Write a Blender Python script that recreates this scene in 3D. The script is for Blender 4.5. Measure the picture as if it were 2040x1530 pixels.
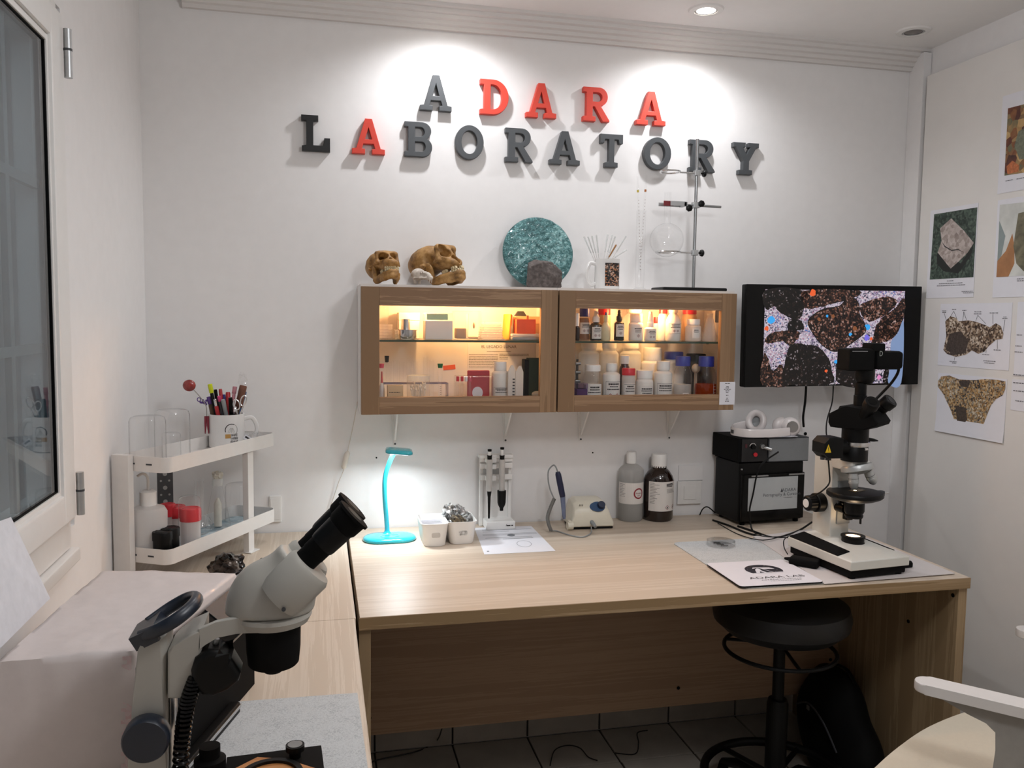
import bpy, bmesh, math, random
import numpy as np
from mathutils import Vector as V, Matrix as MX, noise as NZ
PI = math.pi
rnd = random.Random(7)
SC = bpy.context.scene
COL = SC.collection
for o in list(bpy.data.objects): bpy.data.objects.remove(o)

# ---------------------------------------------------------------- camera, world, lights, exposure
CAM = V((-0.11772, -2.72272, 1.44031)); FPX = 1681.18
CR = V((0.97493998, -0.22210599, 0.01268748)); CU = V((0.00529538, 0.08018301, 0.99676609)); CF = V((0.22240504, 0.97171993, -0.07934976))
cd = bpy.data.cameras.new('camera'); cd.sensor_width = 36; cd.lens = 36*FPX/2040; cd.clip_start = .02
co = bpy.data.objects.new('camera', cd); COL.objects.link(co); SC.camera = co
m = MX.Identity(4)
for i in range(3): m[i][0], m[i][1], m[i][2], m[i][3] = CR[i], CU[i], -CF[i], CAM[i]
co.matrix_world = m
W = bpy.data.worlds.new('world'); SC.world = W; W.use_nodes = True
W.node_tree.nodes['Background'].inputs[0].default_value = (.058, .078, .100, 1); W.node_tree.nodes['Background'].inputs[1].default_value = 1.0
SC.view_settings.view_transform = 'Standard'; SC.view_settings.look = 'None'
SC.view_settings.exposure = 0.0; SC.view_settings.gamma = 1.0; SC.view_settings.use_curve_mapping = False
SC.cycles.use_denoising = True; SC.cycles.caustics_reflective = False; SC.cycles.caustics_refractive = False
SC.cycles.max_bounces = 12; SC.cycles.transparent_max_bounces = 24; SC.cycles.sample_clamp_indirect = 4
CEIL = 2.40
def lamp(name, kind, loc, power, col=(1, 1, 1), rot=None, **k):
    d = bpy.data.lights.new(name, kind); d.energy = power; d.color = col
    for a, b in k.items(): setattr(d, a, b)
    o = bpy.data.objects.new(name, d); o.location = loc
    if rot: o.rotation_euler = rot
    COL.objects.link(o); return o
LC = (.96, .97, 1.0)
SPOTS = [(.28, -.215), (1.06, -.215)]
for x, y in SPOTS: lamp('ceiling_spot_light', 'SPOT', (x, y, CEIL-.012), 15.5, LC, spot_size=math.radians(150), spot_blend=.72, shadow_soft_size=.022)
for x, y, e in [(-.1, -1.45, 9), (.8, -1.45, 9), (1.5, -1.45, 6)]:
    lamp('ceiling_room_light', 'SPOT', (x, y, CEIL-.012), e, LC, spot_size=math.radians(150), spot_blend=.8, shadow_soft_size=.05)
lamp('added_fill_light', 'POINT', (.72, -1.95, 2.12), 21.5, LC, shadow_soft_size=.12)  # added fill point above the view, brightens ceiling and walls; no lamp body

# ---------------------------------------------------------------- helpers
def ray(x, y): return CF + CR*((x-1020)/FPX) - CU*((y-765)/FPX)
def PT(x, y, X=None, Y=None, Z=None):          # the point of a plane that shows at a pixel of the 2040x1530 frame
    d = ray(x, y)
    i, v = (0, X) if X is not None else (1, Y) if Y is not None else (2, Z)
    return CAM + d*((v-CAM[i])/d[i])
def MPP(p): return (V(p)-CAM).dot(CF)/FPX      # metres per pixel at a point

def hx(s):
    s = s.lstrip('#'); o = []
    for i in (0, 2, 4):
        c = int(s[i:i+2], 16)/255; o.append(c/12.92 if c <= .04045 else ((c+.055)/1.055)**2.4)
    return (*o, 1)
MATS = {}
def nodes(name):
    m = bpy.data.materials.new(name); m.use_nodes = True; nt = m.node_tree
    return m, nt, nt.nodes['Principled BSDF'], nt.nodes.new, nt.links.new
def coords(nt, scale=(1, 1, 1), kind='Object'):
    tc = nt.nodes.new('ShaderNodeTexCoord'); mp = nt.nodes.new('ShaderNodeMapping'); mp.inputs['Scale'].default_value = scale
    nt.links.new(tc.outputs[kind], mp.inputs[0]); return mp.outputs[0]
def ramp(nt, fac, stops):
    r = nt.nodes.new('ShaderNodeValToRGB'); e = r.color_ramp.elements
    while len(e) < len(stops): e.new(.5)
    for k, (p, c) in zip(e, stops): k.position = p; k.color = hx(c) if isinstance(c, str) else c
    nt.links.new(fac, r.inputs[0]); return r.outputs[0]
def ntex(nt, vec, scale, detail=3, rough=.55):
    n = nt.nodes.new('ShaderNodeTexNoise'); n.inputs['Scale'].default_value = scale; n.inputs['Detail'].default_value = detail; n.inputs['Roughness'].default_value = rough
    nt.links.new(vec, n.inputs['Vector']); return n.outputs['Fac']
def vtex(nt, vec, scale, feat='F1', out='Color'):
    n = nt.nodes.new('ShaderNodeTexVoronoi'); n.inputs['Scale'].default_value = scale; n.feature = feat
    nt.links.new(vec, n.inputs['Vector']); return n.outputs[out]
def bump(nt, b, h, s, d=.002):
    n = nt.nodes.new('ShaderNodeBump'); n.inputs['Strength'].default_value = s; n.inputs['Distance'].default_value = d
    nt.links.new(h, n.inputs['Height']); nt.links.new(n.outputs[0], b.inputs['Normal'])
def PL(name, c, rough=.5, metal=0, var=.06, sc=40, bmp=0, spec=.5, tr=0, coat=0, emit=0, alpha=1, sub=0):
    """plain surface: one colour with slight procedural variation"""
    if name in MATS: return MATS[name]
    m, nt, b, N, L = nodes(name); c = hx(c)
    f = ntex(nt, coords(nt), sc)
    lo = tuple(x*(1-var) for x in c[:3])+(1,); hi = tuple(min(1, x*(1+var)) for x in c[:3])+(1,)
    L(ramp(nt, f, [(.3, lo), (.7, hi)]), b.inputs['Base Color'])
    b.inputs['Roughness'].default_value = rough; b.inputs['Metallic'].default_value = metal; b.inputs['Specular IOR Level'].default_value = spec
    b.inputs['Transmission Weight'].default_value = tr; b.inputs['Coat Weight'].default_value = coat; b.inputs['Alpha'].default_value = alpha
    if sub: b.inputs['Subsurface Weight'].default_value = sub; b.inputs['Subsurface Radius'].default_value = (.01, .01, .01)
    if emit: b.inputs['Emission Color'].default_value = c; b.inputs['Emission Strength'].default_value = emit
    if bmp: bump(nt, b, f, bmp)
    MATS[name] = m; return m
def GL(name, tint='#ffffff', edge='#8d9898', refl=1.0, rough=.02, milky=0, base='#ffffff'):
    """thin glass / clear plastic: clear through the middle, darker and shinier at grazing angles"""
    if name in MATS: return MATS[name]
    m, nt, b, N, L = nodes(name); nt.nodes.remove(b)
    lw = N('ShaderNodeLayerWeight'); lw.inputs[0].default_value = .25
    tr = N('ShaderNodeBsdfTransparent'); L(ramp(nt, lw.outputs['Facing'], [(0, tint), (.62, tint), (1, edge)]), tr.inputs[0])
    gl = N('ShaderNodeBsdfGlossy'); gl.inputs['Roughness'].default_value = rough
    l2 = N('ShaderNodeLayerWeight'); l2.inputs[0].default_value = .5
    pw = N('ShaderNodeMath'); pw.operation = 'POWER'; pw.inputs[1].default_value = 5; L(l2.outputs['Facing'], pw.inputs[0])
    mu = N('ShaderNodeMath'); mu.operation = 'MULTIPLY_ADD'; mu.inputs[1].default_value = .8*refl; mu.inputs[2].default_value = .04*refl; L(pw.outputs[0], mu.inputs[0])
    mx = N('ShaderNodeMixShader'); L(mu.outputs[0], mx.inputs[0]); L(tr.outputs[0], mx.inputs[1]); L(gl.outputs[0], mx.inputs[2])
    out = mx
    if milky:
        df = N('ShaderNodeBsdfDiffuse'); df.inputs[0].default_value = hx(base)
        tl = N('ShaderNodeBsdfTranslucent'); tl.inputs[0].default_value = hx(base)
        ad = N('ShaderNodeMixShader'); ad.inputs[0].default_value = .4; L(df.outputs[0], ad.inputs[1]); L(tl.outputs[0], ad.inputs[2])
        out = N('ShaderNodeMixShader'); out.inputs[0].default_value = milky; L(mx.outputs[0], out.inputs[1]); L(ad.outputs[0], out.inputs[2])
    L(out.outputs[0], nt.nodes['Material Output'].inputs[0]); MATS[name] = m; return m
def WOOD(name, c1, c2, along='x', rough=.42, fine=1.0):
    if name in MATS: return MATS[name]
    m, nt, b, N, L = nodes(name); s = [60*fine]*3; s['xyz'.index(along)] = 1.6
    vec = coords(nt, tuple(s)); f = ntex(nt, vec, 1.0, 5, .65)
    s2 = [14*fine]*3; s2['xyz'.index(along)] = .5; g = ntex(nt, coords(nt, tuple(s2)), 1.0, 3)
    mx = N('ShaderNodeMath'); mx.operation = 'ADD'; L(f, mx.inputs[0]); L(g, mx.inputs[1])
    L(ramp(nt, mx.outputs[0], [(.72, c2), (1.0, c1), (1.25, c2)]), b.inputs['Base Color'])
    b.inputs['Roughness'].default_value = rough; bump(nt, b, f, .05, .001); MATS[name] = m; return m
def SPECK(name, cols, scale=90, rough=.8, metal=0, bmp=0, emit=0, scale2=None):
    """speckled ground of several colours: voronoi cells through a colour ramp"""
    if name in MATS: return MATS[name]
    m, nt, b, N, L = nodes(name); vec = coords(nt)
    w = N('ShaderNodeTexNoise'); w.inputs['Scale'].default_value = scale*.6; L(vec, w.inputs['Vector'])
    va = N('ShaderNodeVectorMath'); va.operation = 'MULTIPLY_ADD'; va.inputs[1].default_value = (.5/scale,)*3
    L(w.outputs['Color'], va.inputs[0]); L(vec, va.inputs[2])
    c = vtex(nt, va.outputs[0], scale)
    sp = N('ShaderNodeSeparateColor'); L(c, sp.inputs[0])
    mid = N('ShaderNodeMath'); mid.operation = 'MULTIPLY_ADD'; mid.inputs[1].default_value = .72
    f2 = ntex(nt, vec, scale2 or scale*.12, 4, .6)
    sc2 = N('ShaderNodeMath'); sc2.operation = 'MULTIPLY_ADD'; sc2.inputs[1].default_value = .9; sc2.inputs[2].default_value = -.31; L(f2, sc2.inputs[0])
    L(sp.outputs[0], mid.inputs[0]); L(sc2.outputs[0], mid.inputs[2])
    n = len(cols); col = ramp(nt, mid.outputs[0], [((i+.5)/n, k) for i, k in enumerate(cols)])
    L(col, b.inputs['Base Color']); b.inputs['Roughness'].default_value = rough; b.inputs['Metallic'].default_value = metal
    if emit: L(col, b.inputs['Emission Color']); b.inputs['Emission Strength'].default_value = emit; b.inputs['Base Color'].default_value = (0, 0, 0, 1); nt.links.remove(b.inputs['Base Color'].links[0]); b.inputs['Roughness'].default_value = .35
    if bmp: bump(nt, b, f2, bmp, .004)
    MATS[name] = m; return m
def EM(name, c, s):
    if name in MATS: return MATS[name]
    m, nt, b, N, L = nodes(name); b.inputs['Base Color'].default_value = hx(c); b.inputs['Emission Color'].default_value = hx(c); b.inputs['Emission Strength'].default_value = s
    MATS[name] = m; return m

def FR(a, b):       # frame whose z axis runs from a to b
    a, b = V(a), V(b); z = (b-a).normalized(); q = z.to_track_quat('Z', 'Y').to_matrix().to_4x4(); q.translation = a; return q
def TR(x=0, y=0, z=0): return MX.Translation((x, y, z))
def RX(a): return MX.Rotation(math.radians(a), 4, 'X')
def RY(a): return MX.Rotation(math.radians(a), 4, 'Y')
def RZ(a): return MX.Rotation(math.radians(a), 4, 'Z')
YZ = MX(((1, 0, 0, 0), (0, 0, -1, 0), (0, 1, 0, 0), (0, 0, 0, 1)))   # local xy plane -> world xz plane, extrusion towards -y
def ngon(n, r, ry=None, a0=0): return [(r*math.cos(a0+2*PI*i/n), (ry or r)*math.sin(a0+2*PI*i/n)) for i in range(n)]
def rrect(w, h, r, n=5):
    o = []
    for cx, cy, a in ((w/2-r, h/2-r, 0), (-w/2+r, h/2-r, 90), (-w/2+r, -h/2+r, 180), (w/2-r, -h/2+r, 270)):
        for i in range(n+1):
            t = math.radians(a+90*i/n); o.append((cx+r*math.cos(t), cy+r*math.sin(t)))
    return o
def spl(pts, n=6, closed=False):      # catmull-rom through points
    P = [V(p) for p in pts]; o = []; k = len(P)
    for i in range(k if closed else k-1):
        if closed: a, b, c, d = P[i-1], P[i], P[(i+1) % k], P[(i+2) % k]
        else: a, b, c, d = P[max(i-1, 0)], P[i], P[i+1], P[min(i+2, k-1)]
        for j in range(n):
            t = j/n; o.append(.5*((2*b)+(c-a)*t+(2*a-5*b+4*c-d)*t*t+(3*b-a-3*c+d)*t**3))
    if not closed: o.append(P[-1])
    return o
_fonts = {}
def text_mesh(s, size, align='CENTER', ext=0):
    c = bpy.data.curves.new('t', 'FONT'); c.body = s; c.size = size; c.align_x = align; c.align_y = 'CENTER'; c.resolution_u = 2; c.extrude = ext
    o = bpy.data.objects.new('t', c); me = bpy.data.meshes.new_from_object(o); bpy.data.objects.remove(o); bpy.data.curves.remove(c); return me
class MB:
    def __init__(s): s.bm = bmesh.new(); s.mi = 0; s.wn = False
    def add(s, vs, fs, m=None):
        if m is None: b = [s.bm.verts.new(v) for v in vs]
        else: b = [s.bm.verts.new(m @ V(v)) for v in vs]
        o = []
        for f in fs:
            try:
                q = s.bm.faces.new([b[i] for i in f]); q.material_index = s.mi; o.append(q)
            except ValueError: pass
        return o
    def box(s, x0, x1, y0, y1, z0, z1, bev=0, m=None, seg=2):
        vs = [(x, y, z) for z in (z0, z1) for y in (y0, y1) for x in (x0, x1)]
        f = s.add(vs, [(0, 2, 3, 1), (4, 5, 7, 6), (0, 1, 5, 4), (2, 6, 7, 3), (0, 4, 6, 2), (1, 3, 7, 5)], m)
        if bev:
            s.wn = True; es = list({e for q in f for e in q.edges})
            r = bmesh.ops.bevel(s.bm, geom=es, offset=bev, segments=seg, affect='EDGES', profile=.5)
            for q in r['faces']: q.material_index = s.mi
        return s
    def loft(s, rings, caps=(1, 1), closed=False, m=None):
        n = len(rings[0]); vs = [p for r in rings for p in r]; fs = []
        R = len(rings)
        for i in range(R if closed else R-1):
            for j in range(n):
                k = (i+1) % R; fs.append((i*n+j, i*n+(j+1) % n, k*n+(j+1) % n, k*n+j))
        if not closed:
            if caps[0]: fs.append(tuple(range(n-1, -1, -1)))
            if caps[1]: fs.append(tuple((R-1)*n+j for j in range(n)))
        s.add(vs, fs, m); return s
    def cyl(s, a, b, r0, r1=None, n=16, caps=(1, 1)):
        r1 = r0 if r1 is None else r1; a, b = V(a), V(b); q = FR(a, b); h = (b-a).length
        return s.loft([[(r0*math.cos(2*PI*i/n), r0*math.sin(2*PI*i/n), 0) for i in range(n)], [(r1*math.cos(2*PI*i/n), r1*math.sin(2*PI*i/n), h) for i in range(n)]], caps, m=q)
    def lathe(s, prof, n=24, m=None, caps=(1, 1)):
        return s.loft([[(max(r, 1e-5)*math.cos(2*PI*i/n), max(r, 1e-5)*math.sin(2*PI*i/n), z) for i in range(n)] for r, z in prof], caps, m=m)
    def prism(s, poly, h, m=None, bev=0, seg=2):
        n = len(poly); f = s.add([(x, y, 0) for x, y in poly]+[(x, y, h) for x, y in poly], [tuple(range(n-1, -1, -1)), tuple(range(n, 2*n))]+[(i, (i+1) % n, n+(i+1) % n, n+i) for i in range(n)], m)
        if bev:
            s.wn = True; es = list({e for q in f[:2] for e in q.edges}); r = bmesh.ops.bevel(s.bm, geom=es, offset=bev, segments=seg, affect='EDGES', profile=.5)
            for q in r['faces']: q.material_index = s.mi
        return s
    def tube(s, pts, r, n=8, closed=False, caps=(1, 1), flat=None):
        P = [V(p) for p in pts]; k = len(P); rings = []; up = None
        for i in range(k):
            t = (P[(i+1) % k]-P[i-1]) if closed else (P[min(i+1, k-1)]-P[max(i-1, 0)])
            if t.length < 1e-9: t = V((0, 0, 1))
            t.normalize()
            if up is None: up = V((0, 0, 1)) if abs(t.z) < .9 else V((0, 1, 0))
            x = up.cross(t)
            if x.length < 1e-6: x = V((1, 0, 0)).cross(t)
            x.normalize(); y = t.cross(x); up = y
            rr = r[i] if isinstance(r, (list, tuple)) else r
            ry = rr*(flat or 1)
            rings.append([P[i]+x*rr*math.cos(2*PI*j/n)+y*ry*math.sin(2*PI*j/n) for j in range(n)])
        return s.loft(rings, caps, closed)
    def ell(s, c, r, n=16, m=None, k=10):
        if not isinstance(r, (tuple, list)): r = (r, r, r)
        return s.loft([[(c[0]+r[0]*math.sin(a)*math.cos(2*PI*i/n), c[1]+r[1]*math.sin(a)*math.sin(2*PI*i/n), c[2]-r[2]*math.cos(a)) for i in range(n)] for a in [max(.02, min(PI-.02, PI*j/k)) for j in range(k+1)]], m=m)
    def quad(s, a, b, c, d): s.add([a, b, c, d], [(0, 1, 2, 3)]); return s
    def poly(s, pts, m=None): s.add(pts, [tuple(range(len(pts)))], m); return s
    def text(s, t, size, m, align='CENTER', sx=1):
        me = text_mesh(t, size, align); n0 = len(s.bm.verts); f0 = len(s.bm.faces)
        me.transform(m @ MX.Diagonal((sx, 1, 1, 1))); s.bm.from_mesh(me); s.bm.faces.ensure_lookup_table()
        for f in s.bm.faces[f0:]: f.material_index = s.mi
        bpy.data.meshes.remove(me); return s
    def lines(s, x0, x1, y, h, m, seed=1, gap=.3):      # a row of word-like bars of print
        g = random.Random(seed); x = x0
        while x < x1-1e-6:
            w = min(h*g.uniform(1.2, 4.5), x1-x)
            s.add([(x, y, 0), (x+w, y, 0), (x+w, y+h, 0), (x, y+h, 0)], [(0, 1, 2, 3)], m); x += w+h*.8
        return s
def obj(name, mb, mats, parent=None, smooth=38, loc=None, rot=None, norm=True):
    bm = mb.bm if isinstance(mb, MB) else mb
    if norm: bmesh.ops.recalc_face_normals(bm, faces=bm.faces)
    me = bpy.data.meshes.new(name); bm.to_mesh(me); bm.free()
    if not isinstance(mats, (list, tuple)): mats = [mats]
    for k in mats: me.materials.append(k)
    if smooth:
        me.polygons.foreach_set('use_smooth', [True]*len(me.polygons)); me.set_sharp_from_angle(angle=math.radians(smooth))
    o = bpy.data.objects.new(name, me); COL.objects.link(o)
    if smooth and isinstance(mb, MB) and mb.wn: w = o.modifiers.new('weighted', 'WEIGHTED_NORMAL'); w.keep_sharp = True
    if parent: o.parent = parent
    if loc is not None: o.location = loc
    if rot is not None: o.rotation_euler = rot
    return o
def tag(o, label=None, cat=None, group=None, kind=None):
    if label: o['label'] = label
    if cat: o['category'] = cat
    if group: o['group'] = group
    if kind: o['kind'] = kind
    return o
def thing(name, label, cat, loc=(0, 0, 0), rz=0, group=None, rot=None):
    o = bpy.data.objects.new(name, None); o.empty_display_size = .02; COL.objects.link(o); o.location = loc
    o.rotation_euler = rot if rot else (0, 0, math.radians(rz)); return tag(o, label, cat, group)
def part(name, loc, parent, rot=(0, 0, 0)):
    o = bpy.data.objects.new(name, None); o.empty_display_size = .02; COL.objects.link(o); o.location = loc; o.rotation_euler = rot; o.parent = parent; return o
def struct(name, mb, mat, parent=None, smooth=38):
    o = obj(name, mb, mat, parent, smooth)
    if not parent: o['kind'] = 'structure'
    return o
def dup(o, loc, rz=None, label=None, parent=None):
    c = o.copy(); COL.objects.link(c)
    if parent: c.parent = parent
    if loc is not None: c.location = loc
    if rz is not None: c.rotation_euler = (0, 0, math.radians(rz))
    if label: c['label'] = label
    for ch in list(o.children): dup(ch, None, parent=c)
    return c
def netmesh(fn, lo, hi, n):
    """surface nets over a signed distance function (negative inside)"""
    lo, hi = np.array(lo, float), np.array(hi, float); h = (hi-lo).max()/n; dims = np.ceil((hi-lo)/h).astype(int)+1
    X, Y, Z = np.meshgrid(*[lo[i]+h*np.arange(dims[i]) for i in range(3)], indexing='ij'); v = fn(X, Y, Z); ins = v < 0
    c = [(a, b, d) for a in (0, 1) for b in (0, 1) for d in (0, 1)]
    nx, ny, nz = dims-1
    sl = lambda A, o: A[o[0]:o[0]+nx, o[1]:o[1]+ny, o[2]:o[2]+nz]
    cnt = sum(sl(ins, o).astype(int) for o in c); act = (cnt > 0) & (cnt < 8)
    acc = np.zeros((nx, ny, nz, 3)); num = np.zeros((nx, ny, nz))
    for a in c:
        for ax in range(3):
            if a[ax]: continue
            b = list(a); b[ax] = 1; va, vb = sl(v, a), sl(v, b); cr = (va < 0) != (vb < 0)
            t = np.where(cr, va/np.where(va == vb, 1, va-vb), 0)
            p = np.array(a, float)[None, None, None, :]+np.zeros((nx, ny, nz, 3)); p[..., ax] += t
            acc += p*cr[..., None]; num += cr
    idx = -np.ones((nx, ny, nz), int); w = np.argwhere(act); idx[act] = np.arange(len(w))
    pos = lo+h*(w+(acc[act]/num[act][:, None])); faces = []
    for ax in range(3):
        b, d = (ax+1) % 3, (ax+2) % 3
        s0 = [slice(0, None)]*3; s1 = [slice(0, None)]*3; s0[ax] = slice(0, -1); s1[ax] = slice(1, None)
        cr = ins[tuple(s0)] != ins[tuple(s1)]
        for e in np.argwhere(cr):
            if e[b] == 0 or e[d] == 0 or e[b] >= dims[b]-1 or e[d] >= dims[d]-1: continue
            q = []
            for ob, od in ((0, 0), (-1, 0), (-1, -1), (0, -1)):
                k = e.copy(); k[b] += ob; k[d] += od; q.append(idx[tuple(k)])
            if min(q) < 0: continue
            faces.append(q if ins[tuple(e)] else q[::-1])
    return pos, faces
def sdf_obj(name, fn, lo, hi, n, mat, parent=None, scale=1.0, m=None):
    p, f = netmesh(fn, lo, hi, n); me = bpy.data.meshes.new(name); me.from_pydata([tuple(q) for q in p*scale], [], f); me.materials.append(mat)
    if m is not None: me.transform(m)
    me.polygons.foreach_set('use_smooth', [True]*len(me.polygons)); me.update()
    o = bpy.data.objects.new(name, me); COL.objects.link(o)
    if parent: o.parent = parent
    return o
def sEll(c, r):
    def f(X, Y, Z):
        a, b, d = (X-c[0])/r[0], (Y-c[1])/r[1], (Z-c[2])/r[2]; k0 = np.sqrt(a*a+b*b+d*d)+1e-9; k1 = np.sqrt((a/r[0])**2+(b/r[1])**2+(d/r[2])**2)+1e-9; return k0*(k0-1)/k1
    return f
def sCap(a, b, r, r2=None):
    a, b = np.array(a), np.array(b); r2 = r if r2 is None else r2
    def f(X, Y, Z):
        d = b-a; t = np.clip(((X-a[0])*d[0]+(Y-a[1])*d[1]+(Z-a[2])*d[2])/(d@d), 0, 1)
        return np.sqrt((X-a[0]-t*d[0])**2+(Y-a[1]-t*d[1])**2+(Z-a[2]-t*d[2])**2)-(r+(r2-r)*t)
    return f
def smin(a, b, k): h = np.clip(.5+.5*(b-a)/k, 0, 1); return b*(1-h)+a*h-k*h*(1-h)
def smax(a, b, k): return -smin(-a, -b, k)
def rock(name, mat, r, parent=None, seed=0, amp=.25, sub=3, fr=2.0, flat=True, cut=None, fine=.06):
    bm = bmesh.new(); bmesh.ops.create_icosphere(bm, subdivisions=sub, radius=1); g = V((seed*3.7, seed*1.3, seed*.7))
    for v in bm.verts:
        d = 1+amp*NZ.noise(v.co*fr+g)*1.4+fine*NZ.noise(v.co*fr*4+g)*1.5
        cell = NZ.voronoi((v.co*1.6+g))[0][0]; d += amp*.5*(cell-.4)
        v.co = V((v.co.x*r[0], v.co.y*r[1], v.co.z*r[2]))*d
        if v.co.z < -.8*r[2]: v.co.z = -.8*r[2]
    return obj(name, bm, mat, parent, smooth=28 if flat else 80)
# ---------------------------------------------------------------- materials
WALL = PL('wall_paint', '#e9e7e6', .75, var=.015, sc=25, bmp=.04)
CEILM = PL('ceiling_paint', '#f2f0ee', .85, var=.01, sc=20)
WHITE = PL('white_plastic', '#e8e6e3', .4, var=.02); WHITE2 = PL('white_metal', '#dedad6', .38, var=.02)
IVORY = PL('ivory_plastic', '#e2dccb', .38, var=.02)
BLACK = PL('black_plastic', '#070707', .42, var=.2, spec=.22); BLACKM = PL('black_matte', '#070707', .75, var=.2, spec=.15); BLACKG = PL('black_gloss', '#040404', .2, var=.2, spec=.22)
DGREY = PL('dark_grey_plastic', '#3a3c40', .5, var=.08); GREYP = PL('grey_plastic', '#8c8f90', .45)
CHROME = PL('chrome', '#d9d9d9', .16, 1, var=.03); STEEL = PL('brushed_steel', '#9d9fa0', .35, 1); ALU = PL('aluminium', '#b9bbbc', .4, 1)
RED = PL('red_plastic', '#c92430', .4); BLUE = PL('blue_cap_plastic', '#2a3590', .4); TEAL = PL('teal_plastic', '#28b4c6', .16, coat=.5, var=.05)
PAPER = PL('paper', '#e4e4ea', .85, var=.01); INK = PL('printed_ink', '#2b2726', .8); INKL = PL('pale_ink', '#77757a', .8); INKR = PL('red_ink', '#8c2a2e', .8)
GLASS = GL('clear_glass'); PANE = GL('cabinet_pane_glass', refl=.55, edge='#c9cfcf'); CLEARP = GL('clear_plastic', edge='#8f9797', refl=.8, milky=.06)
MILK = GL('milky_plastic', milky=.72, base='#f2f2ef', refl=.4, rough=.3); MILK2 = GL('cloudy_plastic', milky=.42, base='#eef1f1', refl=.4, rough=.25)
AMBER = PL('amber_glass', '#1d0d06', .1, var=.1, coat=.5)
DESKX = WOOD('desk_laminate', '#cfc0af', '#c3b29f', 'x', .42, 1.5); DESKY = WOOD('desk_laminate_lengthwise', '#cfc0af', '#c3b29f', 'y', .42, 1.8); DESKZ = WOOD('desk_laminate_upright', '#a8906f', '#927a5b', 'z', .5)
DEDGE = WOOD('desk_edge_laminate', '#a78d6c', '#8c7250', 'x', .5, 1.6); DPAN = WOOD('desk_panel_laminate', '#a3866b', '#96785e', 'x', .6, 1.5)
OAKX = WOOD('oak_rail', '#a08163', '#84664b', 'x', .6); OAKZ = WOOD('oak_stile', '#997a5b', '#84674a', 'z', .6)
FELT = SPECK('grey_felt', ['#a3a6a8', '#b4b6b7', '#bec0c0', '#c4c6c6', '#bcbebf'], 620, .95, scale2=38)

# ---------------------------------------------------------------- room shell
XL, XR, YF, ZD = -.626, 1.99, -4.4, .752
struct('wall_back', MB().box(XL-.2, XR+.2, 0, .15, -.05, CEIL+.1), WALL)
# left wall with the window opening  y -0.755 .. -2.3, z 0.93 .. 2.06
WY0, WY1, WZ0, WZ1 = -2.45, -.80, .99, 2.05
b = MB(); b.box(XL-.15, XL, WY1, 0, -.05, CEIL+.1); b.box(XL-.15, XL, YF, WY0, -.05, CEIL+.1); b.box(XL-.15, XL, WY0, WY1, -.05, WZ0); b.box(XL-.15, XL, WY0, WY1, WZ1, CEIL+.1)
struct('wall_left', b, WALL)
struct('wall_right', MB().box(XR, XR+.15, YF, 0, -.05, CEIL+.1), WALL)
struct('wall_front', MB().box(XL-.2, XR+.2, YF-.15, YF, -.05, CEIL+.1), WALL)
struct('ceiling', MB().box(XL-.2, XR+.2, YF-.15, .15, CEIL, CEIL+.12), CEILM)
GROUT = PL('tile_grout', '#3a3430', .9); TILE = PL('floor_tile', '#b9b1a6', .4, var=.1, sc=9)
fl = struct('floor', MB().box(XL-.2, XR+.2, YF-.15, .15, -.1, -.006), GROUT)
tm = None; P0 = .3129
for i in range(-4, 7):
    for j in range(0, 17):
        x0, x1 = P0+.2597*i+.003, P0+.2597*(i+1)-.003; y1, y0 = -.0135-.2+.2597-.2597*j-.003-.0595+.0, 0
        y1 = -.226+.2597-.003-.2597*j; y0 = y1-.2537
        y1 = min(y1, -.012); x0, x1 = max(x0, XL), min(x1, XR)
        if x1-x0 < .02: continue
        full = abs((x1-x0)-.2537) < 1e-4 and abs((y1-y0)-.2537) < 1e-4
        if full and tm:
            t = bpy.data.objects.new('tile', tm); COL.objects.link(t); t.parent = fl
        else:
            cx, cy = (x1-x0)/2, (y1-y0)/2
            t = obj('tile', MB().box(-cx, cx, -cy, cy, -.008, 0, .0012, seg=1), TILE, fl)
            if full: tm = t.data
        t.location = ((x0+x1)/2, (y0+y1)/2, rnd.uniform(-.0006, .0004))
bb = struct('baseboard_back', MB().box(XL, XR, -.006, -.0002, 0, .10), GROUT)
for i in range(-4, 7):
    x0, x1 = max(P0+.2597*i+.003, XL), min(P0+.2597*(i+1)-.003, XR)
    if x1-x0 > .02: obj('tile', MB().box(x0, x1, -.012, -.005, .002, .1, .001, seg=1), TILE, bb)
# stepped cornice
prof = [(-.0, 2.335), (-.014, 2.335), (-.016, 2.346), (-.026, 2.349), (-.028, 2.360), (-.039, 2.363), (-.041, 2.374), (-.053, 2.377), (-.055, 2.388), (-.066, 2.391), (-.068, 2.40), (0, 2.40)]
b = MB(); b.loft([[(x, y, z) for y, z in prof] for x in (-.505, XR)])
struct('trim_1', b, PL('cornice_paint', '#dcd8d5', .7, var=.01))
# corner post and the big white board that carries the prints on the right
struct('trim_2', MB().box(1.957, 1.988, -.075, -.0005, 0, 2.385, .002), WALL)
struct('trim_3', MB().box(1.953, 1.9895, -2.6, -.1, 0, 2.295, .0015), PL('right_board_paint', '#e3e0dc', .6, var=.012, sc=15))
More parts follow.
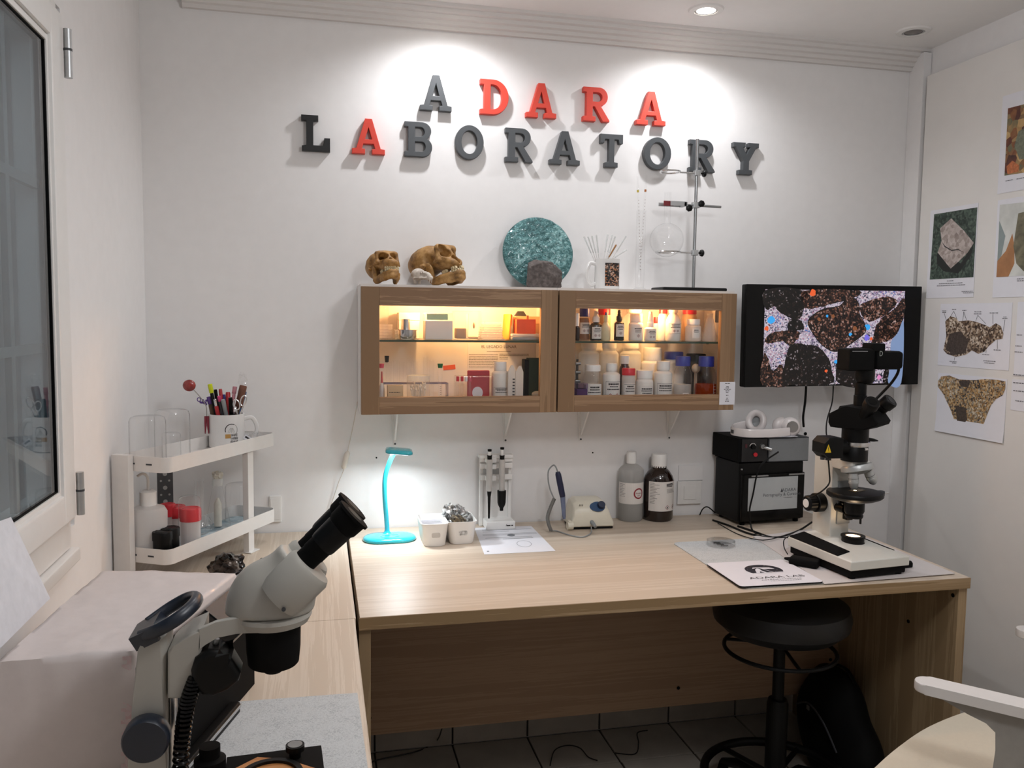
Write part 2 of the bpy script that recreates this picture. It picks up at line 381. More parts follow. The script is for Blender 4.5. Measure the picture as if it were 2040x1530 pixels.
# window: frame, sash, panes, bars, hinges
XG = XL+.012
gi, gt, gb = PT(96, 400, X=XG).y, PT(92, 84, X=XG).z, PT(116, 980, X=XG).z; so = PT(128, 300, X=XL+.02).y
WF = PL('window_plastic', '#e3e1de', .3, var=.01)
def wframe(x0, x1, a, c, zb, zt, wy, wz, bev):
    q = MB(); q.box(x0, x1, c-wy, c, zb, zt, bev); q.box(x0, x1, a, a+wy, zb, zt, bev); q.box(x0, x1-.0002, a+wy*.9, c-wy*.9, zt-wz, zt, bev); q.box(x0, x1-.0002, a+wy*.9, c-wy*.9, zb, zb+wz, bev); return q
wn = obj('window_1', wframe(XL-.07, XL+.008, WY0-.02, so+.018, gb-.135, gt+.10, .06, .06, .004), WF); wn['kind'] = 'structure'
obj('sash', wframe(XL-.05, XL+.024, WY0+.012, so, gb-.07, gt+.075, so-gi-.008, .062, .007), WF, wn)
obj('glazing_bead', wframe(XL-.0, XL+.017, WY0+.05, gi+.012, gb-.012, gt+.012, .0105, .012, .002), WF, wn)
obj('gasket', wframe(XL+.004, XL+.0135, WY0+.06, gi+.0025, gb-.0025, gt+.0025, .005, .005, 0), BLACKM, wn)
obj('pane', MB().box(XL+.004, XL+.011, WY0+.06, gi, gb, gt), GL('window_glass', refl=1.5, tint='#dfe8ec'), wn)
obj('sill', MB().box(XL-.07, XL+.022, WY0-.05, so+.03, gb-.165, gb-.137, .004), WF, wn)
for z in (PT(80, 372, X=XL-.01).z, PT(80, 693, X=XL-.01).z): obj('glazing_bar', MB().box(XL-.014, XL-.002, WY0+.06, gi, z-.009, z+.009), GREYP, wn)
y = PT(10, 500, X=XL-.01).y; obj('glazing_bar', MB().box(XL-.0135, XL-.0025, y-.009, y+.009, gb, gt), GREYP, wn)
for pz in ((131, 55, 150), (155, 943, 1030)):
    p = PT(pz[0], pz[1], X=XL+.03); q = PT(pz[0], pz[2], X=XL+.03); h = part('hinge', (XL+.030, so+.006, q.z), wn)
    obj('barrel', MB().cyl((0, 0, 0), (0, 0, p.z-q.z), .008, n=12), ALU, h); obj('pin', MB().cyl((0, 0, (p.z-q.z)*.55), (0, 0, (p.z-q.z)*.6), .0085, n=12), DGREY, h)
# ceiling downlights
def downlight(x, y, lit, label):
    t = thing('ceiling_downlight', label, 'light', (x, y, CEIL), group='recessed ceiling spotlights')
    obj('trim_ring', MB().lathe([(.034, -.001), (.036, -.006), (.052, -.005), (.055, 0), (.034, 0)], 32, caps=(0, 0)), WHITE, t)
    obj('gimbal_ring', MB().lathe([(.0335, -.0005), (.0335, -.004), (.029, -.0045), (.029, -.0005)], 32, caps=(0, 0)), ALU if not lit else WHITE, t)
    obj('bulb', MB().lathe([(.0285, -.0006), (.0285, -.003), (.02, -.0045), (.0, -.005)], 24), EM('lit_bulb', '#fff4e6', 30) if lit else PL('unlit_bulb', '#6d6763', .3), t)
downlight(*SPOTS[0], True, 'lit recessed spotlight over the first letters of the wall sign'); downlight(*SPOTS[1], True, 'lit round recessed spotlight in the ceiling near the cornice')
p = PT(1820, 62, Z=CEIL); downlight(p.x, p.y, False, 'unlit round recessed spotlight in the ceiling by the right wall')
p = PT(291, 0, Y=-.06)
# ---------------------------------------------------------------- wall letters
LR = PL('letter_red', '#d2402f', .5, var=.02); LG = PL('letter_grey', '#45484b', .5, var=.03); LK = PL('letter_black', '#17181a', .5, var=.03); LGL = PL('letter_mid_grey', '#565b5f', .5, var=.03)
def arc(cx, cy, rx, ry, a0, a1, n=10): return [(cx+rx*math.cos(math.radians(a0+(a1-a0)*i/n)), cy+ry*math.sin(math.radians(a0+(a1-a0)*i/n))) for i in range(n+1)]
GLY = {
 'A': ([(.40, 1), (.60, 1), (.87, .14), (1, .12), (1, 0), (.62, 0), (.62, .12), (.72, .13), (.67, .29), (.33, .29), (.28, .13), (.38, .12), (.38, 0), (0, 0), (0, .12), (.13, .14)], [[(.375, .40), (.625, .40), (.5, .80)]]),
 'L': ([(0, 1), (.58, 1), (.58, .87), (.40, .86), (.40, .14), (.78, .14), (.82, .36), (1, .36), (1, 0), (.02, 0), (.02, .12), (.18, .14), (.18, .86), (0, .87)], []),
 'T': ([(0, 1), (1, 1), (1, .74), (.86, .74), (.82, .86), (.61, .86), (.61, .14), (.78, .12), (.78, 0), (.22, 0), (.22, .12), (.39, .14), (.39, .86), (.18, .86), (.14, .74), (0, .74)], []),
 'Y': ([(0, 1), (.46, 1), (.46, .88), (.36, .87), (.52, .60), (.68, .87), (.60, .88), (.60, 1), (1, 1), (1, .88), (.90, .87), (.62, .42), (.62, .13), (.76, .12), (.76, 0), (.24, 0), (.24, .12), (.40, .13), (.40, .42), (.10, .87), (0, .88)], []),
 'O': (arc(.5, .5, .5, .5, 0, 359, 40), [arc(.5, .5, .30, .36, 0, 359, 32)]),
 'D': ([(0, 0), (.45, 0)]+arc(.45, .5, .55, .5, -88, 88, 22)+[(.45, 1), (0, 1), (0, .88), (.14, .86), (.14, .14), (0, .12)], [[(.35, .13), (.45, .13)]+arc(.45, .5, .33, .37, -85, 85, 18)+[(.45, .87), (.35, .87)]]),
 'B': ([(0, 0), (.62, 0)]+arc(.66, .27, .34, .27, -88, 62, 12)+arc(.62, .75, .34, .25, -52, 88, 12)+[(.6, 1), (0, 1), (0, .88), (.13, .86), (.13, .14), (0, .12)], [[(.36, .13), (.6, .13)]+arc(.62, .285, .16, .155, -85, 85, 8)+[(.6, .44), (.36, .44)], [(.36, .57), (.58, .57)]+arc(.58, .72, .16, .15, -85, 85, 8)+[(.58, .87), (.36, .87)]]),
 'R': ([(0, 0), (.46, 0), (.46, .12), (.34, .13), (.34, .44), (.44, .44), (.76, 0), (1, 0), (1, .03), (.64, .47)]+arc(.6, .73, .32, .27, -70, 88, 14)+[(.56, 1), (0, 1), (0, .88), (.12, .86), (.12, .13), (0, .12)], [[(.34, .57), (.54, .57)]+arc(.54, .72, .19, .15, -85, 85, 10)+[(.54, .87), (.34, .87)]]),
}
def letter(ch, x0, x1, z0, z1, mat, label, y=-.0005, d=.021, tilt=0):
    out, holes = GLY[ch]; w, h = x1-x0, z1-z0; c = bpy.data.curves.new('l', 'CURVE'); c.dimensions = '2D'; c.fill_mode = 'BOTH'; c.extrude = d/2-.0012; c.bevel_depth = .0012; c.bevel_resolution = 1
    for pl in [out]+holes:
        s = c.splines.new('POLY'); s.points.add(len(pl)-1); s.use_cyclic_u = True
        for q, (a, e) in zip(s.points, pl): q.co = ((a-.5)*(w-.0024), (e-.5)*(h-.0024), 0, 1)
    o = bpy.data.objects.new('l', c); me = bpy.data.meshes.new_from_object(o); bpy.data.objects.remove(o)
    me.transform(RZ(0) @ RX(90)); me.materials.append(mat); me.polygons.foreach_set('use_smooth', [False]*len(me.polygons))
    o = bpy.data.objects.new('wall_letter', me); COL.objects.link(o); o.location = ((x0+x1)/2, y-d/2, (z0+z1)/2); o.rotation_euler = (0, math.radians(tilt), 0)
    tag(o, label, 'letter', 'letters of the wall sign')
z0, z1 = 2.084, 2.193
for ch, a, e, mt, lb in [('A', .194, .294, LG, 'grey letter A that opens the upper line of the wall sign'), ('D', .385, .478, LR, 'red letter D in the upper line of the wall sign'), ('A', .536, .637, LR, 'red letter A between D and R in the upper line of the wall sign'), ('R', .728, .819, LR, 'red letter R in the upper line of the wall sign'), ('A', .913, 1.017, LR, 'red letter A that ends the upper line of the wall sign')]: letter(ch, a, e, z0, z1, mt, lb)
z0, z1 = 1.939, 2.046
for ch, a, e, mt, lb in [('L', -.168, -.082, LK, 'black letter L that opens the lower line of the wall sign'), ('A', -.016, .085, LR, 'red letter A beside the black L in the lower line'), ('B', .146, .233, LG, 'grey letter B in the lower line of the wall sign'), ('O', .306, .398, LG, 'grey letter O between B and R in the lower line'), ('R', .469, .56, LG, 'grey letter R between O and A in the lower line'), ('A', .617, .72, LG, 'grey letter A beside the T in the lower line'), ('T', .79, .868, LG, 'grey letter T in the lower line of the wall sign'), ('O', .943, 1.04, LG, 'grey letter O between T and R in the lower line'), ('R', 1.107, 1.201, LG, 'grey letter R behind the rod of the lab stand'), ('Y', 1.268, 1.363, LG, 'grey letter Y that ends the lower line of the wall sign')]: letter(ch, a, e, z0, z1, mt, lb)

# ---------------------------------------------------------------- desks
D0, D1, DD, DT = -.0325, 1.60, -.8195, .030
t = thing('desk', 'long light oak laminate desk along the back wall', 'desk', (0, 0, 0))
obj('worktop', MB().box(D0+.0015, D1-.0015, DD+.0015, -.006, ZD-DT, ZD, .001), DESKX, t)
obj('front_edge_band', MB().box(D0, D1, DD, DD+.0012, ZD-DT, ZD-.0008), DEDGE, t)
obj('side_panel', MB().box(D0, D0+.027, DD+.01, -.03, .002, ZD-DT-.002, .001), DESKZ, t)
obj('side_panel', MB().box(D1-.0275, D1-.0005, DD+.01, -.03, .002, ZD-DT-.002, .001), DESKZ, t)
obj('modesty_panel', MB().box(D0+.027, D1-.0275, -.287, -.269, .2, ZD-DT-.001, .001), DPAN, t)
for x, y, z, ax in [(1.5725, -.79, .695, 0), (1.5725, -.52, .655, 0), (1.5725, -.62, .56, 0), (1.545, -.2875, .31, 1), (.021, -.2875, .255, 1), (1.0, -.2875, .26, 1)]:
    obj('screw', MB().cyl((x, y, z), (x-.002, y, z) if ax == 0 else (x, y-.002, z), .0055, n=12), BLACKM, t)
t = thing('corner_desk', 'light oak corner worktop in the left back corner', 'desk')
obj('worktop', MB().box(XL+.003, -.04, -.819, -.006, ZD-DT, ZD-.0003, .001), DESKY, t)
obj('side_panel', MB().box(XL+.01, XL+.035, -.80, -.03, .002, ZD-DT-.001), DESKZ, t); obj('side_panel', MB().box(-.072, -.045, -.80, -.30, .002, ZD-DT-.001), DESKZ, t)
t = thing('side_desk', 'light oak desk along the window wall under the stereo microscope', 'desk')
obj('worktop', MB().box(XL+.003, -.0435, -2.2, -.8215, ZD-DT, ZD, .001), DESKY, t); obj('edge_band', MB().box(-.0434, -.0424, -2.2, -.8215, ZD-DT, ZD-.0004), DESKY, t)
obj('side_panel', MB().box(XL+.01, -.055, -.86, -.835, .002, ZD-DT-.001), DESKZ, t); obj('side_panel', MB().box(XL+.01, -.055, -2.18, -2.155, .002, ZD-DT-.001), DESKZ, t)
# ---------------------------------------------------------------- display cabinets
CZ, CH, CDp, CF_Y = 1.1447, .38, .195, -.2152
CABW = PL('cabinet_white', '#e4e0dc', .5, var=.01)
SHZ = PT(1100, 679, Y=-.19).z
WARM = EM('halogen_bulb', '#ffc46a', 60)
def cabinet(x0, x1, label, ajar=0):
    t = thing('display_cabinet', label, 'cabinet', (x0, 0, CZ), group='glass-fronted wall cabinets'); w = x1-x0
    b = MB(); b.box(.0008, .0168, -CDp, -.001, 0, CH); b.box(w-.0168, w-.0008, -CDp, -.001, 0, CH); b.box(.0168, w-.0168, -CDp, -.001, 0, .016); b.box(.0168, w-.0168, -CDp, -.001, CH-.014, CH); b.box(.0168, w-.0168, -.008, -.001, .016, CH-.014)
    b.box(0.0008, w-.0008, -CDp, -.001, CH, CH+.007)
    obj('carcass', b, CABW, t)
    obj('glass_shelf', MB().box(.0175, w-.0175, -CDp+.004, -.009, SHZ-CZ-.006, SHZ-CZ), [GL('shelf_glass', tint='#f6faf7', edge='#8fa396')], t)
    obj('shelf_edge', MB().box(.0175, w-.0175, -CDp+.001, -CDp+.004, SHZ-CZ-.006, SHZ-CZ), PL('glass_edge_green', '#3c4a3c', .2), t)
    for x in (.021, w-.021):
        for y in (-.05, -.15): obj('shelf_peg', MB().cyl((x-.004, y, SHZ-CZ-.009), (x+.004, y, SHZ-CZ-.009), .003, n=8), DGREY, t)
    d = part('door', (0, -CDp-.001, 0), t, (0, 0, math.radians(ajar))); e = .002; q = -.0185
    obj('stile', MB().box(e, .055, q, 0, e, CH-.001, .0006, seg=1), OAKZ, d); obj('stile', MB().box(w-.055, w-e, q, 0, e, CH-.001, .0006, seg=1), OAKZ, d)
    obj('rail', MB().box(.0552, w-.0552, q+.0003, 0, e, .053, .0006, seg=1), OAKX, d); obj('rail', MB().box(.0552, w-.0552, q+.0003, 0, CH-.056, CH-.001, .0006, seg=1), OAKX, d)
    obj('pane', MB().box(.05, w-.05, q/2-.002, q/2+.002, .048, CH-.05), PANE, d)
    return t
c1 = cabinet(0, .6, 'oak-framed glass wall cabinet on the left, holding petri dishes and test tubes')
c2 = cabinet(.601, 1.2, 'oak-framed glass wall cabinet beside the monitor, holding reagent bottles')
for cx, cab, px in ((0, c1, 845), (0, c1, 976), (.601, c2, 1291)):
    p = PT(px, 612, Y=-.15); x = p.x
    lt = part('puck_light', (x-cx, -.15, CH-.014), cab)
    obj('housing', MB().lathe([(.024, 0), (.026, -.003), (.024, -.008), (.0, -.008)], 20), STEEL, lt)
    obj('bulb', MB().ell((0, 0, -.016), (.0075, .0075, .010), 12), WARM, lt)
    lamp('cabinet_light', 'POINT', (x, -.15, CZ+CH-.045), 2.9, (1, .50, .19), shadow_soft_size=.012)
# hinge plate, label sheet on the right stile
obj('hinge', MB().box(.553, .57, -.19, -.15, .285, .325, .003), DGREY, c2)
t = thing('label_sheet', 'white typed list taped to the oak stile beside the monitor', 'label', (0, 0, 0))
p0, p1 = PT(1434, 761, Y=CF_Y), PT(1463, 806, Y=CF_Y); b = MB(); b.box(p0.x, p1.x, CF_Y-.0009, CF_Y-.0001, p1.z, p0.z); obj('sheet', b, PAPER, t)
b = MB(); mm = TR(0, CF_Y-.0012, 0) @ YZ; xm = (p0.x+p1.x)/2
for k, w in enumerate([.018, 0, .009, .013, .024, .014, .010, 0, .008, 0, .006, .009, .014]):
    if w: b.lines(xm-w/2, xm+w/2, p0.z-.006-.0048*k, .002, mm, k)
obj('print', b, INK, t)
# tapered brackets under the cabinets
for i, (px, py) in enumerate([(787, 884), (1007, 877), (1157, 875), (1333, 872)]):
    q = PT(px, py, Y=-.004); t = thing('shelf_bracket', ['leftmost', 'second from left', 'third from left', 'rightmost'][i]+' white tapered bracket under the wall cabinets', 'bracket', (q.x, 0, 0), group='cabinet brackets')
    h = CZ-q.z
    obj('plate', MB().prism([(-.005, -.006), (.005, -.006), (.014, h-.0005), (-.014, h-.0005)], .004, TR(0, -.0005, q.z) @ YZ, .001), WHITE, t)
    obj('rib', MB().prism([(0, h-.0005), (0, .012), (-.0015, .012), (-.085, h-.006), (-.085, h-.0005)], .005, TR(-.0025, -.0045, q.z) @ MX(((0, 0, 1, 0), (1, 0, 0, 0), (0, 1, 0, 0), (0, 0, 0, 1)))), WHITE, t)
    obj('screw', MB().cyl((0, -.0044, q.z), (0, -.0062, q.z), .0032, n=12), DGREY, t)
for i, (px, py) in enumerate([(750, 912), (1181, 902)]):
    q = PT(px, py, Y=-.002); tag(obj('wall_plug', MB().cyl((q.x, -.0004, q.z), (q.x, -.002, q.z), .0026, n=12), BLACKM), ['small dark wall plug left of the turquoise lamp head', 'small dark wall plug above the drill control box'][i], 'wall plug')

# ---------------------------------------------------------------- bottles
LABP = PL('label_paper', '#ded9d4', .7, var=.01)
def arcpatch(b, r, z0, z1, a0, a1, n=8):
    rs = [[(r*math.sin(a), -r*math.cos(a), z) for z in (z0, z1)] for a in [math.radians(a0+(a1-a0)*i/n) for i in range(n+1)]]
    for i in range(n): b.add([rs[i][0], rs[i+1][0], rs[i+1][1], rs[i][1]], [(0, 1, 2, 3)])
def arclabel(t, r, z0, z1, a0, a1, seed=1, sym=0, frame=False, name='label', ink=INK, rows=None):
    b = MB(); b.mi = 0; arcpatch(b, r, z0, z1, a0, a1); h = z1-z0; g = random.Random(seed); b.mi = 1; am = (a0+a1)/2; k = rows or 3
    for i in range(k):
        lh = h*(.075 if i == 0 else .05); z = z1-h*(.12+.13*i); hw = (a1-a0)*g.uniform(.22, .36); a = am-hw
        while a < am+hw:
            w = min(g.uniform(4, 13), am+hw-a)
            if w > .5: arcpatch(b, r+.0003, z-lh, z, a, a+w, 1)
            a += w+1.5
    if frame:
        m = (a1-a0)*.05
        for zz in (z0+h*.04, z1-h*.06): arcpatch(b, r+.0003, zz, zz+h*.015, a0+m, a1-m, 6)
        for aa in (a0+m, a1-m-1): arcpatch(b, r+.0003, z0+h*.04, z1-h*.05, aa, aa+1, 1)
    if sym:
        b.mi = 2; s = h*.13
        for j in range(sym):
            a = math.radians(am+(j-(sym-1)/2)*s*2.6/r*57.3); zc = z0+h*.28
            c = [(0, s), (s, 0), (0, -s), (-s, 0)]; ci = [(x*.74, z*.74) for x, z in c]
            P = lambda x, z: ((r+.0005)*math.sin(a+x/r), -(r+.0005)*math.cos(a+x/r), zc+z)
            for q in range(4):
                u, v = c[q], c[(q+1) % 4]; ui, vi = ci[q], ci[(q+1) % 4]; b.add([P(*u), P(*v), P(*vi), P(*ui)], [(0, 1, 2, 3)])
            b.mi = 1; b.add([P(-.25*s, -.3*s), P(.25*s, -.3*s), P(.12*s, .35*s), P(-.12*s, .35*s)], [(0, 1, 2, 3)]); b.mi = 2
    return obj(name, b, [LABP, ink, INKR], t, smooth=60)
def cap(t, r, z0, z1, mat, ribs=0, dome=0, name='cap', lip=0):
    b = MB(); n = ribs*2 if ribs else 24
    def ring(rr, z): return [((rr*(1-(.035 if ribs and i % 2 else 0)))*math.cos(2*PI*i/n), (rr*(1-(.035 if ribs and i % 2 else 0)))*math.sin(2*PI*i/n), z) for i in range(n)]
    h = z1-z0; rs = [ring(r, z0), ring(r, z1-h*.12), ring(r*.94, z1)]
    if lip: rs = [ring(r*1.1, z0), ring(r*1.1, z0+h*lip), ring(r, z0+h*lip)]+rs[1:]
    if dome: rs.append(ring(r*.5, z1+dome))
    b.loft(rs); return obj(name, b, mat, t)
def vessel(name, label, cat, loc, r, hb, mat, neck=.6, sh=.12, rz=0, cp=None, lab=None, liq=None, grp=None, base=.04, hn=.06, sq=0):
    """bottle or jar: body radius r, body+neck height hb; cp=(r factor, height, mat, ribs); lab=(z0,z1 fractions, half angle, symbols, frame)"""
    t = thing(name, label, cat, loc, rz, grp); zs = hb*(1-sh-hn)
    prof = [(r*.90, 0), (r, hb*base), (r, zs), (r*(neck+(1-neck)*.82), zs+hb*sh*.35), (r*(neck+(1-neck)*.35), zs+hb*sh*.8), (r*neck, zs+hb*sh), (r*neck, hb)]
    b = MB()
    if sq:
        def rg(rr, z):
            pts = rrect(2*rr, 2*rr*.8, rr*.35, 3); return [(x, y, z) for x, y in pts]
        b.loft([rg(q, z) for q, z in prof[:5]]+[[(q*math.cos(a), q*math.sin(a), z) for a in [math.atan2(y, x) for x, y in rrect(2*r, 1.6*r, r*.35, 3)]] for q, z in prof[5:]])
    else: b.lathe(prof, 28)
    obj('body', b, mat, t)
    if liq:
        zl = hb*liq[0]; obj('liquid', MB().lathe([(r*.86, .002), (r*.95, hb*base+.001), (r*.95, zl)], 28), liq[1], t)
    if cp: cap(t, r*cp[0], hb-cp[1]*.12, hb+cp[1], cp[2], cp[3] if len(cp) > 3 else 0, lip=cp[4] if len(cp) > 4 else 0)
    if lab: arclabel(t, (r*.81 if sq else r)+.0006, hb*lab[0], hb*lab[1], -lab[2], lab[2], seed=int(loc[0]*991) % 97, sym=lab[3], frame=lab[4] if len(lab) > 4 else False)
    return t
TUBEG = GL('tube_glass', edge='#868c8c', refl=.8)
CFLOOR = CZ+.016; FY, BY = -.145, -.055
def px(l, r, top, y, z):       # centre x, radius and height of a thing seen between pixels l..r and top, standing at depth y on height z
    p = PT((l+r)/2, top, Y=y); k = MPP(p); return p.x, (r-l)*k/2, p.z-z
G1 = 'bottles on the glass shelf'; G2 = 'jars on the cabinet floor'
def B(l, r, ct, bt, y, z, label, mat, capm=None, cat='bottle', name='reagent_bottle', grp=None, capw=None, **k):
    """pixel left, right, top of cap, top of body"""
    x, rad, H = px(l, r, ct, y, z); _, _, hb = px(l, r, bt, y, z); H = min(H, (CZ+CH-.019-z) if z > 1.3 else (SHZ-.009-z)); hb = min(hb, H-.004)
    cp = None
    if capm: cp = (capw or .7, H-hb, capm[0], *(capm[1:]))
    return vessel(name, label, cat, (x, y, z+.0005), rad, hb, mat, cp=cp, grp=grp, **k)
JW = PL('jar_white', '#e2ddd6', .4, var=.01, sub=.1); JT = PL('jar_tan', '#c9a680', .45, sub=.1); DK = PL('dark_bottle', '#221914', .2, coat=.4); DR = PL('dark_red_bottle', '#3a1612', .2, coat=.4)
ORL = GL('orange_liquid', tint='#e58a58', edge='#b5522a', milky=.5, base='#cf5a2a'); BRL = PL('brown_liquid', '#8a5a38', .2); RUB = PL('rubber_black', '#1c1a19', .6)
Z1, Z2 = SHZ, CFLOOR
B(1144, 1156, 624, 647, -.17, Z1, 'dark dropper bottle with white cap half hidden by the left stile of the bottle cabinet', AMBER, (WHITE,), capw=.75, grp=G1)
B(1153, 1177, 612, 629, -.115, Z1, 'bottle of brown liquid with a ribbed blue cap on the glass shelf', CLEARP, (BLUE, 16), capw=.85, neck=.75, lab=(.26, .72, 60, 2), liq=(.9, BRL), grp=G1)
t = B(1176, 1199, 631, 641, FY, Z1, 'dark spray bottle with white nozzle and white label on the glass shelf', DK, (WHITE,), capw=.62, neck=.5, lab=(.1, .72, 58, 2), grp=G1)
zz = px(1176, 1199, 631, FY, Z1)[2]; rr = px(1176, 1199, 631, FY, Z1)[1]; obj('nozzle', MB().cyl((0, 0, zz-.004), (0, 0, zz+.018), rr*.5, rr*.28, 14).box(-.003, .003, -rr*.8, 0, zz+.008, zz+.016), WHITE, t)
t = B(1198, 1217, 628, 640, FY-.01, Z1, 'cream squeeze bottle with a small blue tip on the glass shelf', PL('cream_plastic', '#d8c9a4', .4), (PL('cream_plastic', '#d8c9a4'),), capw=.5, neck=.4, sh=.3, grp=G1); x, rr, zz = px(1198, 1217, 628, FY-.01, Z1); obj('tip', MB().cyl((0, 0, zz), (0, 0, zz+.009), .0045, .003, 10), BLUE, t)
B(1191, 1217, 614, 626, BY, Z1, 'tall white bottle with red cap at the back, behind the cream squeeze bottle', JT, (RED,), capw=.95, neck=.9, grp=G1)
t = B(1224, 1244, 630, 638, FY, Z1, 'dark dropper bottle with black rubber bulb and white label', DK, (RUB, 12), capw=.6, neck=.5, lab=(.2, .8, 55, 1), grp=G1); x, rr, zz = px(1224, 1244, 630, FY, Z1); obj('bulb', MB().lathe([(.006, zz), (.0065, zz+.004), (.005, zz+.008), (.006, zz+.013), (.0045, zz+.0185), (.001, zz+.02)], 14), RUB, t)
B(1245, 1283, 612, 622, BY, Z1, 'large clear jar at the back of the glass shelf beside the lamp', MILK2, (WHITE,), capw=.8, neck=.75, grp=G1)
B(1253, 1282, 625, 640, FY, Z1, 'squat white jar with a wide white lid and label close to the cabinet lamp', JW, (WHITE,), capw=.85, neck=.8, lab=(.08, .72, 55, 1), grp=G1)
t = B(1284, 1308, 642, 650, FY-.01, Z1, 'white spray bottle with tall nozzle standing under the cabinet lamp', JW, (WHITE,), capw=.55, neck=.5, lab=(.1, .75, 55, 2), grp=G1); x, rr, zz = px(1284, 1308, 642, FY-.01, Z1); obj('nozzle', MB().cyl((0, 0, zz-.003), (0, 0, min(zz+.034, CZ+CH-.02-Z1)), rr*.5, rr*.3, 14), WHITE, t)
B(1301, 1316, 632, 643, BY-.01, Z1, 'small white bottle with red cap behind the nozzle bottle', JW, (RED,), capw=.85, neck=.8, grp=G1)
B(1311, 1332, 614, 624, -.11, Z1, 'tall narrow white bottle with red cap beside the broad-shouldered bottle', JW, (RED,), capw=.8, neck=.75, grp=G1)
B(1327, 1357, 612, 622, FY, Z1, 'broad-shouldered white bottle with a narrow neck and a label with two hazard signs', JW, (WHITE,), capw=.6, neck=.5, sh=.3, lab=(.25, .62, 58, 2, True), grp=G1)
B(1359, 1389, 613, 625, -.075, Z1, 'tan tub with red screw lid behind a small white bottle', JT, (RED,), capw=.92, neck=.85, grp=G1)
B(1366, 1397, 636, 646, FY-.01, Z1, 'small white bottle with white cap standing before the tan tub', MILK, (WHITE, 18), capw=.85, neck=.75, lab=(.2, .75, 30, 0), grp=G1)
x, rr, H = px(1400, 1429, 625, FY, Z1); t = thing('conical_flask', 'cloudy conical flask at the right end of the glass shelf', 'flask', (x, FY, Z1+.0005)); obj('body', MB().lathe([(rr*.95, 0), (rr, .004), (rr*.5, H*.8), (rr*.42, H*.84), (rr*.42, H*.98), (rr*.46, H)], 24, caps=(1, 0)), MILK2, t)
# cabinet floor, back row then front row
B(1153, 1194, 681, 693, BY, Z2, 'tall white jar at the back left of the bottle cabinet floor', MILK, (WHITE,), capw=.75, neck=.7, sh=.06, grp=G2)
B(1195, 1233, 681, 693, BY, Z2, 'tall white jar at the back, second from left on the bottle cabinet floor', MILK, (WHITE,), capw=.75, neck=.7, sh=.06, grp=G2)
B(1236, 1278, 681, 693, BY, Z2, 'tall white jar at the back behind the dark red bottle', MILK, (WHITE,), capw=.8, neck=.75, sh=.06, grp=G2)
B(1278, 1322, 693, 714, BY-.02, Z2, 'wide white jar with a tall ribbed lid under the cabinet lamp', JW, (WHITE, 22, 0, .25), capw=.82, neck=.8, sh=.06, grp=G2)
B(1322, 1363, 701, 714, BY-.01, Z2, 'white jar with a wide blue screw lid at the back', JW, (BLUE,), capw=.92, neck=.86, sh=.06, grp=G2)
B(1366, 1408, 705, 718, BY, Z2, 'dark jar with a wide black lid behind the two blue-capped bottles', PL('smoke_jar', '#3a302a', .3), (BLACK,), capw=.92, neck=.86, sh=.06, grp=G2)
B(1234, 1256, 709, 723, -.1, Z2, 'dark red bottle with a white cap behind the red-lidded bottle', DR, (WHITE,), capw=.85, neck=.7, grp=G2)
B(1163, 1199, 727, 738, FY, Z2, 'clear labelled jar with a flat white lid at the front left', CLEARP, (WHITE, 24), capw=.88, neck=.85, sh=.1, lab=(.02, .62, 60, 1), liq=(.6, JW), grp=G2)
B(1201, 1236, 724, 737, FY, Z2, 'white labelled bottle with a narrow white cap beside the red-lidded bottle', JW, (WHITE,), capw=.62, neck=.55, sh=.08, lab=(.1, .7, 62, 2, True), grp=G2)
B(1239, 1266, 734, 746, FY-.01, Z2, 'pink-tinged bottle with a red lid at the front of the cabinet floor', MILK, (RED,), capw=1.0, neck=.95, sh=.06, lab=(.08, .72, 62, 1, True), grp=G2)
B(1266, 1302, 738, 752, FY, Z2, 'squat white jar with a deep smooth lid beside the red-lidded bottle', JW, (WHITE,), capw=.9, neck=.85, sh=.12, lab=(.05, .7, 60, 2), grp=G2)
B(1303, 1340, 720, 735, FY, Z2, 'white labelled bottle with ribbed white cap beside the clear blue-capped bottle', JW, (WHITE, 20), capw=.72, neck=.65, sh=.08, lab=(.08, .62, 62, 2, True), grp=G2)
t = B(1343, 1379, 710, 727, FY, Z2, 'clear graduated bottle with a blue cap', GLASS, (BLUE, 20), capw=.82, neck=.7, sh=.2, lab=(.08, .3, 20, 0), liq=(.5, MILK2), grp=G2)
t = B(1386, 1429, 710, 728, FY-.005, Z2, 'clear bottle half full of orange liquid with a blue cap', GLASS, (BLUE, 20), capw=.72, neck=.62, sh=.25, lab=(.05, .28, 14, 0), liq=(.52, ORL), grp=G2)
x, rr, H = px(1386, 1429, 728, FY-.005, Z2); b = MB()
for k in range(6): arcpatch(b, rr+.0005, H*(.06+.08*k), H*(.06+.08*k)+.0011, 20, 38 if k % 2 else 48, 4)
arcpatch(b, rr+.0005, H*.04, H*.6, 18.5, 20, 1); obj('scale_marks', b, WHITE, t)
x, rr, H = px(1375, 1392, 725, -.1, Z2); t = thing('pipette_bulb', 'pale rubber pipette bulb between the two blue-capped bottles', 'pipette bulb', (x, -.112, Z2)); obj('bulb', MB().ell((0, 0, H-rr), (rr, rr, rr*1.1)), PL('pale_rubber', '#c9b49c', .6), t); obj('tube', MB().cyl((0, 0, .0005), (0, 0, H-rr*1.7), rr*.35), PL('pale_rubber', '#c9b49c'), t)
x, rr, H = px(1145, 1168, 763, FY, Z2); t = thing('purple_box', 'small translucent purple box at the front left corner of the bottle cabinet', 'box', (x, FY, Z2+.0005)); obj('base', MB().box(-rr, rr, -.02, .02, 0, H*.75, .003), GL('purple_plastic', tint='#b59ac8', edge='#7b5c98', milky=.4, base='#8d6aa8'), t); obj('lid', MB().box(-rr*1.04, rr*1.04, -.021, .021, H*.75, H, .002), GL('purple_clear', tint='#d8cbe2', edge='#9b86b0'), t)
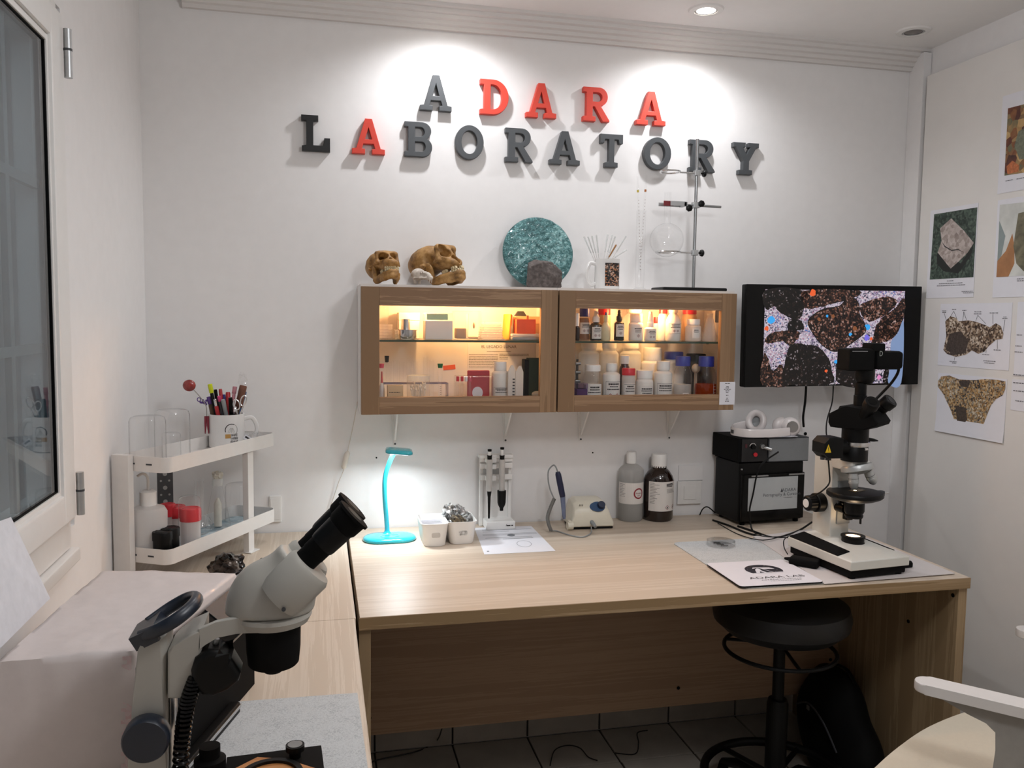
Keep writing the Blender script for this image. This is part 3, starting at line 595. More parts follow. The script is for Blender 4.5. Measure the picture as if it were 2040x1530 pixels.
x, rr, H = px(1145, 1158, 716, -.1, Z2); t = thing('metal_clamp', 'dark metal clamp standing at the left end behind the purple box', 'clamp', (x-.002, -.1, Z2+.0005)); obj('rod', MB().cyl((0, 0, 0), (0, 0, H), .004), DGREY, t)
for k in (.55, .75, .95): obj('screw', MB().cyl((-.007, -.004, H*k-.006), (.009, -.004, H*k-.006), .006, n=10), STEEL, t)

# ---------------------------------------------------------------- left cabinet contents
def petri(t, r, z, h, mat=CLEARP, name='dish'):
    d = obj(name, MB().lathe([(0, z+.001), (r, z+.001), (r, z+h), (r-.0012, z+h), (r-.0012, z+.0022), (0, z+.0022)], 28, caps=(0, 0)), mat, t); return d
def stack(l, r, top, bot, y, z, n, label):
    x, rr, H = px(l, r, top, y, z); hz = H/n
    for k in range(n):
        t = thing('petri_dish', label+(', bottom' if k == 0 else ', top' if k == n-1 else ', %s up' % ['first', 'second', 'third', 'fourth', 'fifth', 'sixth', 'seventh'][k])+' of its stack', 'petri dish', (x, y, z+.0003+k*hz), group='stacked petri dishes'); petri(t, rr, 0, hz*.95)
stack(752, 782, 646, 676, FY, Z1, 5, 'clear petri dish at the left end of the shelf')
x, rr, H = px(753, 774, 611, BY, Z1); t = thing('glass_cylinder', 'tall ringed clear glass column behind the petri dish stack', 'glass', (x, BY, Z1+.0005)); obj('body', MB().lathe([(rr, 0)]+[(rr*(1 if k % 2 else .92), H*(k+1)/13) for k in range(12)]+[(rr*.9, H)], 24, caps=(1, 0)), CLEARP, t)
x, rr, H = px(784, 832, 657, FY, Z1); t = thing('metal_bowl', 'shiny steel pot with a flat rim on the glass shelf', 'pot', (x, FY, Z1+.0005)); obj('body', MB().lathe([(rr*.86, 0), (rr*.9, .003), (rr*.9, H*.93), (rr, H*.95), (rr, H), (rr*.86, H), (rr*.86, .004), (0, .004)], 36, caps=(1, 0)), CHROME, t)
x2, r2, H2 = px(799, 816, 636, FY, Z1+H); t = thing('metal_cup', 'small steel cup turned upside down inside the steel pot', 'cup', (x, FY, Z1+.0048)); HH = H+H2; obj('body', MB().lathe([(r2*1.25, 0), (r2*1.15, .004), (r2*.95, HH*.93), (r2*.8, HH-.005), (0, HH-.005)], 28), CHROME, t)
x, rr, H = px(793, 834, 623, BY, Z1); t = thing('cream_box', 'cream lidded box behind the steel pot', 'box', (x, BY, Z1+.0005)); obj('base', MB().box(-rr, rr, -.03, .03, 0, H*.7, .002), JW, t); obj('lid', MB().box(-rr*1.02, rr*1.02, -.031, .031, H*.7, H, .002), JW, t)
x, rr, H = px(845, 900, 624, FY+.01, Z1); t = thing('storage_box', 'frosted plastic box with a turquoise striped label under the cabinet lamp', 'box', (x, FY+.01, Z1+.0005)); obj('base', MB().box(-rr, rr, -.03, .03, 0, H*.72, .003), JW, t); obj('lid', MB().box(-rr*1.015, rr*1.015, -.0305, .0305, H*.72, H, .003), MILK2, t); obj('label', MB().box(-rr*.9, rr*.62, -.0315, -.0309, H*.74, H*.97), PL('turquoise_label', '#8fbfae', .6), t)
x, rr, H = px(903, 957, 620, FY+.02, Z1); t = thing('clear_box', 'clear plastic box holding small parts beside the frosted box', 'box', (x, FY+.02, Z1+.0005)); obj('shell', MB().box(-rr, rr, -.03, .03, 0, H, .003), CLEARP, t); obj('divider', MB().box(-.0008, .0008, -.028, .028, .002, H*.9), MILK2, t); obj('contents', MB().box(-rr*.85, -rr*.1, -.02, .02, .003, H*.4, .003).ell((rr*.5, -.01, H*.5), (.004, .004, .01)).box(rr*.1, rr*.8, -.02, .02, .003, .009, .002), PL('small_parts', '#a58c72', .5), t)
x, rr, H = px(953, 1003, 640, FY, Z1)
for k in range(8):
    hz = H/8; t = thing('slide_tray', 'thin clear slide tray in the left cabinet, '+['lowest', 'second', 'third', 'fourth', 'fifth', 'sixth', 'seventh', 'topmost'][k]+' of its pile', 'slide tray', (x+rnd.uniform(-.002, .002), FY, Z1+.0004+k*hz), rnd.uniform(-4, 4), 'pile of slide trays'); obj('tray', MB().box(-rr*(.95-.035*k), rr*(.95-.035*k), -.025, .025, 0, hz*.55, .001), MILK2, t); obj('cover', MB().box(-rr*(.93-.035*k), rr*(.93-.035*k), -.0245, .0245, hz*.56, hz*.9, .001), CLEARP, t)
x, rr, H = px(1002, 1014, 626, -.09, Z1); t = thing('envelope', 'yellow padded envelope standing upright between slide trays and white box', 'envelope', (x, -.09, Z1+.0008), rot=(0, math.radians(4), 0)); obj('pouch', MB().box(-.003, .003, -.05, .05, 0, H, .002), PL('envelope_yellow', '#d79a35', .7), t); obj('flap', MB().box(.0035, .0048, -.048, .048, H*.55, H*.97, .0005), PL('envelope_yellow', '#d79a35'), t)
x, rr, H0 = px(1014, 1076, 665, -.125, Z1); t = thing('grey_case', 'flat pale grey case lying at the right end of the glass shelf', 'case', (min(x, .583-rr), -.125, Z1+.0005)); gx = min(x, .583-rr); obj('base', MB().box(-rr, rr, -.04, .04, 0, H0*.5, .003), GREYP, t); obj('lid', MB().box(-rr, rr, -.04, .04, H0*.52, H0, .003), MILK, t)
Zg = Z1+H0+.001
x, rr, H = px(1026, 1065, 636, -.14, Zg); t = thing('orange_box', 'orange cardboard box on top of the flat grey case', 'box', (x, -.14, Zg)); obj('carton', MB().box(-rr, rr, -.02, .02, 0, H, .0008), PL('orange_card', '#d9552a', .6), t); obj('lid_tab', MB().box(rr*.15, rr*.4, -.003, .003, H, H+.012, .001), PL('tan_card', '#a8744a', .7), t)
x, rr, H = px(1011, 1074, 630, -.075, Zg); rr = min(rr, .046); t = thing('white_carton', 'cream carton with a lid line behind the orange box', 'box', (.583-rr-.001, -.09, Zg)); obj('base', MB().box(-rr, rr, -.02, .025, 0, H*.55, .001), PL('cream_card', '#d9b98c', .7), t); obj('lid', MB().box(-rr*1.01, rr*1.01, -.0207, .0257, H*.55, H, .001), PL('cream_card', '#d9b98c'), t); obj('strap', MB().prism([(-rr, H), (-rr*.75, H+.016), (-rr*.35, H+.016), (-rr*.1, H)], .01, TR(0, .01, 0) @ YZ), DGREY, t)
# floor of the left cabinet: rack with test tubes
x0, x1 = PT(762, 770, Y=-.12).x, PT(893, 770, Y=-.12).x; zr = PT(820, 763, Y=-.12).z; t = thing('tube_rack', 'clear test tube rack at the back of the left cabinet floor', 'rack', (x0, -.105, Z2+.0005)); w = x1-x0
RKM = GL('rack_plastic', tint='#dcd6dc', edge='#8d8596', milky=.25)
obj('base', MB().box(0, w, -.02, .02, 0, .004, .001), RKM, t); obj('end_panel', MB().box(0, .004, -.02, .02, .004, zr-Z2, .001), RKM, t); obj('end_panel', MB().box(w-.004, w, -.02, .02, .004, zr-Z2, .001), RKM, t)
obj('deck', MB().box(.004, w-.004, -.02, -.011, zr-Z2-.004, zr-Z2).box(.004, w-.004, .011, .02, zr-Z2-.004, zr-Z2), PL('rack_tint', '#8f8795', .4), t); obj('deck', MB().box(.004, w-.004, -.02, -.011, .022, .025).box(.004, w-.004, .011, .02, .022, .025), PL('rack_tint', '#8f8795'), t)
for i, (pxx, top, st) in enumerate([(775, 722, None), (788, 718, None), (800, 722, None), (815, 722, None), (828, 720, None), (848, 712, None), (860, 718, None)]):
    p = PT(pxx, top, Y=-.105); h = p.z-Z2-.006; q = thing('test_tube', ['first', 'second', 'third', 'fourth', 'fifth', 'sixth', 'seventh'][i]+' empty clear test tube from the left in the cabinet rack', 'test tube', (p.x, -.105, Z2+.006), group='empty test tubes in the rack'); obj('glass', MB().lathe([(.001, 0), (.005, .0015), (.0068, .006), (.0072, h*.97), (.0082, h), (.007, h)], 16, caps=(1, 0)), TUBEG, q)
p = PT(772, 715, Y=-.13); tag(obj('stopper', MB().lathe([(.0055, 0), (.0072, .02), (0, .02)], 14), RUB, loc=(p.x, -.105, PT(775, 722, Y=-.105).z+.0005)), 'black rubber stopper on the leftmost test tube of the rack', 'stopper')
def tube_thing(pxx, top, capm, label, y, capw=1, dark=True):
    p = PT(pxx, top, Y=y); h = p.z-Z2; q = thing('sample_tube', label, 'test tube', (p.x, y, Z2+.0008)); obj('glass', MB().lathe([(.001, 0), (.0055, .002), (.0062, .006), (.0062, h-.011)], 16, caps=(1, 0)), CLEARP, q); obj('stopper', MB().lathe([(.0065*capw, h-.013), (.0085*capw, h), (0, h)], 16), capm, q); return q, h
q, h = tube_thing(877, 725, PL('green_rubber', '#1d6a3a', .5), 'sample tube with a dark green stopper beside the orange note', -.165); b = MB(); [arcpatch(b, .0066, h*.2+k*.006, h*.2+k*.006+.0012, -10, 25, 2) for k in range(7)]; obj('scale_marks', b, INK, q)
tube_thing(760, 725, PL('pink_rubber', '#d0566a', .5), 'sample tube with a pink stopper half hidden by the left stile', -.165)
x, rr, H = px(755, 766, 748, FY-.02, Z2); q = thing('white_tube', 'small white plastic bottle with nozzle half hidden by the left stile', 'bottle', (x+.002, FY+.005, Z2+.0005)); obj('body', MB().lathe([(.008, 0), (.009, .002), (.009, H*.6), (.004, H*.75)], 16), WHITE, q); obj('nozzle', MB().lathe([(.004, H*.7), (.002, H*1.1)], 10), RED, q)
x, rr, H = px(772, 803, 768, -.172, Z2); q = thing('card_box', 'small cream card box with one line of print at the front', 'box', (x, -.165, Z2+.0005)); obj('carton', MB().box(-rr, rr, -.012, .012, 0, H, .0006), PL('cream_label', '#d7b78f', .7), q); b = MB(); b.lines(-rr*.8, rr*.6, H*.68, .0022, TR(0, -.0124, 0) @ YZ, 3); obj('print', b, INK, q)
# cotton buds in a jar
x, rr, H = px(811, 856, 748, -.155, Z2); q = thing('swab_jar', 'clear round jar of white cotton buds with a blue band', 'jar', (x, -.155, Z2+.0005)); obj('jar', MB().lathe([(rr*.97, 0), (rr, .002), (rr, H*.86)], 32, caps=(1, 0)), GL('jar_plastic', milky=.12, edge='#b7a68f'), q); obj('lid', MB().lathe([(rr*1.02, H*.84), (rr*1.02, H), (0, H)], 32), MILK2, q); b = MB(); arcpatch(b, rr+.0004, .001, H*.24, -52, 52, 12); obj('band', b, PL('blue_band', '#3d7f96', .5), q)
for k in range(26):
    a, d = rnd.uniform(0, 2*PI), rr*.75*math.sqrt(rnd.random()); ex, ey = rnd.uniform(-.006, .006), rnd.uniform(-.006, .006); bx, by = d*math.cos(a), d*math.sin(a); hh = H*rnd.uniform(.55, .75)
    obj('cotton_bud', MB().cyl((bx*.6, by*.6, .004), (bx, by, hh), .0009, n=6).ell((bx, by, hh), (.0028, .0028, .0045), 8, k=5), PL('cotton', '#efe6d6', .9), q)
# note and sheet on the back panel
pb = -.0088
p0, p1 = PT(885, 727, Y=pb), PT(905, 737, Y=pb); tag(obj('sticky_note', MB().box(-.02, .02, -.0006, 0, -.0075, .0075), PL('orange_paper', '#e0633f', .7), loc=((p0.x+p1.x)/2, pb, (p0.z+p1.z)/2), rot=(0, math.radians(-6), 0)), 'orange paper note stuck to the back of the left cabinet', 'note')
q = thing('printed_sheet', 'printed sheet headed EL LEGADO LUNAR at the back of the left cabinet', 'paper', (0, 0, 0)); p0, p1 = PT(932, 684, Y=pb), PT(1068, 760, Y=pb); p1.x = min(p1.x, .582); obj('sheet', MB().box(p0.x, p1.x, pb-.0006, pb, Z2+.03, p0.z), PAPER, q)
b = MB(); mm = TR(0, pb-.0009, 0) @ YZ; p = PT(994, 691, Y=pb); b.text('EL LEGADO LUNAR', .0135, TR(p.x, pb-.0009, p.z) @ RX(90)); b.lines(PT(970, 700, Y=pb).x, PT(1018, 700, Y=pb).x, PT(990, 701, Y=pb).z, .0014, mm, 4)
for k in range(9):
    z = PT(960, 707, Y=pb).z-k*.0054; b.lines(PT(934, 706, Y=pb).x, PT(992, 706, Y=pb).x, z, .0016, mm, 20+k)
    if k < 4: b.lines(PT(995, 706, Y=pb).x, PT(1053 if k < 2 else 1012, 706, Y=pb).x, z+.002, .0016, mm, 40+k)
obj('print', b, INK, q)
x, rr, H = px(905, 980, 748, FY, Z2); q = thing('clear_case', 'low clear plastic case holding slim red-capped tubes', 'case', (x, FY-.01, Z2+.0005)); obj('shell', MB().box(-rr, rr, -.022, .022, 0, H, .004), GL('case_plastic', edge='#c3a9a0'), q); obj('strip_label', MB().box(-rr*.6, rr*.4, -.0228, -.0222, .003, H*.3), LABP, q)
for k, (dx, cm) in enumerate([(-.85, RED), (-.62, RED), (-.4, WHITE), (-.2, PL('pink_rubber', '#d0566a'))]):
    o = part('sample_tube', (rr*dx, .0, .0015), q); obj('tube', MB().cyl((0, 0, 0), (0, 0, H*.8), .004, n=10), CLEARP, o); obj('cap', MB().cyl((0, 0, H*.8), (0, 0, H*.96), .0046, n=10), cm, o)
x, rr, H = px(931, 976, 738, -.115, Z2); q = thing('red_packet', 'red packet with a white blob-shaped sticker behind the clear case', 'packet', (x, -.112, Z2+.0005)); obj('pouch', MB().box(-rr, rr, -.006, .006, 0, H, .004), PL('red_packet_card', '#b3323c', .5), q); obj('sticker', MB().prism(ngon(24, .017, .019), .0006, TR(-rr*.1, -.0062, H*.36) @ YZ), PAPER, q)
x, rr, H = px(981, 1015, 721, -.135, Z2); q = vessel('white_bottle', 'white bottle with a framed label beside the dark green box', 'bottle', (x, -.125, Z2+.0005), rr, H*.84, JW, neck=.72, sh=.08, cp=(.74, H*.16, WHITE), lab=(.14, .52, 62, 0, True))
x, rr, H = px(1030, 1066, 713, -.07, Z2); rr = min(rr, .031); gx = .583-rr-.001; q = thing('green_box', 'dark green and black box standing at the right end of the left cabinet', 'box', (gx, -.08, Z2+.0005)); obj('carton', MB().box(-rr*.5, rr, -.02, .02, 0, H, .001), PL('green_card', '#1d3a2e', .6), q); obj('spine', MB().box(-rr, -rr*.51, -.021, .0199, 0, H*.97, .001), BLACKM, q)
for k, (l, r_, tp) in enumerate([(1012, 1027, 728), (1027, 1043, 729)]):
    x, rr, H = px(l, r_, tp, -.165, Z2); q = thing('plastic_strip', ['toothed white plastic strip before the dark green box', 'smooth white plastic strip beside the toothed strip'][k], 'plastic strip', (x, -.165, Z2+.0005)); obj('strip', MB().prism([(-rr, 0), (rr*.95, 0), (rr*.95, H*.85), (rr*.4, H), (-.2*rr, H), (-rr, H*.85)], .008, TR(0, .004, 0) @ YZ, .001), MILK, q)
    if k == 0:
        for j in range(8): obj('tooth', MB().box(rr*.2, rr*.8, -.0048, -.0042, H*.12+j*H*.075, H*.12+j*H*.075+H*.035), DGREY, q)
x, rr, H = px(1042, 1074, 762, FY-.005, Z2); rr = .0225; gx = .581-rr
for k in range(3): q = thing('petri_dish', 'clear petri dish on the cabinet floor by the green box, '+['bottom', 'middle', 'top'][k]+' of three', 'petri dish', (gx, FY, Z2+.0004+k*.0085), group='stacked petri dishes'); petri(q, rr, 0, .008)
q = thing('cotton_bag', 'small clear bag of cotton resting on the three petri dishes', 'bag', (gx-.004, FY, Z2+.0265)); obj('bag', MB().ell((0, 0, .01), (.018, .016, .01), 14), MILK2, q)

# ---------------------------------------------------------------- things on top of the cabinets
TZ = CZ+CH+.0073
BONE = None
def bone(name, c1, c2, c3):
    m, nt, b, N, L = nodes(name); v = coords(nt); f = ntex(nt, v, 34, 7, .7); L(ramp(nt, f, [(.3, c3), (.5, c2), (.68, c1)]), b.inputs['Base Color']); b.inputs['Roughness'].default_value = .55; bump(nt, b, ntex(nt, v, 60, 5), .25, .003); MATS[name] = m; return m
BN1 = bone('aged_bone', '#bd9358', '#9c7138', '#54361a'); BN2 = bone('aged_bone_pale', '#bb935d', '#9a713b', '#4e341a'); BN3 = bone('white_bone', '#e0d8cf', '#cdc2b6', '#9b8d80'); TOOTH = PL('tooth_enamel', '#d9c7a2', .3)
def skullfn(kind):
    def f(X, Y, Z):
        a = np.abs(Y); E, C = sEll, sCap
        if kind == 'small':
            cr = E((-.16, 0, .10), (.34, .27, .25)); d = cr(X, Y, Z); d = smin(d, E((.2, 0, -.02), (.2, .17, .2))(X, Y, Z), .08); d = smin(d, E((.36, 0, -.15), (.17, .15, .11))(X, Y, Z), .08)
            d = smin(d, C((.25, -.14, .15), (.25, .14, .15), .055)(X, Y, Z), .05)
        else:
            cr = E((-.17, 0, .10), (.36, .27, .25)); d = cr(X, Y, Z); d = smin(d, E((.2, 0, .0), (.19, .2, .2))(X, Y, Z), .07); d = smin(d, E((.34, 0, -.13), (.14, .14, .10))(X, Y, Z), .06)
            d = smin(d, C((.26, -.17, .17), (.26, .17, .17), .06)(X, Y, Z), .05)
        for p, q in (((.24, .19, -.03), (.08, .29, -.05)), ((.08, .29, -.05), (-.1, .25, -.02))): d = smin(d, C(p, q, .032)(X, a, Z), .03)
        d = smin(d, C((.22, .2, -.02), (.24, .19, .15), .04)(X, a, Z), .03)
        d = smax(d, -E((.06, .245, .02), (.1, .075, .13))(X, a, Z), .03)                          # temporal hollow
        d = smax(d, -E((.34, .1, .06), (.17, .08, .08))(X, a, Z), .012); d = smax(d, -E((.16, .09, .05), (.14, .055, .055))(X, a, Z), .01)                       # eye sockets
        if kind == 'small': d = smax(d, -E((.47, 0, -.05), (.12, .032, .05))(X, Y, Z), .012)
        else: d = smax(d, -E((.44, .0, -.07), (.16, .06, .085))(X, Y, Z), .012)
        if kind == 'big':
            d = smax(d, -E((.3, -.13, .15), (.1, .075, .07))(X, Y, Z), .012)                       # broken brow
        d = smax(d, -E((.12, 0, -.3), (.3, .13, .16))(X, Y, Z), .02)
        # mandible
        m = E((-.01, .195, -.16), (.085, .036, .17))(X, a, Z)
        for p, q, r1, r2 in (((.0, .195, -.285), (.3, .125, -.31), .05, .05), ((.02, .185, -.33), (.3, .115, -.375), .045, .05), ((.3, .12, -.31), (.42, .04, -.31), .052, .055), ((.3, .11, -.375), (.41, .03, -.38), .05, .055), ((.42, .04, -.31), (.42, -.04, -.31), .055, .055), ((.41, .03, -.38), (.41, -.03, -.38), .055, .055)): m = smin(m, C(p, q, r1, r2)(X, a, Z), .025)
        d = smin(d, m, .012)
        return d+.004*np.sin(X*31+Z*17)*np.sin(Y*27+Z*11)
    return f
def skull(name, label, kind, L, loc, yaw, pitch, mat, roll=0):
    t = thing(name, label, 'skull', loc); m = RZ(yaw) @ RY(pitch) @ RX(roll)
    o = sdf_obj('cranium', skullfn(kind), (-.6, -.42, -.52), (.62, .42, .44), 90, mat, t, L, m)
    zmin = min(v.co.z for v in o.data.vertices); o.data.transform(TR(0, 0, -zmin))
    b = MB(); mm = TR(0, 0, -zmin) @ m @ MX.Scale(L, 4)
    for row, zt, s, gone in ((0, -.222, 1, (4, 5) if kind == 'big' else (7,)), (1, -.262, -1, ())):
        for k in range(12):
            if k in gone: continue
            a = math.radians(-88+176*k/11); x = .312+.145*math.cos(a)-(.1 if abs(math.sin(a)) > .93 else 0); y = .125*math.sin(a)
            if row: x -= .012
            b.box(x-.022, x+.022, y-.018, y+.018, zt-.024, zt+.024, .008, m=mm, seg=1)
    obj('teeth', b, TOOTH, t, smooth=60)
    return t
p = PT(766, 560, Y=-.115); skull('hominid_skull', 'small brown skull with bared teeth at the left end of the cabinet top', 'small', .160, (p.x-.004, -.118, TZ+.0005), -74, -24, BN1)
p = PT(874, 560, Y=-.1); skull('hominid_skull', 'large brown skull with a broken brow beside the small white skull', 'big', .194, (p.x-.006, -.088, TZ+.0005), -50, -20, BN2)
# small carnivore skull
def cat(X, Y, Z):
    a = np.abs(Y); E, C = sEll, sCap; d = E((-.15, 0, .06), (.3, .24, .24))(X, Y, Z); d = smin(d, E((.22, 0, .0), (.2, .13, .16))(X, Y, Z), .08); d = smin(d, E((.36, 0, -.06), (.13, .11, .1))(X, Y, Z), .05)
    for p, q in (((.26, .13, -.06), (.08, .28, -.07)), ((.08, .28, -.07), (-.2, .24, -.08))): d = smin(d, C(p, q, .035)(X, a, Z), .03)
    d = smin(d, C((.1, .14, .17), (.12, .22, .1), .03)(X, a, Z), .03)
    d = smax(d, -E((.17, .16, .04), (.14, .085, .1))(X, a, Z), .012); d = smax(d, -E((.5, 0, .01), (.12, .05, .05))(X, Y, Z), .012); d = smax(d, -E((.1, 0, -.25), (.35, .1, .12))(X, Y, Z), .02)
    d = smin(d, E((-.2, .15, -.14), (.09, .06, .07))(X, a, Z), .03); return d
t = thing('carnivore_skull', 'small white animal skull with long canine teeth between the two brown skulls', 'skull', (PT(840, 568, Y=-.188).x, -.188, TZ+.0005)); o = sdf_obj('cranium', cat, (-.55, -.4, -.32), (.6, .4, .4), 60, BN3, t, .078, RZ(-38))
zm = min(v.co.z for v in o.data.vertices); o.data.transform(TR(0, 0, .009-zm)); b = MB(); mm = TR(0, 0, .009-zm) @ RZ(-38) @ MX.Scale(.078, 4)
for y in (-.07, .07): b.cyl((.4, y, -.1), (.39, y, -.27), .03, .006, 8) if False else b.loft([[tuple(mm @ V((.4+.03*math.cos(q)*k, y+.03*math.sin(q)*k, z))) for q in [2*PI*i/8 for i in range(8)]] for k, z in ((1, -.08), (.8, -.17), (.25, -.27))])
for y in (-.16, .16): b.loft([[tuple(mm @ V((-.2+.05*math.cos(q), y+.05*math.sin(q), z))) for q in [2*PI*i/8 for i in range(8)]] for z in (-.15, -.275)])
obj('teeth', b, BN3, t)
# teal disc with relief
p = PT(1072, 500, Y=-.045); R0 = 72*MPP(p)
def disc():
    m, nt, b, N, L = nodes('teal_relief'); v = coords(nt); f = ntex(nt, v, 7, 4, .6); g = ntex(nt, v, 85, 3, .6)
    mx = N('ShaderNodeMath'); mx.operation = 'MULTIPLY_ADD'; mx.inputs[1].default_value = .7; L(g, mx.inputs[0]); L(f, mx.inputs[2])
    L(ramp(nt, mx.outputs[0], [(.6, '#1d4547'), (.85, '#467677'), (1.1, '#83a9a8')]), b.inputs['Base Color']); b.inputs['Roughness'].default_value = .3; b.inputs['Metallic'].default_value = .25; b.inputs['Coat Weight'].default_value = .4
    dd = N('ShaderNodeTexNoise'); dd.inputs['Scale'].default_value = 110; dd.inputs['Detail'].default_value = 3; dd.inputs['Distortion'].default_value = 1.2; L(v, dd.inputs['Vector']); bump(nt, b, dd.outputs['Fac'], 1.0, .005); return m
TD = disc(); t = thing('relief_disc', 'round blue-green disc with a crinkled moon-like relief leaning on the wall', 'disc', (p.x, -.062, TZ+.0005), rot=(math.radians(-10), 0, 0))
b = MB(); g = V((3.1, 7.7, 1.9)); NR, NA = 40, 120; rings = []
for i in range(NR+1):
    r = R0*math.sin(PI/2*i/NR)
    rings.append([(r*math.cos(2*PI*j/NA), -.010*math.cos(PI/2*min(1, i/NR*1.0))-.004-.0035*NZ.noise(V((r*math.cos(2*PI*j/NA), 0, r*math.sin(2*PI*j/NA)))*75+g)*(i < NR), R0+r*math.sin(2*PI*j/NA)) for j in range(NA)])
rings.append([(R0*math.cos(2*PI*j/NA), .002, R0+R0*math.sin(2*PI*j/NA)) for j in range(NA)])
b.loft(rings); obj('disc', b, TD, t, smooth=60)
p = PT(1083, 560, Y=-.13); k = MPP(p); bm = bmesh.new(); bmesh.ops.create_icosphere(bm, subdivisions=5, radius=1.5)
PLN = [(V(n).normalized(), d) for n, d in (((-1, .1, .05), .98), ((-.55, -.2, .85), 1.02), ((.1, -.1, 1), .98), ((.75, -.1, .62), .93), ((1, 0, .12), 1.0), ((0, -1, .15), .95), ((.35, -.9, .4), .93), ((-.5, -.9, .1), .95), ((0, 1, 0), 1.0), ((0, 0, -1), .98), ((.8, -.5, -.4), 1.0))]
for v in bm.verts:
    for n, d in PLN:
        e_ = v.co.dot(n)-d
        if e_ > 0: v.co -= n*e_
    q = v.co.copy(); v.co += q.normalized()*(.05*NZ.noise(q*4+V((3, 1, 7)))+.05*NZ.noise(q*9)+.035*NZ.noise(q*20)); v.co = V((v.co.x*34*k, v.co.y*.032, v.co.z*26*k))
t = obj('grey_rock', bm, PL('grey_rock_stone', '#5b5350', .9, var=.4, sc=90, bmp=.8), smooth=60); zm = min(v.co.z for v in t.data.vertices); t.location = (p.x, -.138, TZ-zm+.0005); tag(t, 'rough dark grey rock standing before the blue-green disc', 'rock')
# mug with sticks
MUG = PL('mug_ceramic', '#e4e2e0', .2, coat=.4, var=.01)
def mug(t, r, h, hang, mat=MUG, hr=None):
    obj('body', MB().lathe([(r*.94, 0), (r, .003), (r, h), (r*.92, h), (r*.92, .005), (0, .005)], 40, caps=(1, 0)), mat, t)
    a = math.radians(hang); d = V((math.cos(a), math.sin(a), 0)); pts = spl([d*(r*.98)+V((0, 0, h*.82)), d*(r*1.45)+V((0, 0, h*.84)), d*(r*1.72)+V((0, 0, h*.5)), d*(r*1.4)+V((0, 0, h*.16)), d*(r*.98)+V((0, 0, h*.18))], 7)
    obj('handle', MB().tube(pts, .0042, 8, flat=1.5), mat, t)
x, rr, H = px(1185, 1235, 517, -.12, TZ); t = thing('mug', 'white mug with a dark mineral picture, full of thin sticks, on the cabinet top', 'mug', (x, -.12, TZ+.0005)); mug(t, rr, H, 182)
b = MB(); arcpatch(b, rr+.0006, H*.1, H*.86, -28, 50, 12); obj('picture', b, SPECK('mug_picture', ['#070605', '#0d0a09', '#120c0a', '#1a120f', '#7d6a60', '#c07a4a', '#c9b9ad'], 260, .3), t)
ST = PL('stick_white', '#d6d3cf', .5)
for i, (pt, top) in enumerate([(1163, 470), (1171, 470), (1179, 469), (1188, 467), (1211, 466), (1220, 467), (1226, 470), (1248, 469), (1249, 497), (1228, 487)]):
    p = PT(pt, top, Y=-.12+rnd.uniform(-.015, .015)); c = PT(1183+(pt-1163)*.42, 517, Y=-.12); e = (p-c).normalized(); c0 = c-e*.05
    t = thing('sampling_stick', ['leftmost', 'second', 'third', 'fourth', 'fifth', 'sixth', 'seventh', 'eighth', 'ninth and rightmost'][i]+' thin white sampling stick from the left in the picture mug' if i != 9 else 'amber-tipped sampling stick in the picture mug on the cabinet top', 'stick', c0, group='sticks in the picture mug' if i != 9 else None)
    L_ = (p-c0).length
    obj('shaft', MB().tube([V((0, 0, 0)), e*L_], .0009, 6), ST if i != 9 else PL('amber_stick', '#9a6a35', .4), t); obj('sheath', MB().tube([e*(L_*.55), e*(L_*.98)], [.0022, .003], 8), MILK2 if i != 9 else PL('amber_stick', '#9a6a35'), t)
# glass cylinder with two pipettes
x, rr, H = px(1266, 1287, 470, -.11, TZ); p = PT(1277, 420, Y=-.11); h = p.z-TZ
t = thing('measuring_cylinder', 'tall narrow glass cylinder holding two glass pipettes', 'cylinder', (x, -.11, TZ+.0005)); obj('foot', MB().lathe([(.022, 0), (.023, .003), (.014, .007), (.0, .008)], 24), GLASS, t); obj('tube', MB().lathe([(.0, .009), (.0135, .0085), (.0145, .014), (.0145, h-.004), (.0165, h)], 24, caps=(0, 0)), GLASS, t)
for i, (tp, tc) in enumerate([((1270, 351), '#c9b340'), ((1288, 350), '#b06428')]):
    q = PT(tp[0], tp[1], Y=-.11); bt = V((x+(.004 if i == 0 else -.004), -.11, TZ+.014)); e = (q-bt); t = thing('glass_pipette', ['glass pipette with yellow band in the tall glass cylinder', 'glass pipette with orange band in the tall glass cylinder'][i], 'pipette', bt); obj('tube', MB().tube([V((0, 0, 0)), e*.04, e*.88, e*.9, e*.91, e], [.0008, .0032, .0032, .0042, .0026, .0026], 10), GLASS, t)
    obj('colour_band', MB().tube([e*.855, e*.875], .0036, 10), PL('band'+str(i), tc, .4), t); b = MB()
    for k in range(22):
        c = e*(.15+.03*k); b.box(c.x-.0014, c.x+.0014, c.y-.0036, c.y-.0034, c.z, c.z+.0012)
    obj('scale_marks', b, PL('brown_ink', '#7a5a44', .6), t)
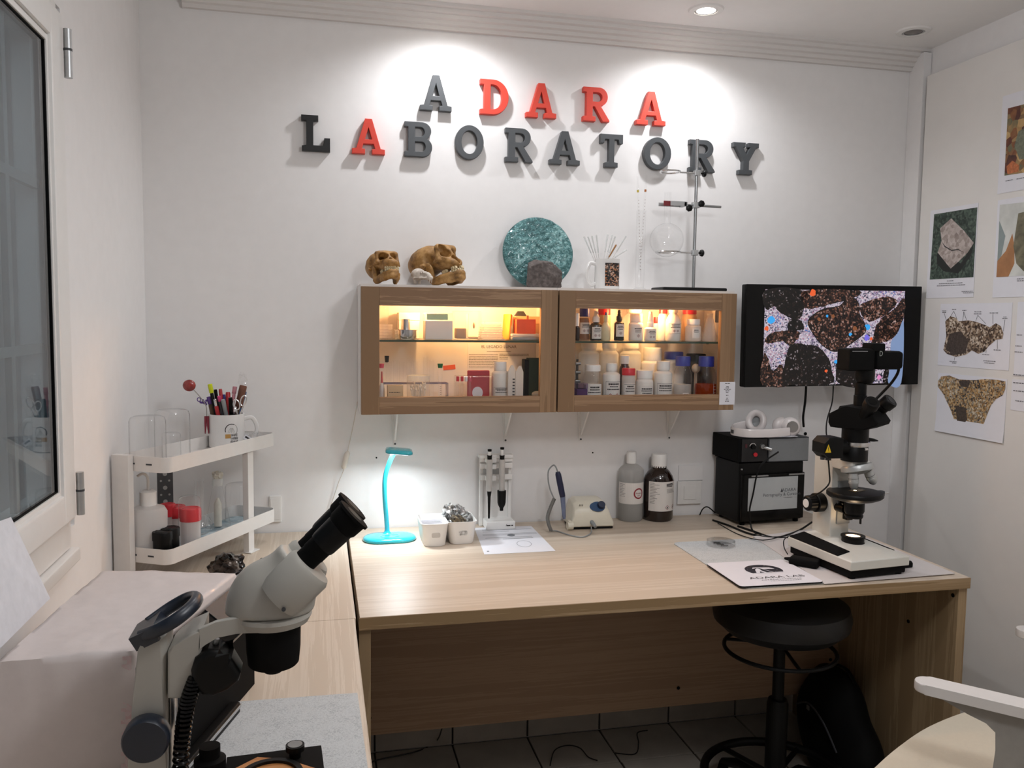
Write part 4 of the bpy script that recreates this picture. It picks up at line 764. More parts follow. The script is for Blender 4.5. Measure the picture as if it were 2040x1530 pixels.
# lab stand with rings, clamp and round flask
SY = -.1; q = PT(1381, 572, Y=SY); tp = PT(1381, 277, Y=SY); sx = q.x; K = MPP(q)
t = thing('lab_stand', 'chrome lab stand with black base, two rings and a clamp', 'stand', (sx, SY, TZ+.0005))
l, r = PT(1308, 574, Y=SY).x-sx, PT(1434, 574, Y=SY).x-sx
obj('base', MB().box(l, r, -.055, .05, 0, .011, .004), BLACK, t); obj('base_tip', MB().prism([(l+.0005, -.05), (l+.0005, .045), (l-.03, .03), (l-.03, -.035)][::-1], .008), DGREY, t) if False else None
obj('rod', MB().cyl((0, 0, .009), (0, 0, tp.z-TZ), .0052, n=14), STEEL, t)
def ring(pz, pl, pr, name, kx):
    z = PT(1381, pz, Y=SY).z-TZ; a, c = PT(pl, pz, Y=SY).x-sx, PT(pr, pz, Y=SY).x-sx; R_ = (c-a)/2; o = part(name, (0, 0, z), t)
    obj('ring', MB().tube([((a+c)/2+R_*math.cos(2*PI*i/40), R_*math.sin(2*PI*i/40), 0) for i in range(40)], .0028, 8, closed=True), CHROME, o); obj('arm', MB().cyl((c, 0, 0), (0, 0, 0), .003, n=10), CHROME, o); obj('boss', MB().box(-.009, .012, -.009, .009, -.009, .009, .002), ALU, o)
    b = MB(); b.cyl((.012, 0, 0), (.024, 0, 0), .003, n=8); b.lathe([(.010*(1+.12*0), 0), (.0115, .004), (.0115, .008), (.008, .011), (0, .011)], 12, FR((.022, 0, 0), (.04, 0, 0))); obj('knob', b, BLACK, o); return R_, (a+c)/2, z
ring(345, 1316, 1353, 'support_ring', 0); R2, rc, rz = ring(504, 1308, 1353, 'support_ring', 0)
zc = PT(1381, 409, Y=SY).z-TZ; o = part('clamp', (0, 0, zc), t); fx = PT(1330, 409, Y=SY).x-sx
obj('bar', MB().cyl((fx*.55, 0, 0), (PT(1436, 411, Y=SY).x-sx, 0, -.002), .0042, n=12), STEEL, o); obj('boss', MB().box(-.012, .011, -.011, .011, -.01, .01, .002), ALU, o); obj('jaw', MB().box(fx*.98, fx*.4, -.02, -.0165, -.007, .008, .001).box(fx*1.25, fx*.4, .0165, .02, -.006, .006, .001).box(fx*.5, fx*.38, -.02, .02, -.007, .007, .001), ALU, o)
obj('cork_pad', MB().box(fx*1.2, fx*.85, -.0165, -.0125, -.008, .008, .001), PL('red_felt', '#7d3238', .9), o)
for q in ((.015, -.005, .004), (-.028, -.006, -.012)): obj('knob', MB().lathe([(.010, 0), (.0115, .004), (.0115, .009), (.006, .012), (0, .012)], 7, FR(q, (q[0], q[1]-.03, q[2]))), BLACK, o)
fl_ = thing('round_flask', 'round-bottomed glass flask held in the clamp of the lab stand', 'flask', (sx+fx, SY, TZ+rz)); rb = 33*K; za = PT(1381, 480, Y=SY).z-TZ-rz; zt = PT(1381, 385, Y=SY).z-TZ-rz; rn = .0105
prof = [(rb*math.sin(a), za-rb*math.cos(a)) for a in [.02+(PI-.36)*i/22 for i in range(23)]]; prof = [q for q in prof if q[1] < za+math.sqrt(max(0, rb*rb-rn*rn))*.99]+[(rn, za+rb*.98), (rn, zt-.003), (rn*1.12, zt)]
obj('bulb', MB().lathe(prof, 36, caps=(1, 0)), GLASS, fl_)
# ---------------------------------------------------------------- turquoise desk lamp
p = PT(772, 1068, Z=ZD); LXY = (p.x+.003, -.152)
t = thing('desk_lamp', 'turquoise gooseneck desk lamp with an oval base, lit', 'lamp', (LXY[0], LXY[1], ZD+.0005))
bp = [(0, 0), (.95, 0), (1, .25), (.97, .55), (.80, .9), (.5, 1.0), (0, 1.0)]
b = MB(); sh = rrect(.163, .108, .05, 8); b.loft([[(x*k, y*k, z*.014) for x, y in sh] for k, z in [(.96, 0), (1, .25), (.985, .55), (.9, .85), (.7, 1.0), (.3, 1.05)]]); obj('base', b, TEAL, t, smooth=70)
obj('ripple', MB().tube([(.028*math.cos(2*PI*i/30), -.012+.017*math.sin(2*PI*i/30), .0148) for i in range(30)], .0016, 6, closed=True), PL('teal_pale', '#7fd8e0', .2), t)
hp = PT(795, 903, Y=-.165); hz = hp.z-ZD; nx = PT(768, 985, Y=-.145).x-LXY[0]; n2 = PT(782, 915, Y=-.15).x-LXY[0]
pts = spl([(-.006, .02, .012), (-.006, .02, .03), (-.008, .02, .06), (nx-.002, .016, .14), (nx+.001, .014, .2), (n2, .008, hz-.012), (hp.x-LXY[0]-.004, 0, hz+.002)], 6)
obj('neck', MB().tube(pts, [.021, .016, .012, .0095, .008]+[.0072]*(len(pts)-5), 14, flat=.8), TEAL, t)
h = part('head', (hp.x-LXY[0], -.012, hz+.005), t, (math.radians(3), math.radians(5), math.radians(-3)))
b = MB(); sh = rrect(.082, .062, .016, 5); b.loft([[(x*k, y*k, z) for x, y in sh] for k, z in [(.97, -.004), (1, -.002), (1, .002), (.94, .006), (.7, .0075)]]); obj('shade', b, TEAL, h, smooth=60)
obj('seam', MB().prism(rrect(.0826, .0626, .016, 5), .0012, TR(0, 0, -.0028)), PL('teal_dark', '#2b7f8a', .4), h)
obj('diffuser', MB().prism(rrect(.068, .048, .012, 4), .0012, TR(0, 0, -.0056)), EM('led_diffuser', '#e8f2ff', 5), h)
lamp('desk_lamp_light', 'AREA', (hp.x, -.165, hp.z-.004), 1.6, (.90, .96, 1), (math.radians(-8), math.radians(5), 0), shape='RECTANGLE', size=.066, size_y=.046, spread=math.radians(158))
# ---------------------------------------------------------------- two baskets with samples
def basket(pxs, name, label, w, d, h):
    (l, r, yb) = pxs; a, c = PT(l, yb, Z=ZD), PT(r, yb, Z=ZD); cx = (a.x+c.x)/2; W_ = c.x-a.x
    t = thing(name, label, 'basket', (cx, (a.y+c.y)/2+d/2, ZD+.0005), group='white sample baskets'); b = MB()
    def rg(k, z, ins=0): return [(x, y, z) for x, y in rrect(W_*k*1.0-2*ins, d*(.9+.1*k)-2*ins, .018, 4)]
    b.loft([rg(1, .0), rg(1.06, .004), rg(1.30, h-.006), rg(1.36, h-.004), rg(1.36, h), rg(1.30, h, .001), rg(1.06, .006, .0025), rg(.9, .004, .004)])
    bd = obj('shell', b, PL('basket_plastic', '#efece8', .35, var=.01, sub=.05), t, smooth=50)
    return t, cx, (a.y+c.y)/2+d/2, W_
h1 = .068
t1, bx1, by1, bw1 = basket((846, 888, 1089), 'sample_basket', 'left white plastic basket with a dated white note inside', .07, .135, h1)
t2, bx2, by2, bw2 = basket((898, 944, 1084), 'sample_basket', 'right white plastic basket holding foil and a stone', .07, .135, h1)
for t, s in ((t1, DGREY), (t2, CHROME)):   # slot in the front wall showing what lies inside
    hh = .034; yy = -(.135*(.9+.1*1.17))/2-.0012
    obj('handle_slot', MB().prism(rrect(.026, .014, .004, 3), .0011, TR(.002, yy+.0010, hh) @ YZ), SPECK('slot_view', ['#6a655e', '#b9b7b4', '#d2d1cf', '#e8e8e6', '#9a9894'], 160, .4) if s is CHROME else PL('slot_shade', '#c9c4be', .5), t)
n = thing('dated_note', 'folded white note with a handwritten date in the left basket', 'note', (bx1+.001, by1-.012, ZD+.034), rot=(math.radians(38), 0, math.radians(4))); obj('sheet', MB().box(-.034, .034, -.035, .035, 0, .0012, .0004), PAPER, n); obj('fold', MB().box(-.032, .034, .0345, .036, .001, .012), PAPER, n); obj('date', MB().text('251025', .017, TR(0, -.012, .0016)), PL('blue_ink', '#4a4a8c', .7), n)
n = thing('paper_slips', 'clear bag of white paper slips at the back of the left basket', 'bag', (bx1, by1+.035, ZD+.007)); obj('bag', MB().box(-.03, .03, -.022, .02, 0, .052, .006), MILK2, n); obj('slip', MB().box(-.025, .025, -.003, .003, .002, .046), PAPER, n)
FOIL = SPECK('foil', ['#6f7172', '#a9abac', '#d5d7d8', '#f2f3f3', '#bfc1c2'], 120, .22, .9, bmp=.8)
n = rock('aluminium_foil', FOIL, (.036, .03, .03), seed=9, amp=.5, sub=4, fr=3.2, fine=.22); n.location = (bx2-.002, by2+.02, ZD+.058); tag(n, 'crumpled aluminium foil rising out of the right basket', 'foil'); 
n = rock('foil_twist', FOIL, (.018, .014, .024), seed=3, amp=.5, sub=3, fr=3, fine=.22); n.location = (bx2-.026, by2+.012, ZD+.082); tag(n, 'twisted foil tip leaning over the left basket', 'foil')
n = rock('sample_stone', SPECK('sample_stone_grain', ['#2f2a24', '#4a4238', '#6a5d4a', '#8a7a60', '#5a5042'], 150, .85, bmp=.5), (.03, .02, .016), seed=5, amp=.22, sub=3); n.location = (bx2-.006, by2-.038, ZD+.064); n.rotation_euler = (.3, .5, .4); tag(n, 'rough grey-brown stone lying before the foil in the right basket', 'rock')
# ---------------------------------------------------------------- pipette stand with two pipettes
p = PT(985, 1047, Z=ZD); cx = p.x+.003; t = thing('pipette_stand', 'white pipette stand with two crossbars against the wall', 'stand', (cx, -.068, ZD+.0005)); w = .054
obj('base', MB().box(-w+.012, w, -.03, .04, 0, .027, .004), WHITE, t); top = PT(950, 905, Y=-.03).z-ZD
obj('back_plate', MB().box(-w, -w+.012, .03, .045, 0, top-.006, .002).box(w-.012, w-.001, .03, .045, .02, top-.006, .002).box(-w+.012, w-.012, .036, .043, .02, top-.08, .001), WHITE, t)
for z in (top-.016, top-.037, top-.075): obj('crossbar', MB().box(-w, w, .018, .03, z-.009, z+.009, .003).box(-w+.014, -w+.05, -.002, .018, z-.008, z+.008, .003), WHITE, t)
obj('top_bar', MB().box(-w-.004, w, .012, .046, top-.012, top, .003), WHITE, t)
b = MB(); b.lines(.024, .046, .0115, .0035, TR(0, -.0304, 0) @ YZ, 6); b.prism([(.020, .010), (.024, .017), (.027, .018), (.0225, .0135)], .0003, TR(0, -.0301, 0) @ YZ); obj('lettering', b, INK, t)
def pipette(pxx, tip_y, top_y, y, big, label):
    a, c = PT(pxx, tip_y, Y=y), PT(pxx, top_y, Y=y); H = c.z-a.z; o = thing('pipette', label, 'pipette', (a.x, y, a.z), group='pipettes on the stand')
    f = lambda py: PT(pxx, py, Y=y).z-a.z
    if big:
        obj('tip_cone', MB().lathe([(.003, 0), (.0058, .0), (.006, f(1012)), (.0115, f(1006)), (.0135, f(1001)), (.0145, f(980)), (.0145, f(977)), (0, f(977))], 24), BLACK, o); zb = f(977)
    else:
        obj('tip_cone', MB().lathe([(.0022, 0), (.0032, .003), (.005, f(990)), (.0065, f(984)), (.0078, f(978)), (0, f(978))], 20), BLACK, o); zb = f(978)
    obj('grip', MB().lathe([(.0095, zb), (.0098, f(930)), (.0102, f(918)), (.0094, f(915)), (0, f(915))], 24), PL('pipette_grey', '#b9b6b2', .4), o)
    zt = f(915); obj('collar', MB().lathe([(.0074, zt), (.0078, zt+.008), (.0085, zt+.013), (0, zt+.013)], 20), BLACK, o); obj('plunger', MB().lathe([(.005, zt+.013), (.005, H-.006)], 16), WHITE, o); obj('button', MB().lathe([(.0064, H-.007), (.0068, H-.001), (.0055, H), (0, H)], 20), BLACK, o)
    obj('finger_rest', MB().box(-.004, .003, -.002, .022, zt-.02, zt-.012, .002), WHITE, o)
pipette(974, 1033, 895, -.092, False, 'slim pipette with a long black tip cone on the stand'); pipette(999, 1017, 891, -.092, True, 'thick pipette with a wide black tip cone on the stand')
# printed sheet on the desk
t = thing('drawing_sheet', 'white printed sheet lying on the desk before the pipette stand', 'paper'); z = ZD+.0008
c4 = [PT(965, 1105, Z=ZD), PT(1107, 1098, Z=ZD), PT(1058, 1048, Z=ZD), PT(945, 1052, Z=ZD)]; b = MB(); b.loft([[(q.x, q.y, ZD+.0002) for q in c4], [(q.x, q.y, z) for q in c4]]); obj('sheet', b, PAPER, t)
ux = (c4[1]-c4[0]); uy = (c4[3]-c4[0]); F = lambda a, e: c4[0]+ux*a+uy*e+V((0, 0, .0011)); b = MB()
def flatln(a0, a1, e, h): b.add([F(a0, e), F(a1, e), F(a1, e+h), F(a0, e+h)], [(0, 1, 2, 3)])
for k, (a0, a1, e) in enumerate([(.1, .8, .56), (.08, .9, .66), (.08, .9, .7), (.1, .5, .8), (.1, .86, .86), (.1, .6, .9)]): flatln(a0, a1, e, .008)
flatln(.35, .8, .5, .012); flatln(.05, .08, .08, .03)
for i in range(24):
    a0, a1 = 2*PI*i/24, 2*PI*(i+1)/24; b.add([F(.62+r*1.0*math.cos(q), .3+r*1.1*math.sin(q)) for r, q in ((.1, a0), (.1, a1), (.106, a1), (.106, a0))], [(0, 1, 2, 3)])
b.add([F(.5+.06*math.cos(2*PI*i/14), .64+.05*math.sin(2*PI*i/14)) for i in range(14)], [tuple(range(14))]); obj('print', b, PL('grey_print', '#7d8086', .8), t)
# ---------------------------------------------------------------- drill unit with handpiece
p0, p1 = PT(1138, 1056, Z=ZD), PT(1223, 1052, Z=ZD); cx, cy = (p0.x+p1.x)/2, p0.y+.05; hw = (p1.x-p0.x)/2
t = thing('drill_control_box', 'cream drill control box with a blue dial panel', 'control box', (cx, cy, ZD+.0005), -3)
zt = PT(1170, 992, Y=cy).z-ZD
sec = lambda y, k, z: [(-hw*.98, y, .007), (hw*1.0, y, .007), (hw*1.0, y, .02), (hw*(.62+.2*(1-k)), y, z*.93), (hw*.5, y, z), (-hw*.6, y, z), (-hw*.8, y, z*.9), (-hw*.98, y, .02)]
b = MB(); b.loft([sec(-.052, 0, zt*.5), sec(-.045, .3, zt*.72), sec(-.02, .7, zt*.95), sec(.02, 1, zt), sec(.048, 1, zt*.97)]); o = obj('housing', b, IVORY, t, smooth=50)
md = o.modifiers.new('b', 'BEVEL'); md.width = .004; md.segments = 2; md.limit_method = 'ANGLE'
obj('foot_plate', MB().box(-hw*.95, hw*.97, -.05, .047, 0, .008, .002), BLACK, t)
mm = TR(hw*.30, -.040, zt*.76) @ RX(50); obj('dial_panel', MB().prism([(x*(1.0 if x > 0 else 1.25), y) for x, y in ngon(28, .023, .018)], .003, mm, .001), PL('dial_blue', '#23476e', .25, coat=.3), t); obj('dial', MB().lathe([(.013, 0), (.0125, .009), (.011, .011), (0, .011)], 24, mm @ TR(.01, .003, .003)), PL('dial_navy', '#1a2742', .4), t)
b = MB(); [b.box(-hw*.5+.005*k, -hw*.5+.0066+.005*k, -.0515, -.050, .024, .033) for k in range(3)]; [b.cyl((-hw*.55+.005*(k % 3), -.0365, zt*.80+.003*(k//3)), (-hw*.55+.005*(k % 3), -.041, zt*.83+.003*(k//3)), .0011, n=8) for k in range(6)]; obj('vents', b, PL('vent_shade', '#8f897a', .7), t)
pg = part('plug', (hw*.0, -.052, .02), t); obj('sleeve', MB().cyl((-.002, .004, .004), (.006, -.02, -.008), .0075, .005, 16), GREYP, pg)
cy0 = PT(1180, 1054, Z=ZD)
hs = thing('handpiece', 'dark blue drill handpiece on its holder with a grey cord looped over it', 'drill handpiece'); yh = -.115
a, c, d = PT(1124, 1034, Y=yh-.02), PT(1121, 990, Y=yh-.01), PT(1111, 940, Y=yh)
obj('nose', MB().tube([a, a+(c-a)*.12, c], [.0042, .0062, .0085], 16), PL('navy_clear', '#66708c', .15, coat=.4), hs); obj('sleeve', MB().tube([c, c+(d-c)*.1, c+(d-c)*.5, c+(d-c)*.9, d], [.0088, .0096, .0102, .0096, .007], 18), PL('navy_rubber', '#161b3c', .45), hs); obj('collet', MB().tube([a-(c-a)*.06, a], [.003, .0045], 12), CHROME, hs)
dd = PT(1107, 930, Y=yh); pts = spl([d, dd, PT(1102, 927, Y=yh+.01), PT(1093, 937, Y=yh+.015), PT(1092, 955, Y=yh+.015), PT(1096, 975, Y=yh+.01), PT(1104, 994, Y=yh)], 6); obj('cord', MB().tube(pts, .0024, 8), GREYP, hs)
e0, e1, e2 = PT(1104, 994, Y=yh), PT(1091, 1030, Y=yh-.03), PT(1098, 1058, Z=ZD+.006)
pts = []; P0_ = [e0, e1, e2+V((0, 0, 0))]; core = spl(P0_, 40)
for i, q in enumerate(core): pts.append(q)
b = MB(); n = len(pts)
for i in range(0, n-1, 2): b.tube([pts[i], pts[min(i+1, n-1)]], .0058 if i % 4 else .0064, 10)
b.tube(pts, .0055, 10); obj('coiled_cord', b, PL('cord_grey', '#6e6c68', .5), hs)
pts = spl([e2, PT(1110, 1058, Z=ZD+.003), PT(1135, 1066, Z=ZD+.003), PT(1160, 1070, Z=ZD+.003), PT(1177, 1062, Z=ZD+.004), PT(1178, 1050, Y=cy-.068)], 7); obj('lead', MB().tube(pts, .002, 8), GREYP, hs)
q = PT(1128, 1050, Z=ZD); ho = thing('handpiece_holder', 'ivory wheel-shaped handpiece holder beside the drill box', 'holder', (q.x, yh-.022, ZD+.0005)); obj('wheel', MB().cyl((-.008, 0, .014), (.010, 0, .014), .0135, n=28), IVORY, ho); obj('cradle', MB().box(-.006, .004, -.008, .010, .024, .031, .002), IVORY, ho)
# ---------------------------------------------------------------- big bottles and the wall socket
p = PT(1264, 1041, Z=ZD); k = MPP(p); r = 25*k; yb = p.y+r; H = PT(1264, 920, Y=yb).z-ZD
t = vessel('spirit_bottle', 'cloudy white plastic bottle with a red ring label', 'bottle', (p.x, yb, ZD+.0005), r, H, GL('spirit_plastic', milky=.6, base='#d8d6d2', refl=.4, rough=.3, edge='#b9bcbc'), neck=.38, sh=.1, hn=.035, cp=(.40, PT(1264, 900, Y=yb).z-ZD-H, WHITE, 16), liq=(.72, GL('spirit', milky=.35, tint='#dfe3e3', base='#c5c8c8')))
b = MB(); b.mi = 0; zl, zh = H*.31, H*.67; arcpatch(b, r+.0006, zl, zh, -88, 88, 20); b.mi = 1
for i in range(40):
    a0, a1 = 2*PI*i/40, 2*PI*(i+1)/40; rr = .0185; ca = .021
    f = lambda R_, q: ((r+.001)*math.sin((ca*.62+R_*math.cos(q))/r), -(r+.001)*math.cos((ca*.62+R_*math.cos(q))/r), (zl+zh)/2+R_*math.sin(q))
    b.add([f(rr, a0), f(rr, a1), f(rr*.75, a1), f(rr*.75, a0)], [(0, 1, 2, 3)])
b.mi = 2
for j in range(9):
    w = rnd.uniform(18, 34); arcpatch(b, r+.001, zh-.006-j*.0052, zh-.0048-j*.0052, -78, -78+w, 4)
obj('label', b, [LABP, PL('ring_red', '#8c2430', .6), INKL], t)
b = MB()
def curvetext(b, s, size, r, ac, z):
    me = text_mesh(s, size)
    for v in me.vertices: a = ac+v.co.x/r; v.co = ((r+.0013)*math.sin(a), -(r+.0013)*math.cos(a), z+v.co.y)
    b.bm.from_mesh(me); bpy.data.meshes.remove(me)
curvetext(b, 'Alcohol', .0075, r, .013/r, (zl+zh)/2+.001); curvetext(b, '70º', .008, r, .013/r, (zl+zh)/2-.008); obj('lettering', b, PL('ring_red', '#8c2430'), t)
p = PT(1322, 1041, Z=ZD); k = MPP(p); r = 30*k; yb = p.y+r; H = PT(1322, 927, Y=yb).z-ZD
t = vessel('brown_bottle', 'big brown glass reagent bottle with a white cap and hazard label', 'bottle', (p.x, yb, ZD+.0005), r, H, AMBER, neck=.52, sh=.2, hn=.05, cp=(.53, PT(1322, 904, Y=yb).z-ZD-H, WHITE, 20))
b = MB(); zl, zh = H*.20, H*.74; arcpatch(b, r+.0006, zl, zh, -62, 80, 20); b.mi = 1
for j in range(14): arcpatch(b, r+.001, zh-.006-j*.0052, zh-.0050-j*.0052, -56, -56+rnd.uniform(16, 40), 4)
for j in range(5): arcpatch(b, r+.001, zh-.026-j*.003, zh-.0252-j*.003, 10, 10+rnd.uniform(30, 60), 5)
for j in range(3): arcpatch(b, r+.001, zh-.009-j*.0042, zh-.0062-j*.0042, 8, 8+rnd.uniform(28, 44), 5)
b.mi = 2; s = .0085
for ac in (14, 45, 74):
    f = lambda x, z: ((r+.001)*math.sin(math.radians(ac)+x/r), -(r+.001)*math.cos(math.radians(ac)+x/r), zl+.013+z); c = [(0, s), (s, 0), (0, -s), (-s, 0)]
    for i in range(4): u, v = c[i], c[(i+1) % 4]; b.add([f(*u), f(*v), f(v[0]*.82, v[1]*.82), f(u[0]*.82, u[1]*.82)], [(0, 1, 2, 3)])
    b.mi = 1; b.add([f(-.0025, -.003), f(.0025, -.003), f(.001, .004), f(-.0015, .002)], [(0, 1, 2, 3)]); b.mi = 2
obj('label', b, [LABP, INK, INKR], t)
def plate(l, tp, r, bt, lab):
    a, c = PT(l, tp, Y=-.006), PT(r, bt, Y=-.006); t = thing('wall_plate', lab, 'wall plate', ((a.x+c.x)/2, 0, (a.z+c.z)/2), group='white wall plates'); w, h = (c.x-a.x)/2, (a.z-c.z)/2; return t, w, h
t, w, h = plate(1350, 959, 1396, 1003, 'white wall switch plate between brown bottle and black cabinet'); obj('frame', MB().box(-w, w, -.009, -.0005, -h, h, .002), WHITE, t); obj('rocker', MB().box(-w*.5, w*.52, -.0115, -.009, -h*.58, h*.6, .001), WHITE, t)
a, c = PT(1352, 927, Y=-.002), PT(1400, 956, Y=-.002); t = thing('cover_plate', 'plain white cover strip on the wall above the switch plate', 'wall plate', ((a.x+c.x)/2, 0, (a.z+c.z)/2)); obj('strip', MB().box(-(c.x-a.x)/2, (c.x-a.x)/2, -.004, -.0005, -(a.z-c.z)/2, (a.z-c.z)/2, .001), WALL, t)
a, c = PT(536, 988, Y=-.006), PT(561, 1040, Y=-.006); t = thing('wall_plate', 'white socket plate on the wall behind the right end of the rack', 'wall plate', ((a.x+c.x)/2, 0, (a.z+c.z)/2), group='white wall plates'); w, h = (c.x-a.x)/2, (a.z-c.z)/2; obj('frame', MB().box(-w, w, -.008, -.0005, -h, h, .003), WHITE, t); obj('cover', MB().box(-w*.8, w*.8, -.0095, -.008, -h*.8, h*.8, .001), WHITE, t)
# white flex with an inline switch left of the cabinet
t = thing('lamp_flex', 'thin white flex with an inline switch hanging left of the wall cabinet', 'cord'); pts = spl([PT(712, 800, Y=-.012), PT(707, 830, Y=-.012), PT(700, 865, Y=-.014), PT(693, 897, Y=-.02), PT(685, 935, Y=-.02), PT(675, 960, Y=-.014), PT(665, 990, Y=-.008), PT(640, 1060, Y=-.008)], 6); obj('flex', MB().tube(pts, .0013, 6), PL('flex_clear', '#cfc6bb', .4), t)
a, c = PT(693, 899, Y=-.02), PT(684, 934, Y=-.02); b = MB(); b.tube([a, a+(c-a)*.1, a+(c-a)*.9, c], [.004, .0085, .0085, .004], 8); obj('switch', b, PL('flex_switch', '#ded6cb', .4), t)
# ---------------------------------------------------------------- black oven-like cabinet with sign, power unit, mesh box, headphones
A_, B_, C_ = PT(1411, 1028, Z=ZD), PT(1474, 1049, Z=ZD), PT(1619, 1047, Z=ZD)
rz = math.degrees(math.atan2(C_.y-B_.y, C_.x-B_.x)); w = C_.x-B_.x; dep = .165
zt = PT(1470, 925, Y=B_.y).z-ZD
t = thing('black_oven', 'black box cabinet with a signed window standing at the back of the desk', 'cabinet', (B_.x, B_.y, ZD+.0005), 5)
obj('housing', MB().box(0, w, .012, dep, .008, zt, .006), BLACK, t); obj('door', MB().box(.004, w-.003, 0, .0118, .014, zt-.038, .003), BLACKG, t)
for x in (.02, w-.02):
    for y in (.02, dep-.02): obj('foot', MB().cyl((x, y, 0), (x, y, .008), .009, n=12), BLACKM, t)
l, r_, tpz, bz = [PT(1492, 955, Y=B_.y).x-B_.x, PT(1596, 955, Y=B_.y).x-B_.x, PT(1540, 952, Y=B_.y).z-ZD, PT(1540, 1017, Y=B_.y).z-ZD]
sg = part('window_sign', (0, 0, 0), t); obj('sheet', MB().box(l, r_, -.0012, -.0002, bz, tpz), PL('sign_grey', '#b4b8b9', .25, var=.02), sg)
b = MB(); b.text('ADARA', .0165, TR(r_-.034, -.0015, (bz+tpz)/2+.009) @ RX(90)); b.text('Petrography & Curation', .0152, TR(r_-.062, -.0015, (bz+tpz)/2-.005) @ RX(90)); b.lines(r_-.055, r_-.02, (bz+tpz)/2-.017, .0014, TR(0, -.0015, 0) @ YZ, 5)
b.prism([(r_-.068, (bz+tpz)/2+.003), (r_-.058, (bz+tpz)/2+.003), (r_-.063, (bz+tpz)/2+.017)], .0002, TR(0, -.0013, 0) @ YZ); obj('lettering', b, PL('sign_ink', '#4a4c50', .7), sg)
obj('handle', MB().box(w*.14, w*.40, -.006, 0, zt-.045, zt-.040, .001).box(w*.72, w*.97, -.006, 0, zt-.045, zt-.040, .001), STEEL, t); obj('screw', MB().cyl((.006, .011, zt-.02), (.006, .009, zt-.02), .003, n=10), CHROME, t)
# power unit on top
ZO = ZD+zt+.001
a, c, e = PT(1437, 918, Z=ZO), PT(1478, 922, Z=ZO), PT(1530, 920, Z=ZO); ux0 = PT(1478, 880, Y=B_.y+.01).x; ux1 = PT(1531, 880, Y=B_.y+.01).x; hu = PT(1478, 874, Y=B_.y+.01).z-ZO
t = thing('power_unit', 'black power unit with a red button and a knob on the black cabinet', 'power unit', (ux0, B_.y+.012, ZO), 3); w2 = ux1-ux0
obj('case', MB().box(-.012, w2, .0, .17, .003, hu, .002), BLACKM, t); obj('front_panel', MB().box(0, w2-.001, -.003, 0, .004, hu-.002, .001), PL('panel_black', '#101012', .4), t)
for x in (-.006, w2-.008): obj('foot', MB().cyl((x, .01, 0), (x, .01, .003), .005, n=10), BLACKM, t); obj('foot', MB().cyl((x, .15, 0), (x, .15, .003), .005, n=10), BLACKM, t)
obj('button', MB().cyl((w2*.52, -.003, hu*.34), (w2*.52, -.007, hu*.34), .007, n=20), RED, t); obj('knob', MB().cyl((w2*.42, -.003, hu*.66), (w2*.42, -.012, hu*.66), .0085, .0075, n=20), BLACK, t)
obj('scale', MB().tube([(w2*.42+.0115*math.cos(math.radians(q)), -.0036, hu*.66+.0115*math.sin(math.radians(q))) for q in range(10, 171, 16)], .0009, 6), WHITE, t)
obj('socket', MB().cyl((w2*.78, -.003, hu*.66), (w2*.78, -.009, hu*.66), .0095, .008, n=18), STEEL, t); obj('plug', MB().cyl((w2*.86, -.008, hu*.62), (w2*1.0, -.03, hu*.55), .006, n=14), ALU, t); obj('indicator', MB().box(w2*.12, w2*.2, -.0045, -.003, hu*.62, hu*.78, .001), PL('maroon_switch', '#4a1820', .4), t)
tx0, tx1 = PT(1534, 880, Y=B_.y+.005).x, PT(1617, 880, Y=B_.y+.005).x; hm = PT(1540, 873, Y=B_.y+.005).z-ZO
t = thing('mesh_box', 'grey mesh-fronted box beside the power unit', 'box', (tx0, B_.y+.014, ZO), 2); w3 = tx1-tx0; obj('case', MB().box(0, w3, .001, .15, 0, hm, .002), DGREY, t)
def meshmat():
    m, nt, b, N, L = nodes('grey_mesh'); v = coords(nt); w_ = N('ShaderNodeTexBrick'); w_.inputs['Scale'].default_value = 300; w_.inputs['Color1'].default_value = hx('#85888a'); w_.inputs['Color2'].default_value = hx('#8e9193'); w_.inputs['Mortar'].default_value = hx('#5c5f61'); w_.offset = 0; w_.inputs['Mortar Size'].default_value = .03
    mp = nt.nodes['Mapping']; mp.inputs['Rotation'].default_value = (PI/2, 0, 0); L(v, w_.inputs['Vector']); L(w_.outputs[0], b.inputs['Base Color']); b.inputs['Roughness'].default_value = .6; return m
obj('mesh_front', MB().box(.003, w3-.003, -.0015, .001, .004, hm-.004), meshmat(), t)
t = thing('paper_sheet', 'crumpled white sheet lying over the mesh box under the headphones', 'paper', (tx0-.02, B_.y, ZO+hm+.002))
b = MB(); n = 9; [b.add([(x0+.0, y0, NZ.noise(V((x0*30, y0*30, 1)))*.0018+.002) for x0, y0 in ((i*.0145-.01, j*.016), (i*.0145+.0045, j*.016), (i*.0145+.0045, j*.016+.016), (i*.0145-.01, j*.016+.016))], [(0, 1, 2, 3)]) for i in range(n) for j in range(8)]; bmesh.ops.remove_doubles(b.bm, verts=b.bm.verts, dist=.0001); o = obj('sheet', b, PAPER, t); md = o.modifiers.new('s', 'SOLIDIFY'); md.thickness = .0005
